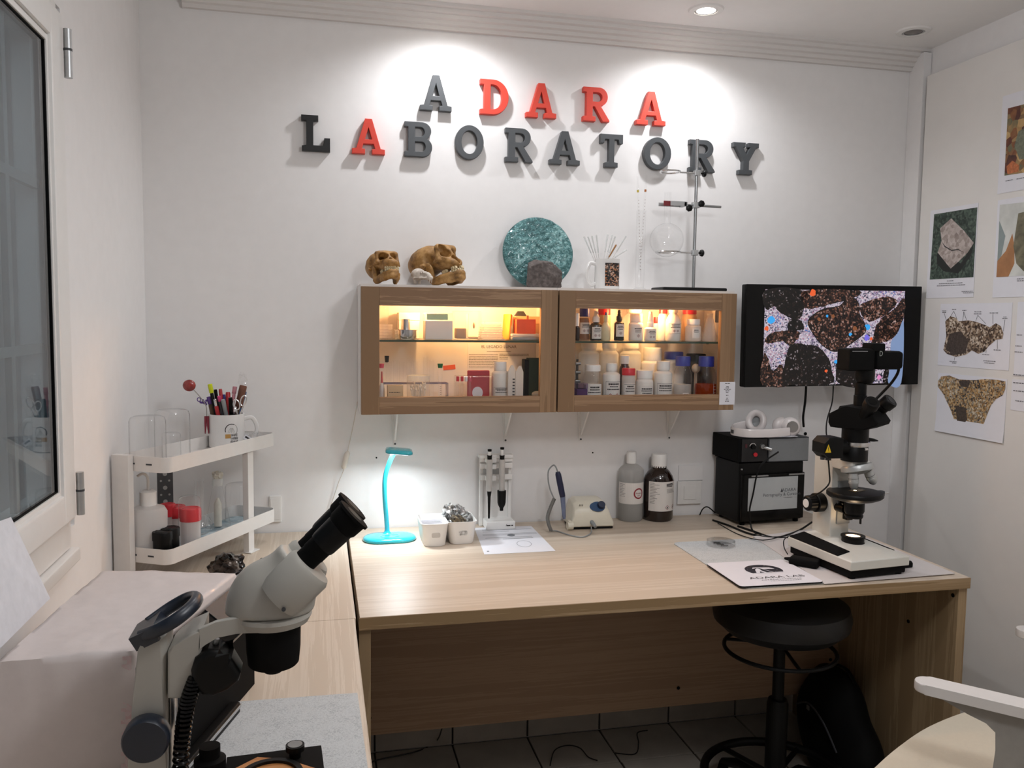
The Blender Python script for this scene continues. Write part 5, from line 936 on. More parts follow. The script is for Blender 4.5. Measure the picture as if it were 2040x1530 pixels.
# headphones: band lying as a flat loop, two cups
HW = PL('headphone_white', '#dcd5d3', .25, coat=.3, var=.01); HZ = ZO+max(hm, hu)+.006
hc = PT(1520, 860, Z=HZ+.01); t = thing('headphones', 'white over-ear headphones lying on top of the power unit', 'headphones', (hc.x, B_.y+.07, HZ))
L0, R0_ = PT(1458, 850, Y=B_.y+.07).x-hc.x, PT(1582, 850, Y=B_.y+.07).x-hc.x
pts = spl([(R0_*.55, -.066, .016), (0, -.068, .012), (L0*.7, -.055, .011), (L0, -.012, .013), (L0*.78, .035, .017), (L0*.3, .055, .024), (R0_*.1, .058, .03)], 8); rings = []
for i, q in enumerate(pts):
    tg = (pts[min(i+1, len(pts)-1)]-pts[max(i-1, 0)]).normalized(); nrm = tg.cross(V((0, 0, 1))).normalized(); hgt = .0135
    rings.append([q+nrm*a_+V((0, 0, b_)) for a_, b_ in ((.004, -hgt), (.004, hgt*.6), (.0015, hgt), (-.0015, hgt), (-.004, hgt*.6), (-.004, -hgt))])
b = MB(); b.loft(rings); obj('headband', b, HW, t, smooth=60)
e1 = part('ear_cup', (R0_*.66, -.056, .030), t, (math.radians(84), 0, math.radians(-16))); obj('shell', MB().lathe([(.0, .012), (.020, .012), (.024, .009), (.031, .0), (.031, -.008), (0, -.008)], 32), HW, e1); obj('metal_disc', MB().lathe([(0, .0135), (.0185, .0135), (.0195, .0121), (0, .0121)], 32), PL('spun_metal', '#b7b3b0', .3, 1), e1); obj('cushion', MB().tube([(.022*math.cos(2*PI*i/28), .022*math.sin(2*PI*i/28), -.016) for i in range(28)], .011, 10, closed=True), HW, e1)
e2 = part('ear_cup', (R0_*.06, .040, .036), t, (math.radians(72), 0, math.radians(-42))); obj('shell', MB().lathe([(.0, -.018), (.026, -.016), (.032, -.006), (.032, 0), (0, 0)], 32), HW, e2); obj('cushion', MB().tube([(.025*math.cos(2*PI*i/28), .030*math.sin(2*PI*i/28), .008) for i in range(28)], .012, 10, closed=True), HW, e2); obj('inner_pad', MB().lathe([(0, .003), (.016, .003), (.016, .0005)], 24), GREYP, e2)
obj('cushion_far', MB().ell((R0_*.5, -.02, .03), (.03, .018, .03), 20), HW, t); obj('marking', MB().box(L0-.0052, L0-.0044, -.022, -.004, .006, .018), DGREY, t)
# cords around the black cabinet
def cord(label, pts, r, mat=BLACK, name='cable', grp='black cables', n=6): return tag(obj(name, MB().tube(spl(pts, n), r, 7), mat), label, 'cable', grp)
zc = ZD+.004
cord('black cable arching against the wall left of the black cabinet', [PT(1394, 1026, Z=ZD+.003), PT(1400, 1014, Y=-.03), PT(1410, 1010, Y=-.04), PT(1425, 1022, Y=-.05)], .0022)
cord('black lead running from the power unit down over the signed window', [(B_.x+(w2*1.0)+.02, B_.y-.024, ZO+hu*.5), PT(1514, 930, Y=B_.y-.035), PT(1500, 985, Y=B_.y-.03), PT(1493, 1020, Y=B_.y-.03), PT(1497, 1052, Z=zc), PT(1506, 1062, Z=zc)], .0028)
cord('thick black cable on the desk bending round in front of the black cabinet', [PT(1420, 1036, Z=zc), PT(1450, 1046, Z=zc), PT(1490, 1062, Z=zc), PT(1530, 1070, Z=zc), PT(1565, 1068, Z=zc), PT(1595, 1055, Z=zc), PT(1618, 1040, Z=zc+.02)], .0032)
cord('second black cable on the desk crossing toward the microscope base', [PT(1470, 1048, Z=zc), PT(1500, 1058, Z=zc), PT(1535, 1070, Z=zc), PT(1570, 1072, Z=zc), PT(1592, 1074, Z=ZD+.012), PT(1600, 1080, Y=-.5)], .0035)
cord('thin black cable on the desk looping behind the thick ones', [PT(1430, 1042, Z=ZD+.002), PT(1470, 1064, Z=ZD+.002), PT(1520, 1076, Z=ZD+.010), PT(1570, 1064, Z=ZD+.008), PT(1600, 1052, Z=zc)], .0016)
# ---------------------------------------------------------------- mats, mouse pad, petri dish
t = thing('felt_mat', 'pale grey felt mat under the glass petri dish', 'mat'); q = [PT(1340, 1080, Z=ZD), PT(1515, 1072, Z=ZD), PT(1670, 1150, Z=ZD), PT(1415, 1135, Z=ZD)]
x0, y0, x1, y1 = .938, -.795, 1.30, -.347; b = MB(); b.prism([(x+(x0+x1)/2, y+(y0+y1)/2) for x, y in rrect(x1-x0, y1-y0, .02, 5)], .0022, TR(0, 0, ZD+.0003), .0007); obj('felt', b, FELT, t)
t = thing('white_mat', 'white plastic mat under the right-hand microscope', 'mat'); b = MB(); c = [PT(1530, 1073, Z=ZD+.003), PT(1672, 1046, Z=ZD+.003), PT(1905, 1140, Z=ZD+.003), PT(1640, 1162, Z=ZD+.003)]; c[0].x = 1.22; c[0].y = -.33; c[3] = V((1.165, -.805, 0)); c[2] = V((1.575, -.79, 0)); c[1] = V((1.575, -.255, 0)); b.loft([[(v.x, v.y, ZD+.0028) for v in c], [(v.x, v.y, ZD+.0042) for v in c]]); obj('sheet', b, PL('white_mat_plastic', '#cfc8c6', .45, var=.02), t)
c = [PT(1411, 1125, Z=ZD+.006), PT(1567, 1116, Z=ZD+.006), PT(1642, 1163, Z=ZD+.006), PT(1475, 1172, Z=ZD+.006)]; ctr = (c[0]+c[1]+c[2]+c[3])/4
t = thing('mouse_pad', 'white mouse pad printed ADARA LAB at the front of the desk', 'mouse pad', (ctr.x, ctr.y+.008, ZD+.0046), -1); pw, ph = .238, .208
obj('base', MB().prism(rrect(pw, ph, .012, 4), .0025), BLACKM, t); obj('top', MB().prism(rrect(pw-.001, ph-.001, .012, 4), .0008, TR(0, 0, .0026)), PL('pad_white', '#dedbe0', .6, var=.01), t)
b = MB(); b.text('ADARA LAB', .024, TR(.015, -.047, .0037), sx=1.25); b.text('ASTROMATERIALS', .0075, TR(.018, -.066, .0037), sx=1.9); b.lines(-.02, .07, -.078, .002, TR(0, 0, .0037), 8); obj('lettering', b, INK, t)
b = MB(); b.add([(.012+.052*math.cos(a), .018+.046*math.sin(a), .0037) for a in [math.radians(-32+244*i/36) for i in range(37)]], [tuple(range(37))]); obj('emblem', b, PL('emblem_navy', '#1c1a24', .7), t)
b = MB(); zz = .0041
for pl in ([(-.022, -.006), (-.012, .022), (-.002, .032), (.004, .028), (.002, .012), (.008, -.006), (.002, -.006), (-.006, .006), (-.012, -.006)], [(.002, .040), (.036, .036), (.046, .021), (.012, .024)], [(.026, -.006), (.010, .023), (.0125, .023), (.0285, -.006)], [(-.03, -.009), (.055, -.009), (.055, -.006), (-.03, -.006)], [(-.016, .03), (-.010, .040), (.002, .040), (.006, .033), (-.004, .034)]): b.add([(x, y, zz) for x, y in pl], [tuple(range(len(pl)))])
for x, y in ((-.03, .03), (-.02, .048), (.03, .05), (.048, .012), (.038, .0), (-.034, .008)): b.add([(x+.0011*math.cos(a), y+.0011*math.sin(a), zz) for a in (0, 1.57, 3.14, 4.71)], [(0, 1, 2, 3)])
obj('emblem_detail', b, MATS['pad_white'], t)
p = PT(1436, 1086, Z=ZD+.003); r = 28*MPP(p); t = thing('glass_petri_dish', 'glass petri dish with three dark slivers on the felt mat', 'petri dish', (p.x, p.y, ZD+.0028)); GD = GL('dish_glass', edge='#8a9694', refl=1.0)
obj('dish', MB().lathe([(0, .0006), (r*.95, .0006), (r*.95, .013), (r*.92, .013), (r*.92, .002), (0, .002)], 40, caps=(0, 0)), GD, t); obj('lid', MB().lathe([(r, .004), (r, .0155), (0, .0155), (0, .0145), (r*.975, .0145), (r*.975, .004)], 40, caps=(0, 0)), GD, t); b = MB()
for x, y in ((-.008, .016), (-.002, 0), (.008, -.012)): b.box(x-.011, x+.011, y-.003, y+.003, .0024, .004, .0008, m=RZ(-12))
obj('sliver', b, BLACKM, t)
# ---------------------------------------------------------------- monitor on the wall
my = -.15; a, c = PT(1487, 566, Y=my), PT(1828, 772, Y=my); mx0, mx1, mz0, mz1 = PT(1482, 670, Y=my).x, PT(1832, 670, Y=my).x, PT(1650, 768.5, Y=my).z, PT(1650, 568, Y=my).z
MC = ((mx0+mx1)/2, my, (mz0+mz1)/2); t = thing('monitor', 'black flat monitor on the wall showing a rock section in polarised light', 'monitor', MC, rot=(0, math.radians(-.5), math.radians(.6))); hw, hh = (mx1-mx0)/2, (mz1-mz0)/2
obj('housing', MB().box(-hw, hw, 0, .028, -hh, hh, .004), BLACK, t); obj('bezel', MB().box(-hw, hw, -.006, 0, -hh, hh, .0022), BLACKG, t); obj('rear_bulge', MB().box(-.16, .16, .028, .05, -.1, .1, .008), BLACK, t)
ar = part('wall_arm', (0, 0, 0), t); obj('bracket', MB().box(-.05, .05, .05, .06, -.05, .05, .002).box(-.02, .02, .06, .135, -.02, .02, .003).box(-.05, .05, .135, .1485, -.09, .09, .002), STEEL, ar)
# picture: pale matrix, then dark clasts with specks
SCR = part('screen', (0, -.0062, 0), t)
l, r, bz, tz = PT(1519, 670, Y=my).x-MC[0], PT(1798, 670, Y=my).x-MC[0], PT(1650, 765, Y=my).z-MC[2], PT(1650, 578, Y=my).z-MC[2]
sw, shh = r-l, tz-bz
def scr(px_, py_): return (l+sw*((px_-300)/1420.0), tz-shh*((py_-190)/910.0))      # coordinates measured on an enlarged view of the picture
E1 = SPECK('section_matrix', ['#0a0a14', '#3a3550', '#8c8698', '#cfc6d2', '#b7a9bd', '#e2d6dd', '#a7758a', '#3f6fb0'], 230, emit=.9, scale2=25)
E2 = SPECK('section_clast', ['#040303', '#060405', '#0b0706', '#1a0f0c', '#3a2118', '#7a5040', '#b89a92'], 200, emit=.9, scale2=28)
E3 = SPECK('section_dark', ['#030303', '#040404', '#050404', '#060505', '#0b0807', '#130d0a', '#2a1a14', '#9a8f94'], 220, emit=.8, scale2=50)
E4 = EM('section_glass', '#6f83a6', .85); E5 = EM('section_blue', '#2f8fd0', .9); E6 = EM('section_orange', '#d2562a', .8); EK = EM('section_black', '#050405', .3)
def blob(name, pts, mat, lay, jag=0, seed=1):
    q = spl([V((*scr(*p), 0)) for p in pts], 6, closed=True); g = random.Random(seed)
    if jag: q = [v+V((g.uniform(-jag, jag), g.uniform(-jag, jag), 0)) for v in q]
    obj(name, MB().add([(v.x, -.0002*lay, v.y) for v in q], [tuple(range(len(q)))]) and None or (lambda b: (b.poly([(v.x, -.0002*lay, v.y) for v in q]), b)[-1])(MB()), mat, SCR, smooth=0)
obj('image', MB().box(l, r, -.0000, .0001, bz, tz), E1, SCR, smooth=0)
J = .0022
C1 = [(735, 500), (800, 420), (900, 370), (1040, 345), (1110, 280), (1190, 275), (1240, 330), (1250, 420), (1310, 520), (1315, 590), (1250, 650), (1130, 730), (1060, 770), (980, 770), (880, 710), (800, 620)]
blob('clast_rim', [((x-1030)*1.03+1030, (y-520)*1.04+520) for x, y in C1], EK, 1); blob('clast', C1, E2, 2, .0008)
blob('clast', [(560, 720), (640, 700), (720, 715), (850, 740), (950, 850), (985, 960), (985, 1095), (530, 1095), (510, 900)], E3, 2, J*.6, 3)
blob('clast', [(305, 192), (690, 192), (690, 350), (640, 470), (540, 450), (430, 390), (400, 350), (310, 380)], E3, 1, J, 4)
blob('clast', [(540, 480), (660, 480), (690, 560), (640, 580), (540, 590)], E3, 3, J, 5)
blob('clast', [(305, 680), (380, 600), (520, 580), (640, 590), (640, 650), (560, 720), (480, 680), (380, 700)], E2, 3, J, 6)
blob('clast', [(700, 192), (1240, 192), (1180, 260), (1050, 300), (900, 340), (760, 370), (690, 350)], E2, 1, J, 7)
blob('clast', [(1260, 330), (1400, 270), (1560, 250), (1640, 300), (1560, 400), (1430, 470), (1350, 490), (1270, 420)], E2, 3, J*.6, 8)
blob('clast', [(1420, 560), (1500, 440), (1600, 380), (1715, 260), (1719, 440), (1680, 560), (1620, 650), (1500, 700), (1400, 720)], E2, 2, J, 9)
blob('clast', [(302, 800), (350, 850), (390, 960), (480, 900), (520, 980), (600, 1095), (302, 1095)], E2, 1, J, 10)
blob('clast', [(1060, 800), (1300, 740), (1400, 760), (1400, 1095), (1060, 1095)], E3, 3, J, 11)
blob('clast', [(1530, 980), (1580, 960), (1590, 1095), (1530, 1095)], E3, 3, J, 12)
blob('clear_wedge', [(1718, 500), (1718, 1095), (1580, 1095), (1600, 900), (1590, 700), (1660, 600)], E4, 4)
for k, (x, y, rr, m_) in enumerate([(365, 480, 40, E5), (770, 215, 38, E6), (1165, 615, 18, E5), (920, 440, 16, E5), (1030, 880, 22, E5), (1340, 540, 30, E5), (1335, 650, 30, EM('section_violet', '#6a62c8', .85)), (1380, 660, 20, E6), (325, 560, 24, E6), (930, 970, 16, E6), (1480, 1040, 24, EM('section_pink', '#c078a8', .85)), (980, 440, 20, EM('section_brown', '#7a4a2c', .7)), (1210, 560, 26, EM('section_brown', '#7a4a2c', .7)), (840, 470, 20, EM('section_brown', '#7a4a2c', .7))]):
    g = random.Random(k); blob('crystal', [(x+rr*g.uniform(.6, 1.1)*math.cos(q), y+rr*1.1*g.uniform(.6, 1.1)*math.sin(q)) for q in [2*PI*i/7 for i in range(7)]], m_, 5)
lg = MB(); lg.text('PHILIPS', .0125, TR(PT(1652, 767, Y=my).x-MC[0], -.0064, -hh+.0065) @ RX(90)); obj('lettering', lg, PL('logo_silver', '#b9bcc0', .4), t)
cord('thick black cable hanging from the monitor toward the headphones', [(PT(1606, 768, Y=-.12).x, -.12, MC[2]-hh+.004), PT(1604, 800, Y=-.10), PT(1600, 830, Y=-.06), PT(1601, 850, Y=-.04)], .0042)
cord('slim black cable hanging from the monitor to the microscope lamp house', [(PT(1660, 768, Y=-.13).x, -.13, MC[2]-hh+.003), PT(1658, 800, Y=-.2), PT(1648, 835, Y=-.4), PT(1646, 860, Y=-.5), PT(1649, 876, Y=-.57)], .0022)
tag(obj('wall_hole', MB().cyl((0, -.0003, 0), (0, -.0025, 0), .006, n=12), BLACKM, loc=PT(1604, 864, Y=-.001)), 'small dark cable outlet on the wall right of the headphones', 'outlet')

# ---------------------------------------------------------------- polarising microscope
MY = -.66; AX = PT(1703, 985, Y=MY).x; MZ = ZD+.0045
def X_(p_): return PT(p_, 900, Y=MY).x-AX
def Z_(p_): return PT(1703, p_, Y=MY).z-MZ
t = thing('polarising_microscope', 'black and white polarising microscope with a round stage and camera on top', 'microscope', (AX, MY, MZ)); KM = MPP((AX, MY, 1.0))
MWH = PL('microscope_white', '#d4d2ca', .4, var=.015); OBJM = PL('objective_satin', '#b4b6b5', .38, .45)
def q2(pts): return [(PT(x, y, Y=MY).x-AX, PT(x, y, Y=MY).z-MZ) for x, y in pts]
BR = RZ(6)
fz = Z_(1108)*.0+.046
# base: black plinth, white shell with sloping top, black side panels
def bring(z, k, y0, y1, w0, w1): return [(-w0, y0, z), (w1, y0, z), (w1*1.0, y1, z), (-w0*1.0, y1, z)]
wl, wr = .112, .082; yf, yb = -.126, .140
obj('plinth', MB().box(-wl+.006, wr-.006, yf+.006, yb-.004, .004, .027, .004, m=BR), BLACKM, t)
b = MB(); zt = .046; b.loft([[tuple(BR @ V(p)) for p in r_] for r_ in ([(-wl, yf, .025), (wr, yf, .025), (wr, yb, .025), (-wl, yb, .025)], [(-wl, yf, .050), (wr, yf, .050), (wr, yb, .052), (-wl, yb, .052)], [(-wl*.60, yf+.05, .062), (wr*.62, yf+.05, .062), (wr*.55, yb-.02, .070), (-wl*.55, yb-.02, .070)])]); o = obj('base_shell', b, MWH, t, smooth=20); md = o.modifiers.new('b', 'BEVEL'); md.width = .0025; md.segments = 2; md.limit_method = 'ANGLE'
for s in (-1, 1):
    w = wl if s < 0 else wr; pl = [(s*w*.985, yf+.055, .0520), (s*w*.985, yb-.006, .0530), (s*w*.64, yb-.022, .0684), (s*w*.66, yf+.052, .0620)]; nrm = V((s*.004, 0, .0055)); b = MB(); b.loft([[tuple(BR @ (V(p)-nrm*.3)) for p in pl], [tuple(BR @ (V(p)+nrm*.25)) for p in pl]]); obj('side_panel', b, BLACKM, t, smooth=20)
for x, y in ((-wl+.02, yf+.02), (wr-.02, yf+.02), (-wl+.02, yb-.02), (wr-.02, yb-.02)): obj('foot', MB().cyl(tuple(BR @ V((x, y, 0))), tuple(BR @ V((x, y, .005))), .01, n=12), BLACKM, t)
# field lens
zl0, zl1 = .061, Z_(1066); lr = 22*KM
obj('lamp_collar', MB().lathe([(lr*1.15, zl0-.004), (lr*1.12, zl0+.002), (lr*.98, zl0+.004), (lr*.98, zl1-.006), (lr*1.06, zl1-.004), (lr*1.06, zl1), (lr*.66, zl1), (lr*.66, zl1-.003), (0, zl1-.003)], 32), BLACK, t); obj('field_lens', MB().lathe([(0, zl1-.0028), (lr*.64, zl1-.0024), (lr*.4, zl1-.0005), (0, zl1-.0002)], 24), EM('lit_lens', '#ffd6b0', 3.5), t)
obj('collar_base', MB().cyl((0, 0, zl0-.012), (0, 0, zl0-.002), lr*1.3, lr*1.2, n=28), MWH, t)
lamp('microscope_light', 'SPOT', (AX, MY, MZ+zl1+.004), .25, (1, .72, .45), (PI, 0, 0), spot_size=math.radians(150), spot_blend=.6, shadow_soft_size=.01)
# arm
za = Z_(917); am = BR
b = MB(); b.box(-.034, .034, .055, .135, .06, za, .006, m=am); obj('arm', b, MWH, t); obj('arm_top', MB().box(-.033, .033, -.02, .09, Z_(938), za+.001, .006, m=am), MWH, t)
obj('arm_slot', MB().box(-.014, .030, .050, .0545, Z_(1052), Z_(965), .001, m=am), GREYP, t); obj('focus_rail', MB().box(.004, .024, .03, .052, Z_(1042), Z_(995), .002, m=am), BLACK, t)
kz = Z_(1013)
for s in (-1, 1):
    k_ = part('focus_knob', tuple(am @ V((s*.034, .095, kz))), t, (0, math.radians(90*s), math.radians(6)))
    obj('coarse_wheel', MB().lathe([(.018, 0), (.0275, .001), (.0275, .024), (.025, .026), (0, .026)], 32), BLACK, k_); b = MB(); rg = lambda rr, z: [((rr*(1 if i % 2 else .95))*math.cos(2*PI*i/40), (rr*(1 if i % 2 else .95))*math.sin(2*PI*i/40), z) for i in range(40)]; b.loft([rg(.0225, .026), rg(.0225, .050), rg(.018, .054)]); obj('fine_wheel', b, BLACK, k_); obj('cap_disc', MB().cyl((0, 0, .0542), (0, 0, .0552), .0125, n=24), WHITE, k_)
obj('stage_knob', MB().cyl(tuple(am @ V((-.012, .056, Z_(1018)))), tuple(am @ V((-.012, .022, Z_(1018)))), .0115, n=20), BLACK, t)
# stage and condenser
zs = Z_(978); rs = 54*KM
sg = part('stage', (0, 0, 0), t); obj('plate', MB().lathe([(rs*.72, zs-.024), (rs*.93, zs-.017), (rs, zs-.012), (rs, zs-.004), (rs*.97, zs-.001), (rs*.9, zs), (0, zs)], 48), BLACK, sg); obj('slide', MB().box(-.012, .030, -.012, .012, zs+.0003, zs+.0015, m=RZ(18)), GL('slide_glass', tint='#d8d2c4', edge='#a9a294', milky=.35, base='#b9a98e'), sg); obj('aperture', MB().cyl((0, 0, zs+.0016), (0, 0, zs+.0019), .0045, n=16), EM('lit_spot', '#fff0d0', 4), sg)
obj('vernier_block', MB().box(rs*.95, rs*1.2, -.008, .008, zs-.017, zs-.002, .002), DGREY, sg); obj('clamp_screw', MB().cyl((rs*1.2, -.003, zs-.009), (rs*1.42, -.003, zs-.009), .0018, n=8).cyl((rs*1.2, .003, zs-.010), (rs*1.38, .003, zs-.010), .0018, n=8), CHROME, sg)
obj('carrier', MB().box(-.012, .012, .01, .055, zs-.045, zs-.02, .003), BLACK, sg)
zc0 = Z_(1031); obj('condenser', MB().lathe([(0, zc0), (16*KM, zc0), (17.5*KM, zc0+.004), (17.5*KM, zc0+.008), (16*KM, zc0+.010), (18*KM, zc0+.015), (19.5*KM, zc0+.02), (19.5*KM, zs-.031), (0, zs-.031)], 32), BLACK, sg); obj('condenser_ring', MB().lathe([(20.5*KM, zs-.031), (20.5*KM, zs-.022), (0, zs-.022)], 32), ALU, sg); obj('iris_lever', MB().box(.006, .01, -.022, -.016, zc0-.014, zc0+.006, .001), BLACK, sg)
# nosepiece with objectives
np_ = part('nosepiece', (X_(1709), .0, Z_(933)), t, (math.radians(-10), math.radians(-8), 0)); obj('turret', MB().lathe([(.020, -.016), (.036, -.009), (.0435, -.005), (.0435, .006), (.040, .011), (.025, .013), (0, .013)], 36), OBJM, np_)
for dx, dy, tx, ty, L_, rr in ((-.022, -.012, -4, -8, .046, .0135), (.022, -.014, 22, -8, .044, .0135), (-.004, .022, 2, 8, .046, .009)):
    q = MX.Translation((dx, dy, -.010)) @ RX(-ty) @ RY(-tx) @ RX(180); ob = part('objective', (0, 0, 0), np_)
    obj_ = MB().lathe([(rr*.86, 0), (rr*.92, .004), (rr, .012), (rr, .022), (rr*1.04, .0225), (rr*1.04, .0275), (rr*.95, .028), (rr*.85, .037), (rr*.62, L_-.003), (rr*.4, L_), (0, L_)], 24, q); obj('barrel', obj_, OBJM if rr > .01 else PL('brass_objective', '#8f7a56', .35, .8), ob); obj('band', MB().lathe([(rr*1.02, .0145), (rr*1.02, .0155)], 24, q, caps=(0, 0)), BLACK, ob)
# illuminator tube, chrome rings
rI = 25.5*KM; zi0, zi1, zi2, zi3 = Z_(917), Z_(887), Z_(878), Z_(852); xi = X_(1702)
CYL = lambda prof: MB().lathe(prof, 40, TR(xi, 0, 0))
obj('illuminator', CYL([(0, zi0), (rI, zi0), (rI, zi1-.002), (rI*.96, zi1), (0, zi1)]), BLACK, t); obj('chrome_ring', CYL([(rI*1.0, zi1-.001), (rI*1.02, zi1+.003), (rI*1.12, zi1+.004), (rI*1.12, zi2-.001), (rI*1.0, zi2), (0, zi2)]), CHROME, t); obj('analyser_tube', CYL([(rI*1.0, zi2), (rI*1.0, zi3), (0, zi3)]), BLACK, t)
obj('clamp_screw', MB().cyl((xi+.004, -rI-.001, zi1-.006), (xi+.016, -rI+.003, zi1-.006), .004, n=10), CHROME, t); obj('analyser_slider', MB().tube([(xi+rI*.9, 0, zi2+.004), (xi+rI*1.6, -.004, zi2+.001), (xi+rI*1.95, -.005, zi2-.001)], [.006, .0045, .0015], 8), BLACK, t)
# lamp house with warning triangle
lx0, lx1 = X_(1627), X_(1664); lz0, lz1 = Z_(908), Z_(868); b = MB(); ch = .014
b.prism([(lx0, lz0+ch), (lx0+ch, lz0), (lx1, lz0), (lx1, lz1-.002), (lx1-.004, lz1), (lx0+ch, lz1), (lx0, lz1-ch)], .062, TR(0, .025, 0) @ YZ, .003); obj('lamp_house', b, BLACK, t); obj('lamp_tube', MB().cyl((lx1-.004, 0, (lz0+lz1)/2), (xi-rI*.5, 0, (lz0+lz1)/2-.002), .0225, n=24), BLACK, t)
tx, tz_ = X_(1634), (lz0+lz1)/2; b = MB(); b.prism([(tx-.009, tz_-.011), (tx+.009, tz_-.011), (tx, tz_+.012)], .0008, TR(0, -.0372, 0) @ YZ); obj('warning_triangle', b, PL('warning_yellow', '#e0b81c', .5), t); b = MB(); b.poly([(tx-.0012, -.0382, tz_-.001), (tx+.0012, -.0382, tz_-.003), (tx+.0004, -.0382, tz_-.008), (tx-.0006, -.0382, tz_+.006)]); obj('warning_mark', b, INK, t); obj('lamp_cable_gland', MB().cyl((lx0+.012, -.01, lz0-.006), (lx0+.012, -.01, lz0+.002), .006, n=12).cyl((lx0+.03, -.01, lz0-.008), (lx0+.03, -.01, lz0+.002), .008, n=12), DGREY, t)
cord('black lamp cable dropping from the lamp house behind the stage to the focus knob', [(AX+lx0+.030, MY-.010, MZ+lz0-.006), PT(1652, 940, Y=MY-.02), PT(1652, 962, Y=MY-.03), PT(1638, 978, Y=MY-.04), PT(1618, 990, Y=MY-.02)], .0022)
# trinocular head: turned to the right
HD = part('trinocular_head', (xi+.004, 0, zi3), t); h0, h1 = 0, Z_(808)-zi3
ang = 32
hm = RZ(ang)
b = MB(); sec = [(-.052, .0), (-.030, .0), (.036, .0), (.066, .014), (.070, .024), (.052, h1*.80), (.030, h1), (-.012, h1), (-.030, h1*.98), (-.034, h1*.72), (-.058, h1*.62), (-.058, .012)]
m2 = hm @ MX(((1, 0, 0, 0), (0, 0, -1, 0), (0, 1, 0, 0), (0, 0, 0, 1))) ; m2 = RZ(-58) @ MX(((1, 0, 0, 0), (0, 0, -1, 0), (0, 1, 0, 0), (0, 0, 0, 1)))
b.prism([(x*1.08, y) for x, y in sec], .094, m2 @ TR(0, 0, -.047), .005); obj('prism_housing', b, BLACKM, HD)
for s, (ex, ey) in ((-1, (1736, 800)), (1, (1773, 797))):
    e = PT(ex, ey, Y=MY-.085+(.032 if s > 0 else 0)); e = V((e.x-AX-xi, e.y-MY, e.z-MZ-zi3)); base = RZ(-58) @ V((.030, s*.030, h1*.55)); d = (e-base)
    ep = part('eyepiece', (0, 0, 0), HD); obj('tube', MB().tube([base-d*.1, base+d*.45, base+d*.5, base+d*.62], [.0165, .0165, .0175, .0175], 20), BLACK, ep); obj('eyecup', MB().tube([base+d*.62, base+d*.66, base+d*.95, e], [.0175, .0205, .0212, .019], 24), BLACK, ep); obj('lens', MB().tube([e, e+d.normalized()*.0006], .012, 18), BLACKG, ep)
# photo tube and camera
zt0, zt1 = h1+zi3-.004, Z_(763); xt = X_(1709)
obj('photo_tube', MB().lathe([(.0175, zt0), (.0175, Z_(788)), (.0155, Z_(787)), (.0155, zt1), (0, zt1)], 28, TR(xt, 0, 0)), BLACK, t); obj('camera_adapter', MB().lathe([(.0195, zt1-.002), (.0245, zt1+.006), (.026, zt1+.012), (.026, Z_(733)), (0, Z_(733))], 28, TR(X_(1716), 0, 0)), BLACK, t)
cm = part('camera', (0, 0, 0), t); z0, z1 = Z_(738), Z_(694)
obj('body', MB().box(X_(1671), X_(1722), -.03, .03, z0, z1, .006), BLACKM, cm); obj('grip', MB().box(X_(1723), X_(1776), -.035, .025, z0+.004, z1-.006, .010), BLACKM, cm); obj('hotshoe', MB().box(X_(1716), X_(1741), -.03, .02, z1-.008, Z_(683), .004), BLACKM, cm); obj('top_edge', MB().box(X_(1676), X_(1706), -.0305, -.0295, z1-.008, z1-.006), STEEL, cm)
lx, lz = X_(1729), Z_(703); b = MB(); 
for i in range(14):
    a0, a1 = -PI*.62+PI*1.24*i/14, -PI*.62+PI*1.24*(i+1)/14; b.add([(lx+r_*math.cos(a_), -.0358, lz+r_*1.15*math.sin(a_)) for r_, a_ in ((.0062, a0), (.0062, a1), (.0044, a1), (.0044, a0))], [(0, 1, 2, 3)])
b.box(lx-.0032, lx-.0016, -.0358, -.0354, lz-.007, lz+.007); obj('emblem', b, PL('emblem_grey', '#8d9089', .5), cm)
cord('black camera cable curving down past the eyepieces', [(AX+X_(1776), MY-.005, MZ+Z_(712)), PT(1787, 720, Y=MY-.01), PT(1790, 738, Y=MY-.01), PT(1778, 760, Y=MY), PT(1757, 783, Y=MY+.02), PT(1740, 800, Y=MY+.03)], .0040)
# things beside the base
p, q = PT(1567, 1108, Z=MZ+.012), PT(1612, 1124, Z=MZ+.012); t = thing('power_adapter', 'black oblong power adapter on the mat beside the microscope base', 'adapter', (1.205, -.655, MZ+.0005), -45); obj('case', MB().box(-.045, .035, -.02, .02, 0, .022, .007), BLACKM, t); obj('strain_relief', MB().cyl((-.045, 0, .012), (-.06, 0, .012), .006, .003, 10), BLACKM, t)
cord('thin black lead looping from the power adapter up to the microscope base', [PT(1569, 1104, Z=MZ+.016), PT(1562, 1090, Z=MZ+.02), PT(1563, 1074, Z=MZ+.03), PT(1580, 1066, Z=MZ+.03), PT(1590, 1072, Z=MZ+.03)], .0016)
p = PT(1800, 1128, Z=MZ+.006); t = thing('foot_switch', 'flat black wedge lying right of the microscope base', 'wedge', (p.x+.006, p.y+.018, MZ+.0005), 6); obj('wedge', MB().prism([(-.045, -.02), (.02, -.022), (.030, -.008), (-.02, .045), (-.045, .05)], .016, TR(0, 0, 0), .004), BLACKM, t)
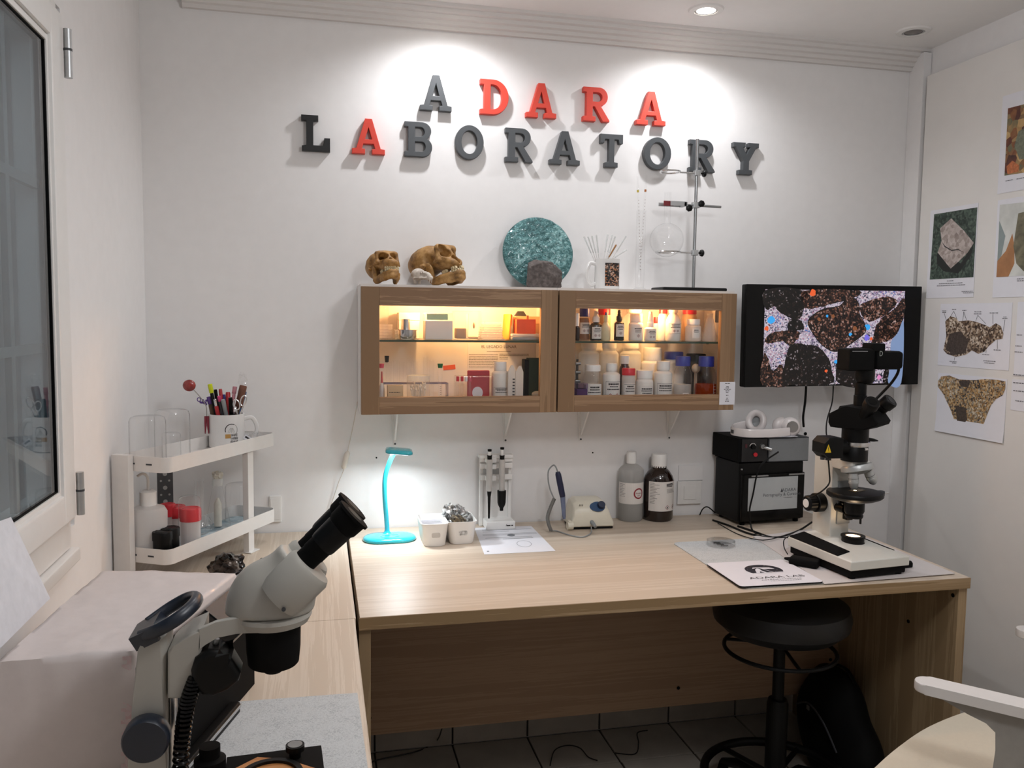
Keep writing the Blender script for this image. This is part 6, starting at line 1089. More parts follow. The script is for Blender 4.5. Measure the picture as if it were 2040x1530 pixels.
# ---------------------------------------------------------------- corner rack with glassware
RO = V((-.4825, -.540, 0)); RD = V((-.2455, -.105, 0))-RO; RL_, RW = RD.length, .148; RD.normalize(); RN = V((-RD.y, RD.x, 0)); ra = math.degrees(math.atan2(RD.y, RD.x))
t = thing('corner_rack', 'white metal two-tier rack set across the corner by the window', 'rack', (RO.x, RO.y, ZD), ra)
def tray(name, zt, zh, mat):
    pr = part(name, (0, 0, 0), t); out = [(x+RL_/2, y+RW/2) for x, y in rrect(RL_, RW, .022, 5)]; inn = [(x+RL_/2, y+RW/2) for x, y in rrect(RL_-.005, RW-.005, .0195, 5)]
    b = MB(); n = len(out); b.loft([[(x, y, zt-zh) for x, y in out], [(x, y, zt) for x, y in out], [(x, y, zt) for x, y in inn], [(x, y, zt-zh+.003) for x, y in inn]]); obj('rim', b, WHITE2, pr, smooth=50); obj('floor', MB().prism([(x*.994+.001, y*.99+.0008) for x, y in inn], .0012, TR(0, 0, zt-zh+.0032)), mat, pr)
    [obj('slot', MB().box(-.0008, .0006, y_, y_+.017, zt-zh*.55, zt-zh*.45), DGREY, pr) for y_ in (.045, .095)]
ZT1, ZT2 = 1.084-ZD, .853-ZD
tray('upper_tray', ZT1, .038, WHITE2); tray('lower_tray', ZT2, .038, SPECK('blue_mat', ['#7f98a8', '#9fb5c0', '#b9cbd2', '#cfdadd', '#a5bac4'], 60, .7))
b = MB(); b.box(-.020, -.0015, .098, .148, .002, ZT1+.004, .0015); obj('post', b, WHITE2, t); obj('post', MB().box(.350, .378, .0035, .022, .002, ZT1-.039, .0015), WHITE2, t); obj('post_foot', MB().box(.345, .392, -.006, .024, 0, .003, .001), WHITE2, t); obj('post_foot', MB().box(-.022, .004, .096, .15, 0, .003, .001), WHITE2, t)
def loc(px_, py_, z): q = PT(px_, py_, Z=z); return q
# perforated strip on the wall side
for (pl, pt, pr2, pb) in ((292, 930, 327, 1160),):
    a, c = PT(pl, 960, X=XL+.24), PT(pr2, 960, X=XL+.24)
p = PT(322, 1140, Z=ZD+.0); t2 = thing('perforated_strip', 'grey perforated steel strip standing behind the rack', 'strip', (-.548, -.19, ZD+.0005), 8)
b = MB(); hS = 1.03-ZD; b.box(-.021, .021, -.001, .001, 0, hS); obj('strip', b, PL('strip_grey', '#5d6062', .5, .3), t2)
b = MB()
for k in range(7):
    b.mi = 0; z = .03+k*.04; b.cyl((0, -.0013, z), (0, -.0008, z), .006, n=12); b.cyl((-.011, -.0013, z+.02), (-.011, -.0008, z+.02), .003, n=10); b.cyl((.011, -.0013, z+.02), (.011, -.0008, z+.02), .003, n=10)
obj('holes', b, PL('hole_light', '#b9bab8', .7), t2)
tag(obj('glass_tube', MB().lathe([(.012, 0), (.012, .02), (.0105, .021), (.0105, 0)], 20, caps=(0, 0)).cyl((0, 0, 0), (0, 0, .03), .011, n=20), GLASS, loc=(-.575, -.24, ZD+.001)), 'short clear glass tube on the desk under the lower tray', 'glass')
def jarlet(name, label, cat, px_l, px_r, p_top, p_bot, zbase, build, grp=None):
    for add in range(0, 90, 2):      # the rim hides the foot: move down the picture until the foot stands inside the tray
        c = PT((px_l+px_r)/2, p_bot+add, Z=zbase); k = MPP(c); rr = (px_r-px_l)/2*k; w_ = V((c.x, c.y, 0))+V((0, rr*.7, 0))-RO; u_, v_ = w_.dot(RD), w_.dot(RN)
        if rr+.003 < v_ < RW-rr-.003 and u_ < RL_-rr-.003: break
    u_ = min(max(u_, rr+.004), RL_-rr-.004); v_ = min(max(v_, rr+.004), RW-rr-.004); c2 = RO+RD*u_+RN*v_; k = MPP((c2.x, c2.y, zbase))
    o = thing(name, label, cat, (c2.x, c2.y, zbase+.0005), 0, grp); build(o, (px_r-px_l)/2*k, PT((px_l+px_r)/2, p_top, Y=c2.y).z-zbase); return o
def inv_beaker(o, r, H): obj('glass', MB().lathe([(r*1.02, 0), (r*.98, .004), (r*.98, H*.9), (r*.9, H*.97), (r*.7, H), (0, H)], 32, caps=(0, 0)), BEAK, o); obj('rim', MB().tube([(r*1.0*math.cos(2*PI*i/32), r*1.0*math.sin(2*PI*i/32), .0015) for i in range(32)], .0013, 6, closed=True), BEAK, o)
BEAK = GL('beaker_glass', edge='#8d9898', refl=1.3)
ZU, ZL = 1.084-.0335, .853-.0335
jarlet('beaker', 'clear glass beaker upside down at the front left of the upper tray', 'beaker', 248, 318, 829, 905, ZU, inv_beaker, 'glassware on the corner rack')
jarlet('beaker', 'tall clear glass beaker upside down behind the front left beaker', 'beaker', 306, 374, 816, 888, ZU, inv_beaker, 'glassware on the corner rack')
jarlet('beaker', 'small clear glass beaker upside down before the tall one on the upper tray', 'beaker', 322, 358, 862, 900, ZU, inv_beaker, 'glassware on the corner rack')
# wash bottle, jars, flasks on the lower tray
def wash(o, r, H):
    h2 = H*.62; obj('body', MB().lathe([(r*.9, 0), (r, .004), (r, h2*.86), (r*.86, h2*.95), (r*.42, h2), (0, h2)], 32), GL('wash_plastic', milky=.75, base='#efedeb', refl=.4, rough=.3), o); obj('cap', MB().lathe([(r*.44, h2*.98), (r*.44, H*.78), (r*.3, H*.8), (0, H*.8)], 20), WHITE, o); p_ = spl([(0, 0, H*.78), (0, 0, H*.93), (-r*.1, 0, H*.985), (-r*.3, 0, H*1.0), (-r*.55, 0, H*.97)], 6); obj('spout', MB().tube(p_, .0035, 8), WHITE, o)
jarlet('wash_bottle', 'tall white plastic wash bottle with a bent spout on the lower tray', 'bottle', 258, 328, 944, 1085, ZL, wash)
def pot(capm, body):
    def f(o, r, H): obj('body', MB().lathe([(r*.88, 0), (r*.92, .003), (r*.92, H*.72), (0, H*.72)], 28), body, o); cap(o, r, H*.70, H, capm, 20); obj('lid_rim', MB().tube([(r*.7*math.cos(2*PI*i/24), r*.7*math.sin(2*PI*i/24), H) for i in range(24)], .0012, 6, closed=True), capm, o)
    return f
WP = GL('pot_plastic', milky=.8, base='#f3efed', refl=.4, rough=.3)
jarlet('sample_pot', 'white sample pot with a red lid, nearest to the camera of the red-lidded three', 'pot', 358, 399, 1012, 1098, ZL, pot(RED, WP), 'red-lidded sample pots')
jarlet('sample_pot', 'white sample pot with a red lid in the middle of the red-lidded three', 'pot', 328, 368, 1008, 1082, ZL, pot(RED, WP), 'red-lidded sample pots')
jarlet('sample_pot', 'white sample pot with a red lid mostly hidden beside the wash bottle', 'pot', 318, 348, 1004, 1048, ZL, pot(RED, WP), 'red-lidded sample pots')
jarlet('film_pot', 'small black pot with a black lid at the front of the lower tray', 'pot', 289, 328, 1059, 1124, ZL, pot(BLACK, BLACK), 'black sample pots')
jarlet('film_pot', 'small black pot with a black lid just behind the front black pot', 'pot', 318, 356, 1051, 1112, ZL, pot(BLACK, BLACK), 'black sample pots')
def volf(o, r, H): obj('bulb', MB().lathe([(r*.5, 0), (r*.8, H*.05), (r, H*.17), (r*.8, H*.29), (r*.4, H*.36), (r*.36, H*.42), (r*.36, H*.97), (r*.46, H)], 28, caps=(1, 0)), BEAK, o)
jarlet('volumetric_flask', 'clear glass flask with a long neck behind the red-lidded pots', 'flask', 372, 420, 956, 1056, ZL, volf, 'glassware on the corner rack')
def erl(o, r, H): obj('body', MB().lathe([(r*.95, 0), (r, .004), (r*.42, H*.66), (r*.38, H*.70), (r*.38, H*.80)], 28, caps=(1, 0)), BEAK, o); obj('paper_inside', MB().lathe([(r*.3, .003), (r*.3, H*.4), (r*.1, H*.5)], 12), PL('tissue', '#d8d3c6', .9), o); obj('stopper', MB().lathe([(r*.4, H*.72), (r*.42, H*.84), (0, H*.84)], 18), MILK, o)
er = jarlet('conical_flask', 'conical glass flask plugged with cream tissue on the lower tray', 'flask', 408, 457, 935, 1046, ZL, erl); 
for c in er.children:
    if c.name.startswith('stopper'): zz = max(v.co.z for v in c.data.vertices)
n = rock('tissue_plug', PL('tissue', '#d8d3c6'), (.014, .014, .013), er, seed=2, amp=.35, sub=3, fr=2.4); n.location = (0, 0, zz+.009)
jarlet('beaker', 'clear glass beaker upside down at the back of the lower tray', 'beaker', 448, 500, 963, 1036, ZL, inv_beaker, 'glassware on the corner rack')
jarlet('beaker', 'small clear glass beaker upside down at the right end of the lower tray', 'beaker', 497, 540, 984, 1026, ZL, inv_beaker, 'glassware on the corner rack')
# pen mug on the upper tray
c = PT(450, 893, Z=ZU); k = MPP(c); r = 34*k; mc = V((c.x, c.y+r*.6, ZU+.0005)); t = thing('pen_mug', 'white printed mug full of pens on the upper tray', 'mug', mc); k = MPP(mc); r = 34*k; H = PT(450, 824, Y=mc.y).z-ZU; mug(t, r, H, 12)
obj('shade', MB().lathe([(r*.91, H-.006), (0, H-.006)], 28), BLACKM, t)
b = MB(); b.mi = 0
def onmug(x, z): return ((r+.0007)*math.sin(x/r), -(r+.0007)*math.cos(x/r), z)
cx_, cz_ = .018, H*.56
for i in range(30):
    a0, a1 = math.radians(200-300*i/30), math.radians(200-300*(i+1)/30); b.mi = 0 if i < 14 else 2; w_ = .0022 if i < 14 else .0012
    b.add([onmug(cx_+q*math.cos(a_), cz_+q*math.sin(a_)) for q, a_ in ((.018, a0), (.018, a1), (.018-w_, a1), (.018-w_, a0))], [(0, 1, 2, 3)])
b.mi = 1; b.add([onmug(cx_+x, cz_+z) for x, z in ((-.017, -.024), (-.002, -.024), (-.002, -.012), (-.017, -.012))], [(0, 1, 2, 3)]); b.mi = 2
for dx in (-.010, -.005, 0, .005, .010): b.add([onmug(cx_+x, cz_+z) for x, z in ((dx-.0004, -.008), (dx+.0004, -.008), (dx*.3+.0004, .006), (dx*.3-.0004, .006))], [(0, 1, 2, 3)])
obj('picture', b, [INK, PL('mug_ochre', '#b98d4e', .5), PL('mug_grey', '#8a857c', .5)], t)
b = MB()
g = random.Random(11)        # hand-drawn lettering too small to read: three rows of tall strokes
for row in range(3):
    x_ = -.001-.001*row; zt_ = -.010-.0098*row
    while x_ < .019:
        hh_ = .0082*g.uniform(.7, 1); w_ = g.uniform(.0006, .0010); sl = g.uniform(-.0006, .0008); z_ = zt_-.0082
        b.add([onmug(cx_+a_, cz_+c_+.0) for a_, c_ in ((x_, z_), (x_+w_, z_), (x_+w_+sl, z_+hh_), (x_+sl, z_+hh_))], [(0, 1, 2, 3)])
        if g.random() < .6: zz = z_+hh_*g.choice((.1, .5, .85)); b.add([onmug(cx_+a_, cz_+c_) for a_, c_ in ((x_, zz), (x_+.0016, zz), (x_+.0016, zz+.0008), (x_, zz+.0008))], [(0, 1, 2, 3)])
        x_ += g.uniform(.0014, .0024)
obj('lettering', b, INK, t)
def pen(base, tip, rad, cols, label, name='pen', cat='pen'):
    """thin thing standing in the mug; pixel of the mug rim, pixel of its top, colours from the mug upward"""
    y = mc.y+base[2]; p0, p1 = PT(base[0], 834, Y=y), PT(tip[0], tip[1], Y=y+tip[2]); d = p1-p0; low = p0-d.normalized()*.045; low.z = max(low.z, ZU+.008); o = thing(name, label, cat, low); e = p1-low; L = len(cols)
    for i, (nm, m_, f0, f1, k_) in enumerate(cols): obj(nm, MB().tube([e*f0, e*(f0+(f1-f0)*.04), e*(f1-(f1-f0)*.04), e*f1], [rad*k_*.9, rad*k_, rad*k_, rad*k_*.85], 10), m_, o)
    return o
YEL = PL('highlighter_yellow', '#c9d420', .4); PINK = PL('pen_pink', '#d8447a', .4); PUR = PL('pen_purple', '#5b3a86', .4); REDP = PL('pen_red', '#b32a30', .4)
pen((432, 0, -.01), (418, 765, 0), .0052, [('barrel', BLACK, 0, .82, 1), ('tip', YEL, .82, 1, 1.25)], 'black marker with a bright yellow end in the pen mug')
pen((437, 0, .01), (429, 776, .01), .005, [('barrel', BLACKM, 0, 1, 1)], 'plain black marker beside the yellow-ended one in the pen mug')
pen((436, 0, -.018), (428, 795, -.01), .0058, [('barrel', REDP, 0, .8, 1), ('cap', CHROME, .8, 1, .8)], 'red-barrelled pen with a silver end in the pen mug')
pen((445, 0, -.012), (436, 789, -.01), .0045, [('barrel', DGREY, 0, .86, 1), ('tip', PINK, .86, 1, 1.15)], 'grey pen with a pink end in the pen mug')
pen((452, 0, -.016), (444, 796, -.012), .0062, [('barrel', GREYP, 0, 1, 1)], 'thick silver-grey pen leaning left in the pen mug')
pen((444, 0, .012), (439, 775, .012), .005, [('barrel', REDP, 0, 1, 1)], 'short red pen at the back of the pen mug')
pen((449, 0, .014), (446, 786, .012), .0045, [('barrel', BLUE, 0, 1, 1)], 'blue pen end between two red pens in the pen mug')
pen((456, 0, .008), (454, 781, .01), .0068, [('barrel', REDP, 0, 1, 1)], 'round-ended red pen right of the blue pen in the pen mug')
pen((461, 0, -.012), (459, 792, -.012), .006, [('barrel', BLACKG, 0, 1, 1)], 'glossy black pen at the front right of the pen mug')
pen((460, 0, .01), (468, 770, .012), .0048, [('barrel', PL('pen_rose', '#c98a94', .5), 0, .85, 1), ('tip', PL('pen_rose', '#c98a94'), .85, 1, 1.3)], 'pale rose pen leaning right in the pen mug')
pen((426, 0, .0), (417, 790, .0), .0075, [('barrel', PL('brown_wood', '#5a4632', .6), 0, .8, 1), ('tip', PUR, .8, 1, 1.1)], 'brown purple-topped stick at the left of the pen mug')
# scissors: two chrome loops
sy = mc.y-.022; o = thing('scissors', 'chrome scissors standing handles up in the pen mug', 'scissors', PT(470, 815, Y=sy))
for (x, y, rx, ry, tl) in ((471, 806, 6, 10, 8), (485, 798, 5.5, 10, -12)):
    c_ = PT(x, y, Y=sy)-o.location; b = MB(); b.tube([c_+V((rx*k*math.cos(q)+ry*k*math.sin(q)*math.sin(math.radians(-tl)), 0, ry*k*math.sin(q))) for q in [2*PI*i/24 for i in range(24)]], .0018, 8, closed=True); e_ = PT(474, 838, Y=sy)-o.location; b.tube([c_+V((0, 0, -ry*k)), e_], [.0018, .003], 8); obj('handle', b, CHROME, o)
# wrapped biscuit-like stick and lollipop
pen((470, 0, .006), (485, 768, .01), .0085, [('stem', PL('brown_wood', '#5a4632'), 0, .55, .6), ('brush', PL('brown_fur', '#6b4434', .8, var=.3), .55, 1, 1.25)], 'brown brush-like stick in a clear wrapper at the right of the pen mug', 'wrapped_stick', 'stick')
q = PT(483, 757, Y=mc.y+.016); o = thing('clear_wrapper', 'crinkled clear wrapper rising above the brown stick in the pen mug', 'wrapper', q); w_ = rock('film', GL('wrapper_film', edge='#dfe3e3', refl=1.6, rough=.08), (.011, .006, .020), o, seed=12, amp=.5, sub=3, fr=2.5, fine=.2)
pen((473, 0, .014), (489, 780, .014), .0045, [('barrel', PL('steel_blue', '#2f5d86', .4), 0, 1, 1)], 'steel-blue pen at the far right of the pen mug')
q = PT(377, 768, Y=mc.y-.005); b0 = PT(412, 830, Y=mc.y-.012); o = thing('lollipop', 'round red lollipop on a bent stick clipped to the rim of the pen mug', 'lollipop', q); obj('sweet', MB().ell((0, 0, 0), (.018, .009, .017), 20), PL('lollipop_red', '#8e2f2a', .25, coat=.5, var=.3, sc=90), o); pts = spl([V((0, 0, 0)), PT(392, 783, Y=mc.y-.007)-q, PT(407, 802, Y=mc.y-.01)-q, PT(411, 812, Y=mc.y-.012)-q, b0-q], 5); obj('stick', MB().tube(pts, .0013, 6), PL('stick_grey', '#9b938c', .5), o)
q = PT(412, 846, Y=mc.y-.020); o = thing('clothes_peg', 'small dark red wooden peg hanging at the left of the pen mug', 'peg', q); k = MPP(q)
for s in (-1, 1): obj('jaw', MB().prism([(0, 17*k), (s*4.4*k, 17*k), (s*4.4*k, 2*k), (s*4*k, -18*k), (s*2.6*k, -18*k), (s*.3*k, -2*k)][::s], .005, TR(0, .0025, 0) @ YZ, .0006), PL('peg_red', '#7a2332', .7), o)
obj('spring', MB().cyl((-.004, 0, 0), (.004, 0, 0), .0022, n=8), STEEL, o)
q = PT(404, 800, Y=mc.y-.006); o = thing('purple_beads', 'string of purple beads with a loop left of the pen mug', 'beads', q); b = MB(); b.tube([V((-.0105+.0045*math.cos(a_), 0, .006+.0055*math.sin(a_))) for a_ in [2*PI*i/16 for i in range(16)]], .0013, 6, closed=True); obj('loop', b, PUR, o); b = MB()
for dx, dz in ((-.006, -.002), (-.002, -.003), (.002, .0), (.004, -.005), (.007, -.003), (.010, .003), (.009, -.008), (.0, .004)): b.ell((dx, 0, dz), (.0034, .0034, .0034), 10, k=6)
obj('beads', b, PUR, o)
q = RO+RD*(RL_-.062)+RN*.045; o = thing('plastic_bag', 'crumpled clear plastic bag with a small printed tag beside the pen mug', 'bag', (q.x, q.y, ZU+.018)); rock('film', GL('bag_film', edge='#cfd4d4', refl=2, rough=.1, milky=.12), (.034, .020, .022), o, seed=21, amp=.4, sub=4, fr=2.6, fine=.2); tg = V((-.008, -.030, .008)); m_ = MX.Translation(tg) @ RY(35); obj('tag', MB().box(-.012, .012, -.0004, .0004, -.007, .007, m=m_), PAPER, o); b = MB(); b.lines(-.009, .008, -.002, .005, m_ @ TR(0, -.0007, 0) @ YZ, 5); obj('print', b, INK, o)
# ---------------------------------------------------------------- meteorite-like stones
IR = SPECK('shiny_dark_stone', ['#0e0b09', '#1c1613', '#2c231e', '#40362f', '#6e655e'], 60, .22, .35, bmp=.8)
p = PT(453, 1150, Z=ZD); k = MPP(p); n = rock('shiny_stone', IR, (30*k, .035, 24*k), seed=31, amp=.35, sub=4, fr=1.8, fine=.12); zm = min(v.co.z for v in n.data.vertices); n.location = (p.x, p.y+.02, ZD-zm+.001); tag(n, 'shiny dark brown stone on the desk behind the covered printer', 'rock')
p = PT(530, 1160, Z=ZD); n = rock('shiny_stone', IR, (30*k, .035, 22*k), seed=41, amp=.35, sub=4, fr=1.8, fine=.12); zm = min(v.co.z for v in n.data.vertices); n.location = (p.x, p.y+.02, ZD-zm+.001); tag(n, 'shiny dark brown stone half hidden behind the stereo microscope head', 'rock')
tag(obj('white_card', MB().box(-.05, .05, -.03, .03, 0, .0012), PAPER, loc=((PT(492, 1150, Z=ZD).x), PT(492, 1150, Z=ZD).y, ZD+.0004)), 'small white card on the desk between the two shiny stones', 'card')
# ---------------------------------------------------------------- covered printer
c00, c10, c01, c11 = V((-.378, -1.46, 0)), V((-.2735, -1.11, 0)), V((-.552, -1.467, 0)), V((-.514, -1.05, 0)); a_p = math.degrees(math.atan2(c10.y-c00.y, c10.x-c00.x)); LP = (c10-c00).length
t = thing('printer', 'black printer with a grey sloping panel under a pale pink cloth', 'printer', (c00.x, c00.y, ZD+.0005), a_p)
# local x runs away from the camera along the printer, local y points left toward the window
HP = .2
obj('body', MB().box(.014, LP-.006, .006, .130, .0, HP-.002, .004), BLACK, t)
obj('front_panel', MB().prism([(.0055, 0), (-.040, 0), (-.040, .155), (.0055, .190)][::-1], LP-.03, TR(.02, 0, 0) @ MX(((0, 0, 1, 0), (1, 0, 0, 0), (0, 1, 0, 0), (0, 0, 0, 1))), .002), BLACKM, t)
obj('control_panel', MB().loft([[(x, y-.0006*k, z+.0012*k) for x, y, z in ((LP*.62, -.039, .157), (LP-.012, -.039, .157), (LP-.012, .004, .190), (LP*.62, .004, .190))] for k in (0, 1)]), DGREY, t)
obj('trim_line', MB().box(.03, LP-.02, -.0412, -.0402, .118, .1215), STEEL, t); obj('paper_tray', MB().box(.0, LP*.66, -.058, -.0405, .0, .020, .003), BLACK, t); obj('tray_edge', MB().box(.0, LP*.66, -.0595, -.0582, .010, .016, .0004), CHROME, t)
CL = PL('pink_cloth', '#d2c8c5', .5, var=.02, sc=60, bmp=.12, coat=.15)
top = HP+.004; ZC = ZD+.0005; b = MB(); vs, fs = [], []; NU, NVv = 44, 30
def cpt(u, v): return c00*(1-u)*(1-v)+c10*u*(1-v)+c01*(1-u)*v+c11*u*v
def cz(u, v): return top+.0020*NZ.noise(V((u*6, v*4, 2)))+.0030*max(0, NZ.noise(V((u*2.6+3, v*2, 5))))+.0012*NZ.noise(V((u*18, v*9, 4)))
us = [(-.030, .004), (-.026, .05), (-.021, .10), (-.015, .15), (-.009, .18), (-.004, top-.008)]+[(i/NU, None) for i in range(NU+1)]+[(1.008, top-.005), (1.014, .17), (1.02, .1)]
vs_ = [(-.012, top-.020), (-.010, top-.012), (-.004, top-.003)]+[(j/NVv, None) for j in range(NVv+1)]+[(1.006, top-.006), (1.012, .15), (1.016, .08), (1.018, .004)]
for u, zu in us:
    for v, zv in vs_:
        z = cz(u, v)
        if zu is not None: z = min(z, zu)
        if zv is not None: z = min(z, zv) if not (zu is not None and zv is not None) else min(zu, zv)
        q = cpt(u, v); w_ = .0035*NZ.noise(V((v*5, z*14, 7))) if zu is not None else 0
        if u < 0: q = q+V((.3, -1, 0))*w_
        vs.append((q.x-c00.x, q.y-c00.y, max(z, .002)))
n2 = len(vs_)
for i in range(len(us)-1):
    for j in range(n2-1): fs.append((i*n2+j, i*n2+j+1, (i+1)*n2+j+1, (i+1)*n2+j))
b.add(vs, fs); cl = obj('cloth_cover', b, CL, None, smooth=80, loc=(c00.x, c00.y, ZC)); md = cl.modifiers.new('s', 'SOLIDIFY'); md.thickness = .0012; md.offset = 1; tag(cl, 'pale pink cloth draped over the black printer', 'cloth')
b = MB(); nF = (c01-c00).normalized()
for i in range(34):      # lace along the near right corner and across the top
    z0_, z1_ = .004+.195*i/34, .004+.195*(i+1)/34; f_ = lambda z: -.030+.026*(z/.2); q0, q1 = cpt(f_(z0_)-.006, .012)-c00, cpt(f_(z1_)-.006, .012)-c00; e_ = nF*(.010+.004*math.sin(i*2.3)); b.add([(q0.x, q0.y, z0_), (q1.x, q1.y, z1_), (q1.x+e_.x, q1.y+e_.y, z1_), (q0.x+e_.x, q0.y+e_.y, z0_)], [(0, 1, 2, 3)])
obj('lace_trim', b, SPECK('pink_lace', ['#d2b3b4', '#d9c6c6', '#d6bcbc', '#d8cdcc'], 200, .8), cl)
# leaning paper at the far left
c4 = [PT(22, 1030, X=-.595), PT(100, 1192, Z=ZD+top+.010), PT(0, 1292, Z=ZD+top+.008), PT(-60, 1060, X=-.595)]; nn = (c4[1]-c4[0]).cross(c4[2]-c4[0]).normalized()*.0008; c4[1].z = max(c4[1].z, ZD+top+.010); c4[2].z = max(c4[2].z, ZD+top+.008)
b = MB(); b.loft([c4, [v+nn for v in c4]]); o = obj('leaning_paper', b, PL('paper_blue_white', '#d5d7dd', .8), smooth=0); tag(o, 'bluish white paper sheet leaning on the window sash above the cloth', 'paper')
# ---------------------------------------------------------------- felt on the side desk
t = thing('felt_mat', 'grey felt mat under the stereo microscope', 'mat'); c4 = [PT(712, 1383, Z=ZD), PT(742, 1600, Z=ZD), V((-.33, -1.66, 0)), PT(425, 1404, Z=ZD)]; b = MB(); b.loft([[(v.x, v.y, ZD+.0004) for v in c4], [(v.x, v.y, ZD+.0028) for v in c4]]); obj('felt', b, FELT, t)
# ---------------------------------------------------------------- stereo microscope (its front faces the room, seen from its side)
SYc = -1.53; SO = V((PT(545, 1300, Y=SYc).x, SYc, ZD+.003)); t = thing('stereo_microscope', 'grey-white stereo microscope with black eyepieces and a blue carrying handle', 'microscope', SO)
SG = PL('scope_grey', '#adaaa2', .42, var=.015); NAVY = PL('scope_navy', '#1d2430', .35, var=.05)
def sp(pts, yn): return [(PT(x, y, Y=yn).x-SO.x, max(PT(x, y, Y=yn).z-SO.z, .006)) for x, y in pts]
def slab(name, pts, y0, y1, mat, bev=.004, par=None, sm=38):
    """outline seen from the camera side, between depths y0 (near) and y1 (far)"""
    P_ = sp(pts, y0); P_ = P_ if sum((P_[i][0]*P_[(i+1) % len(P_)][1]-P_[(i+1) % len(P_)][0]*P_[i][1]) for i in range(len(P_))) > 0 else P_[::-1]
    b = MB(); b.prism(P_, y1-y0, TR(0, y1-SYc, 0) @ YZ, bev, 3); return obj(name, b, mat, par or t, smooth=sm)
yN, yF = SYc-.032, SYc+.032
slab('pillar', [(275, 1266), (331, 1266), (331, 1530), (328, 1700), (248, 1700), (256, 1500), (264, 1400)], yN, yF, SG, .008)
slab('focus_carriage', [(333, 1300), (345, 1288), (372, 1266), (404, 1252), (404, 1290), (392, 1320), (380, 1372), (366, 1393), (333, 1393)], yN-.003, yF+.003, SG, .004)
def armside(name, y0, y1): slab(name, [(395, 1254), (430, 1240), (468, 1231), (520, 1228), (520, 1262), (470, 1263), (432, 1268), (408, 1282), (392, 1306)], y0, y1, SG, .002)
armside('arm', yN-.003, yN+.007); armside('arm', yF-.007, yF+.003)
obj('rack_rail', MB().box(PT(334, 1500, Y=yN).x-SO.x, PT(345, 1500, Y=yN).x-SO.x, -.012, .012, max(.006, PT(340, 1700, Y=yN).z-SO.z), PT(340, 1393, Y=yN).z-SO.z, .001), CHROME, t)
# ring that holds the head
rx = PT(622, 1245, Y=SYc).x-SO.x; zr0, zr1 = PT(545, 1266, Y=SYc-.05).z-SO.z, PT(545, 1240, Y=SYc-.05).z-SO.z; R_ = rx*.98
obj('head_ring', MB().lathe([(R_*.80, zr0), (R_*.93, zr0+.003), (R_*1.02, zr1-.006), (R_*1.0, zr1-.001), (R_*.9, zr1), (0, zr1)], 48), SG, t)
ro = 51*MPP(SO+V((0, 0, .15))); zo0 = PT(545, 1322, Y=SYc).z-SO.z; obj('objective_housing', MB().lathe([(0, zo0), (ro*.9, zo0+.0005), (ro*.96, zo0+.003), (ro*1.02, zo0+.025), (ro*1.04, zr0+.001), (0, zr0+.001)], 40), BLACKM, t)
for s in (-1, 1): obj('objective', MB().cyl((0, s*.016, zo0-.004), (0, s*.016, zo0+.001), .012, n=20), BLACK, t)
# head: domed body and two tube housings with eyepieces
HZ0 = zr1
def dome(X, Y, Z):
    d = sEll((-.004, 0, .0), (.060, .047, .072))(X, Y, Z); d = smax(d, -Z-.001, .004)
    ax = np.array((.62, 0, .78)); d2 = sCap((.012, 0, .028), (.036, 0, .058), .044, .041)(X, Y, Z); d = smin(d, d2, .012); return smax(d, (X*ax[0]+Z*ax[2])-.078, .004)
o = sdf_obj('head_body', dome, (-.09, -.07, -.02), (.12, .07, .12), 60, SG, t, 1.0, TR(0, 0, HZ0+.001))
for s in (-1, 1):
    hs = part('tube_housing', (0, 0, 0), t); yy = s*.027; yp = SYc+yy
    b0, b1 = PT(567, 1180, Y=SYc-.027), PT(621, 1128, Y=SYc-.027); e0_ = PT(602, 1123, Y=SYc-.027); e1 = PT(703, 1027, Y=SYc-.027)
    B0, B1, E1_ = [V((q.x-SO.x, yy, q.z-SO.z)) for q in (b0, b1, e1)]; d = (B1-B0).normalized()
    obj('housing', MB().tube([B0-d*.012, B0, B1-d*.006, B1], [.032, .0345, .0345, .031], 28), SG, hs); obj('screw', MB().cyl(tuple(B0+V((0, s*.033, -.012))), tuple(B0+V((0, s*.0355, -.012))), .0028, n=10), DGREY, hs) if s < 0 else None
    E0_ = V((e0_.x-SO.x, yy, e0_.z-SO.z)); d = (E1_-E0_).normalized(); L_ = (E1_-E0_).length; f = lambda k: E0_+d*(L_*k)
    ep = part('eyepiece', (0, 0, 0), t); obj('tube', MB().tube([f(-.08), f(.2), f(.215), f(.36), f(.38)], [.0165, .0165, .0172, .0172, .0180], 28), BLACKM, ep); obj('ocular', MB().tube([f(.38), f(.43), f(.74), f(.76)], [.0185, .0195, .0205, .0185], 28), BLACK, ep); obj('eyecup', MB().tube([f(.74), f(.80), f(.985), f(.99), f(1.03), f(1.035)], [.0195, .0225, .0235, .0262, .0262, .021], 28), BLACKM, ep); obj('lens', MB().tube([f(1.034), f(1.038)], .013, 20), BLACKG, ep)
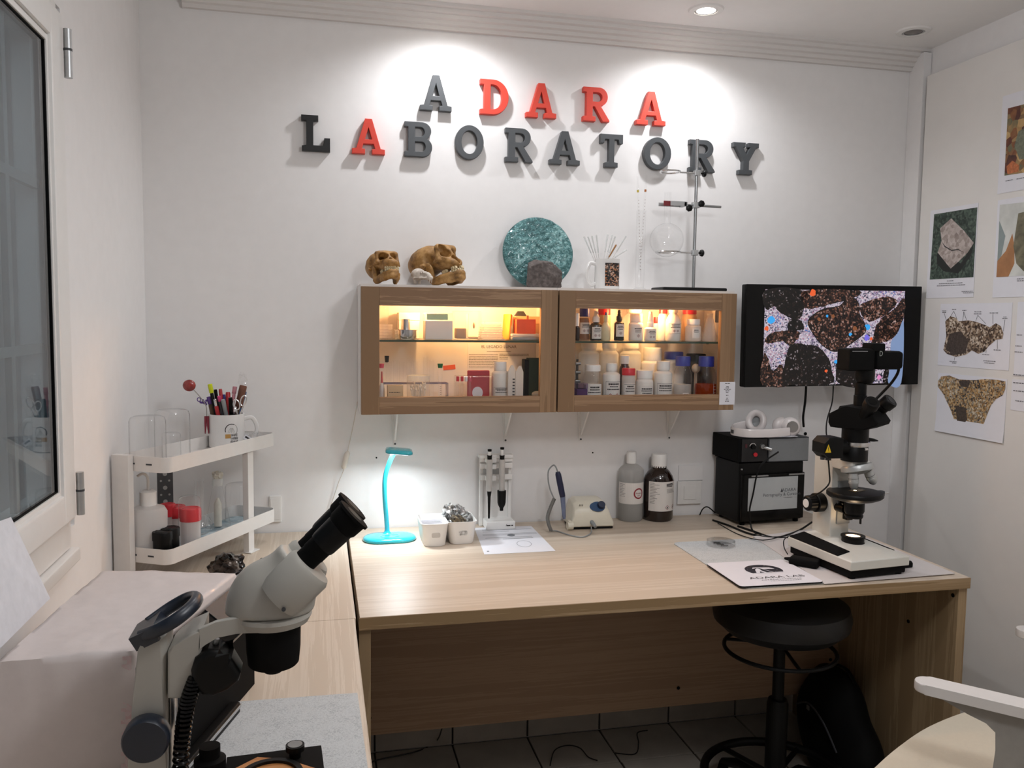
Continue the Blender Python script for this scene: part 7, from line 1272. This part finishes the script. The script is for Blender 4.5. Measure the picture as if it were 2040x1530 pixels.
# carrying handle: flat loop
hb = [(273, 1254), (275, 1236), (300, 1212), (340, 1186), (372, 1172), (392, 1176), (397, 1196), (388, 1218), (355, 1245), (330, 1264), (285, 1274)]
P0h = V((PT(275, 1262, Y=SYc).x-SO.x, 0, PT(275, 1262, Y=SYc).z-SO.z)); P1h = V((PT(392, 1195, Y=SYc).x-SO.x, 0, PT(392, 1195, Y=SYc).z-SO.z)); dx = (P1h-P0h); Lh = dx.length; ux = dx.normalized(); uz = V((-ux.z, 0, ux.x)); hm = MX(((ux.x, 0, uz.x, P0h.x), (0, 1, 0, 0), (ux.z, 0, uz.z, P0h.z), (0, 0, 0, 1)))
loop = spl([(.010, -.024, 0), (Lh*.45, -.042, 0), (Lh*.75, -.041, 0), (Lh*.95, -.022, 0), (Lh, 0, 0), (Lh*.95, .022, 0), (Lh*.75, .041, 0), (Lh*.45, .042, 0), (.010, .024, 0)], 6); b = MB(); b.tube([hm @ v for v in loop], .0066, 12, flat=1.35); b.loft([[tuple(hm @ V((x, y, z))) for x, y in ((-.004, -.028), (Lh*.36, -.040), (Lh*.36, .040), (-.004, .028))] for z in (-.014, .006)]); obj('handle', b, NAVY, t, smooth=50)
# focus knobs
kx, kz = PT(288, 1480, Y=yN-.03).x-SO.x, PT(288, 1480, Y=yN-.03).z-SO.z
for s in (-1, 1): obj('focus_knob', MB().lathe([(.014, 0), (.026, .002), (.0295, .008), (.0295, .026), (.027, .030), (0, .031)], 36, FR((kx, s*.032, kz), (kx, s*.1, kz))), NAVY, t)
# base and stage, mostly below the frame
bz0 = PT(545, 1530, Y=SYc).z-SO.z
obj('base', MB().box(-.19, .07, -.12, .030, .0, .020, .008), SG, t)
st = part('stage_plate', (0, 0, 0), t); c4 = [PT(466, 1506, Z=ZD+.04), PT(640, 1484, Z=ZD+.04)]
sm = TR(c4[0].x-SO.x, c4[0].y-SO.y, .037) @ RZ(math.degrees(math.atan2(c4[1].y-c4[0].y, c4[1].x-c4[0].x))); wS = (c4[1]-c4[0]).length
obj('plate', MB().box(-.01, wS, -.15, 0, -.006, 0, .001, m=sm), BLACKM, st); obj('post', MB().cyl(tuple(sm @ V((wS*.5, -.07, -.030))), tuple(sm @ V((wS*.5, -.07, -.006))), .05, n=24), BLACK, st)
kn = PT(588, 1508, Z=ZD+.04)-SO; obj('clip_knob', MB().cyl((kn.x, kn.y, .037), (kn.x, kn.y, .048), .0085, n=20).cyl((kn.x, kn.y, .048), (kn.x, kn.y, .056), .0135, n=24), BLACK, st); obj('knob_face', MB().cyl((kn.x, kn.y, .0561), (kn.x, kn.y, .0568), .0105, n=24), STEEL, st)
oc = PT(540, 1522, Z=ZD+.04)-SO; obj('orange_plate', MB().prism([(-.085, -.04), (-.02, .018), (.02, .004), (.075, -.04), (.03, -.09), (-.05, -.09)], .003, TR(oc.x, oc.y, .0375), .0006), WOOD('orange_wood', '#c98a52', '#b5763f', 'x', .5), st); obj('centre_ring', MB().lathe([(.036, .0406), (.036, .045), (.044, .045), (.046, .0406)], 32, TR(oc.x+.002, oc.y-.042, 0), caps=(0, 0)), BLACK, st)
kk = PT(420, 1508, Z=ZD+.05)-SO; obj('brightness_knob', MB().cyl((kk.x, kk.y-.01, .018), (kk.x, kk.y-.01, .050), .022, n=28).cyl((kk.x, kk.y-.01, .050), (kk.x, kk.y-.01, .053), .022, .016, n=28).cyl((kk.x, kk.y-.01, .053), (kk.x, kk.y-.01, .069), .0145, n=24), BLACKM, t)
# oblique lamp with coiled cord
lp = part('spot_lamp', tuple(-SO), t)
yl = SYc-.02; S_ = lambda x, y, yy=yl: PT(x, y, Y=yy)
P_ = [(S_(x, y).x, S_(x, y).z) for x, y in ((392, 1300), (418, 1282), (440, 1283), (455, 1302), (464, 1300), (482, 1330), (478, 1345), (458, 1362), (430, 1374), (405, 1372), (388, 1350), (384, 1325))]; b = MB(); b.prism(P_[::-1], .05, TR(0, yl+.025, 0) @ YZ, .009, 3); obj('head', b, BLACK, lp); obj('mount', MB().tube([S_(428, 1290), S_(432, 1272)], .004, 8), STEEL, lp)
core = spl([S_(392, 1345, yl-.012), S_(378, 1385, yl-.02), S_(368, 1430, yl-.02), S_(362, 1490, yl-.02), S_(358, 1560, yl-.02)], 60); hel = []
for i, q in enumerate(core): a_ = i*.62; hel.append(q+V((.0085*math.cos(a_), .0085*math.sin(a_), 0)))
obj('coiled_cord', MB().tube(hel, .0030, 6), BLACKG, lp)
# ---------------------------------------------------------------- prints on the right-hand board
PX = 1.953
def PR(x, y): q = PT(x, y, X=PX); return q.y, q.z
GRN = SPECK('photo_moss', ['#1e2a24', '#2c3a33', '#3d4d43', '#56665a', '#2a362f'], 140, .5, scale2=14); STN = SPECK('photo_stone', ['#8d807a', '#a2958e', '#b5a9a3', '#c4b9b4', '#9a8d86'], 90, .5, scale2=10); DRKP = PL('photo_shadow', '#1b1f1d', .5)
THS = SPECK('photo_section', ['#2c231c', '#4b3c30', '#6b5746', '#8c765f', '#b6a48e', '#d8cbb9'], 170, .5, scale2=16); THB = SPECK('photo_section_warm', ['#20242a', '#4a4440', '#8a6a42', '#b38c58', '#cdb48c', '#7a7468', '#d9cdb8'], 200, .5, scale2=9); SECT = SPECK('photo_colours', ['#2a1712', '#5c2a1c', '#8a5a32', '#5e6048', '#a98452', '#c9a873'], 45, .5, scale2=8)
def sheet(label, y0, y1, z0, z1, curl=0):
    t = thing('print_sheet', label, 'print', (PX, (y0+y1)/2, (z0+z1)/2), group='printed sheets on the white board'); hy, hz = (y1-y0)/2, (z1-z0)/2
    b = MB(); n = 8; rs = []
    for i in range(n+1):
        z = -hz+2*hz*i/n; off = -.0012-curl*max(0, (1-i/n)-.6)**2*2.2; rs.append([(off, -hy, z), (off, hy, z), (off+.0004, hy, z), (off+.0004, -hy, z)])
    b.loft(rs); obj('sheet', b, PAPER, t); return t
def pr_poly(name, t, pts, mat, lay=1, px_=True):
    q = [(PR(x, y)[0]-t.location.y, PR(x, y)[1]-t.location.z) for x, y in pts] if px_ else pts
    obj(name, (lambda b: (b.poly([(-.0016-.0002*lay, y, z) for y, z in q]), b)[-1])(MB()), mat, t, smooth=0)
def pr_lines(t, rows, seed=1, h=.0022, mat=None):
    b = MB(); m_ = MX(((0, 0, -1, -.0022), (-1, 0, 0, 0), (0, 1, 0, 0), (0, 0, 0, 1)))
    for i, (x, y, w) in enumerate(rows): u, z = PR(x, y); u -= t.location.y; z -= t.location.z; b.lines(-u-w/2, -u+w/2, z, h, m_, seed*9+i)
    obj('print', b, mat or INKL, t)
# stone on moss
t = sheet('print of a pale angular stone on dark green moss', -.372, -.153, 1.523, 1.825)
pr_poly('photo', t, [(1862, 427), (1948, 413), (1940, 552), (1853, 557)], GRN); pr_poly('stone_shadow', t, [(1868, 505), (1880, 500), (1915, 525), (1938, 490), (1941, 485), (1935, 510), (1910, 545), (1880, 540), (1867, 525)], DRKP, 2); pr_poly('stone', t, [(1896, 435), (1922, 460), (1941, 484), (1929, 503), (1912, 520), (1895, 535), (1888, 527), (1869, 503), (1877, 480), (1874, 455), (1885, 445)], STN, 3)
pr_poly('crack', t, [(1877, 481), (1884, 490), (1897, 498), (1910, 496), (1923, 504), (1910, 498), (1897, 500), (1883, 492)], DRKP, 4); pr_lines(t, [(1894, 560, .03), (1895, 565, .11), (1895, 569, .13), (1928, 581, .05), (1930, 584, .045)], 1)
# labelled thin section
t = sheet('print of a labelled brown thin section with pointer lines', -.533, -.226, 1.294, 1.503)
pr_poly('section', t, [(1884, 640), (1894, 630), (1905, 633), (1911, 640), (1930, 638), (1945, 641), (1965, 648), (1972, 652), (1985, 644), (1995, 650), (2000, 665), (1998, 675), (1985, 677), (1970, 690), (1963, 700), (1950, 705), (1937, 698), (1925, 707), (1905, 711), (1887, 705), (1880, 697), (1886, 670)], THS, 1)
pr_poly('dark_area', t, [(1892, 665), (1915, 660), (1930, 680), (1925, 703), (1900, 708), (1885, 695)], PL('section_shade', '#4a3f37', .6, var=.4, sc=200), 2); b = MB()
for (x0, y0, x1, y1) in ((1882, 624, 1887, 640), (1901, 620, 1893, 633), (1901, 620, 1908, 636), (1921, 621, 1919, 640), (1921, 621, 1927, 639), (1949, 628, 1945, 639), (1949, 628, 1965, 645), (1979, 626, 1979, 645), (2003, 637, 2000, 660), (1988, 677, 1988, 695), (1966, 698, 1965, 703), (1903, 712, 1902, 718)):
    p, q = V((0, *PR(x0, y0))), V((0, *PR(x1, y1))); n_ = V((0, -(q-p).z, (q-p).y)).normalized()*.0006; b.add([(-.0022, v.y-t.location.y, v.z-t.location.z) for v in (p-n_, q-n_, q+n_, p+n_)], [(0, 1, 2, 3)])
obj('pointers', b, INK, t); pr_lines(t, [(1882, 620, .022), (1882, 623, .018), (1902, 617, .02), (1922, 619, .018), (1949, 622, .03), (1949, 626, .034), (1981, 624, .034), (2003, 632, .012), (2003, 635, .02), (1988, 698, .03), (1965, 707, .03), (1900, 721, .034), (1902, 724, .02), (1972, 720, .05), (1972, 724, .04)], 2)
# triangular section
t = sheet('print of a triangular sand-coloured rock section', -.53, -.232, 1.068, 1.268, .012)
pr_poly('section', t, [(1870, 758), (1876, 750), (1892, 748), (1912, 756), (1930, 757), (1945, 757), (1965, 755), (1990, 757), (2004, 760), (2004, 775), (1998, 788), (1985, 795), (1975, 808), (1968, 825), (1955, 860), (1935, 865), (1912, 860), (1905, 845), (1894, 815), (1880, 785), (1869, 770)], THB, 1)
pr_poly('dark_patch', t, [(1910, 758), (1935, 758), (1930, 772), (1915, 770)], PL('section_shade', '#4a3f37'), 2); pr_poly('dark_patch', t, [(1904, 808), (1925, 812), (1928, 835), (1915, 855), (1908, 842)], PL('section_shade', '#4a3f37'), 2); pr_lines(t, [(1982, 866, .05), (1984, 870, .04), (1984, 874, .03)], 3)
# upper right: colourful section, hand with stone (both run out of the frame)
t = sheet('print of a reddish brown crystal mosaic at the edge of the frame', -.66, -.448, 1.842, 2.14)
pr_poly('photo', t, [(2009, 216), (2110, 190), (2100, 335), (2002, 350)], SECT, 1); pr_poly('grey_grain', t, [(2030, 262), (2060, 245), (2060, 315), (2032, 318), (2022, 290)], PL('grain_grey', '#6f7360', .5, var=.3, sc=120), 2); pr_poly('orange_grain', t, [(2006, 332), (2018, 320), (2032, 330), (2030, 342), (2008, 347)], PL('grain_orange', '#b96a3c', .5, var=.3, sc=120), 2); pr_lines(t, [(2012, 360, .03), (2034, 356, .03)], 4)
t = sheet('print of a hand holding a grey stone', -.66, -.452, 1.520, 1.822)
pr_poly('photo', t, [(1993, 408), (2110, 396), (2100, 546), (1986, 552)], PL('photo_sky', '#cfd1cc', .5, var=.15, sc=14), 1); pr_poly('slope', t, [(1992, 440), (2004, 470), (1996, 510), (1988, 520)], PL('photo_grey', '#8b9796', .5), 2); pr_poly('sleeve', t, [(2005, 500), (2018, 465), (2022, 490), (2022, 525), (2010, 551), (1986, 552), (1988, 520)], PL('skin_print', '#a8774f', .5, var=.15, sc=30), 3); pr_poly('stone', t, [(2030, 425), (2060, 418), (2060, 545), (2040, 540), (2026, 525), (2020, 490)], PL('photo_rock', '#6f6a55', .5, var=.4, sc=40), 4); pr_lines(t, [(2035, 556, .03), (2035, 560, .03)], 5)
t = sheet('plain white diagram sheet at the edge of the frame', -.70, -.553, 1.28, 1.505); pr_lines(t, [(2032, 668, .02), (2030, 690, .025), (2030, 702, .03)], 6)
t = sheet('small striped list sheet under the diagram sheet at the edge of the frame', -.70, -.549, 1.175, 1.27); pr_lines(t, [(2030, 748, .04), (2030, 764, .04), (2030, 780, .04), (2032, 800, .03)], 7, .003)
# ---------------------------------------------------------------- stool under the desk
sy = -.60; c = PT(1560, 1240, Y=sy); sx = PT(1549, 1400, Y=sy).x; t = thing('stool', 'black round swivel stool pushed under the desk', 'stool', (sx, sy, .0)); zs = .555; R_ = .192
obj('seat', MB().lathe([(0, zs-.035), (.06, zs-.03), (R_*.82, zs+.002), (R_*.98, zs+.03), (R_, zs+.055), (R_*.96, zs+.082), (R_*.8, zs+.098), (0, zs+.10)], 48), PL('stool_vinyl', '#0d0d0e', .45), t); obj('height_ring', MB().tube([(.155*math.cos(2*PI*i/48), .155*math.sin(2*PI*i/48), zs-.055) for i in range(48)], .006, 8, closed=True), BLACK, t)
for a_ in (20, 140, 260): a_ = math.radians(a_); obj('ring_spoke', MB().cyl((.02*math.cos(a_), .02*math.sin(a_), zs-.04), (.155*math.cos(a_), .155*math.sin(a_), zs-.055), .005, n=8), BLACK, t)
obj('gas_lift', MB().cyl((0, 0, .33), (0, 0, zs-.03), .0165, n=20), BLACK, t); obj('column', MB().lathe([(.03, .06), (.03, .34), (.026, .352), (0, .352)], 24), BLACK, t)
obj('foot_ring', MB().tube([(.200*math.cos(2*PI*i/56), .200*math.sin(2*PI*i/56), .12) for i in range(56)], .013, 10, closed=True), BLACK, t)
for k in range(5):
    a_ = 2*PI*k/5+.5; d = V((math.cos(a_), math.sin(a_), 0)); obj('leg', MB().tube([d*.02+V((0, 0, .085)), d*.14+V((0, 0, .085)), d*.235+V((0, 0, .045))], [.022, .018, .012], 10), BLACK, t); obj('glide', MB().lathe([(.018, .002), (.018, .02), (.012, .045), (0, .045)], 16, TR(d.x*.235, d.y*.235, 0)), BLACKM, t)
    if k < 3: a2 = a_+.2; e = V((math.cos(a2), math.sin(a2), 0)); obj('ring_arm', MB().cyl(tuple(e*.03+V((0, 0, .12))), tuple(e*.196+V((0, 0, .12))), .008, n=8), BLACK, t)
# black bag
bg = thing('backpack', 'black backpack on the floor against the right desk panel', 'bag', (1.472, -.45, .0), 0)
def bag(X, Y, Z):
    d = sEll((0, .03, .16), (.083, .15, .19))(X, Y, Z); d = smin(d, sEll((-.01, -.10, .10), (.075, .11, .13))(X, Y, Z), .05); d = smax(d, -Z+.002, .01); return d+.004*np.sin(X*40+Z*20)*np.sin(Y*35)
sdf_obj('body', bag, (-.12, -.25, -.02), (.12, .22, .40), 46, BLACKM, bg); obj('zip', MB().tube(spl([(-.087, .10, .20), (-.088, .03, .235), (-.087, -.05, .21), (-.085, -.12, .15)], 6), .003, 6), DGREY, bg); obj('zip_pull', MB().box(-.093, -.089, .02, .034, .215, .230, .001), STEEL, bg); obj('strap', MB().tube(spl([(-.03, .06, .335), (-.01, .02, .36), (.01, -.02, .355), (.02, -.05, .32)], 6), .008, 8, flat=.4), BLACKM, bg)
# loose wires on the floor
FW = PL('wire_brown', '#1a1512', .5)
cord('thin dark wire hanging behind the desk panel and lying along the baseboard', [PT(881, 1440, Y=-.24), PT(880, 1452, Y=-.22), PT(868, 1478, Z=.003), PT(830, 1497, Z=.003), PT(760, 1512, Z=.003), PT(740, 1518, Z=.003)], .0022, FW, grp='thin floor wires')
cord('thin dark wire curling on the floor tiles before the baseboard', [PT(1096, 1525, Z=.003), PT(1105, 1495, Z=.003), PT(1130, 1485, Z=.003), PT(1155, 1490, Z=.003), PT(1172, 1508, Z=.003), PT(1190, 1515, Z=.003)], .0018, FW, grp='thin floor wires')
cord('thin dark wire running forward on the floor tiles near the stool', [PT(1225, 1500, Z=.003), PT(1265, 1502, Z=.003), PT(1272, 1480, Z=.003), PT(1270, 1460, Z=.003), PT(1290, 1455, Z=.003)], .0018, FW, grp='thin floor wires')
# ---------------------------------------------------------------- white chair
CW = PL('chair_white_plastic', '#d3cfcc', .45, var=.01); CS = PL('chair_leather', '#d2c7b4', .5, var=.02, sc=120, bmp=.1); CG = PL('chair_bracket', '#8f8c88', .7)
ch = thing('armchair', 'white office armchair with a cream seat at the front right', 'chair', (1.36, -1.33, 0), 25)
CI = (MX.Translation((1.36, -1.33, 0)) @ RZ(25)).inverted()
A0, A1 = PT(1822, 1350, Z=.67), PT(2040, 1401, Z=.67); d = (A1-A0).normalized(); e = V((-d.y, d.x, 0)); wA = .027; L_ = .34
def armrest(off):
    out = [A0+off+d*(.026+.026*math.cos(math.radians(a_)))+e*(wA*math.sin(math.radians(a_))) for a_ in range(90, 271, 15)]+[A0+off+d*(L_*1-.02+.026+.026*math.cos(math.radians(a_)))+e*(wA*math.sin(math.radians(a_))) for a_ in range(-90, 91, 15)]
    P_ = [CI @ v for v in out]; obj('armrest', MB().prism([(v.x, v.y) for v in P_], .022, TR(0, 0, .648), .004, 2), CW, ch)
    def onp(x, y):      # where the sight line of a pixel meets the upright plane of the arm
        r_ = ray(x, y); k_ = (A0-CAM).dot(e)/r_.dot(e); q = CAM+r_*k_; return (q-A0).dot(d), q.z
    pr_ = [onp(x, y) for x, y in ((1862, 1378), (1900, 1402), (1932, 1420), (1966, 1437), (1984, 1455), (1984, 1490), (1974, 1560))]; pr_ = [(u, min(z, .648)) for u, z in pr_]; pr_[0] = (pr_[0][0], .648)
    pr_ = pr_+[(pr_[-1][0]+.004, .42), (L_*.86, .42), (L_*.92, .648)]
    obj('arm_bracket', MB().loft([[CI @ (A0+off+d*u+e*(s_*.012)+V((0, 0, z-.67))) for u, z in pr_] for s_ in (-1, 1)]), CG, ch)
armrest(V((0, 0, 0))); armrest(V((.47, .22, 0)))
S0 = [CI @ PT(x, y, Z=.47) for x, y in ((1690, 1585), (1742, 1530), (1790, 1488), (1850, 1448), (1928, 1417), (1990, 1408))]
w_ = S0[-1]; ol = spl(S0, 5)+[V((w_.x+.05, w_.y-.04, 0)), V((w_.x+.06, w_.y-.40, 0)), V((w_.x+.0, w_.y-.46, 0)), V((S0[0].x+.02, w_.y-.46, 0)), V((S0[0].x-.02, w_.y-.36, 0))]
P_ = [(v.x, v.y) for v in ol]; ar_ = sum(P_[i][0]*P_[(i+1) % len(P_)][1]-P_[(i+1) % len(P_)][0]*P_[i][1] for i in range(len(P_))); P_ = P_ if ar_ > 0 else P_[::-1]
obj('seat', MB().prism(P_, .07, TR(0, 0, .40), .016, 4), CS, ch)
cx_ = sum(x for x, y in P_)/len(P_); cy_ = w_.y-.24
obj('backrest', MB().box(cx_-.2, cx_+.2, cy_-.27, cy_-.23, .5, .95, .02), CS, ch); obj('back_support', MB().box(cx_-.03, cx_+.03, cy_-.30, cy_-.275, .36, .7, .004), CW, ch); obj('seat_plate', MB().box(cx_-.05, cx_+.05, cy_-.30, cy_+.08, .375, .399, .004), CW, ch)
obj('column', MB().cyl((cx_, cy_, .08), (cx_, cy_, .38), .026, n=18), CG, ch)
for k in range(5):
    a_ = 2*PI*k/5+.3; q = V((math.cos(a_), math.sin(a_), 0)); lg_ = V((cx_, cy_, 0)); obj('leg', MB().tube([lg_+q*.02+V((0, 0, .085)), lg_+q*.26+V((0, 0, .06))], [.024, .016], 10), CW, ch); obj('caster', MB().cyl(tuple(lg_+q*.26+V((-.012*q.y, .012*q.x, .026))), tuple(lg_+q*.26+V((.012*q.y, -.012*q.x, .026))), .024, n=16), BLACKM, ch)
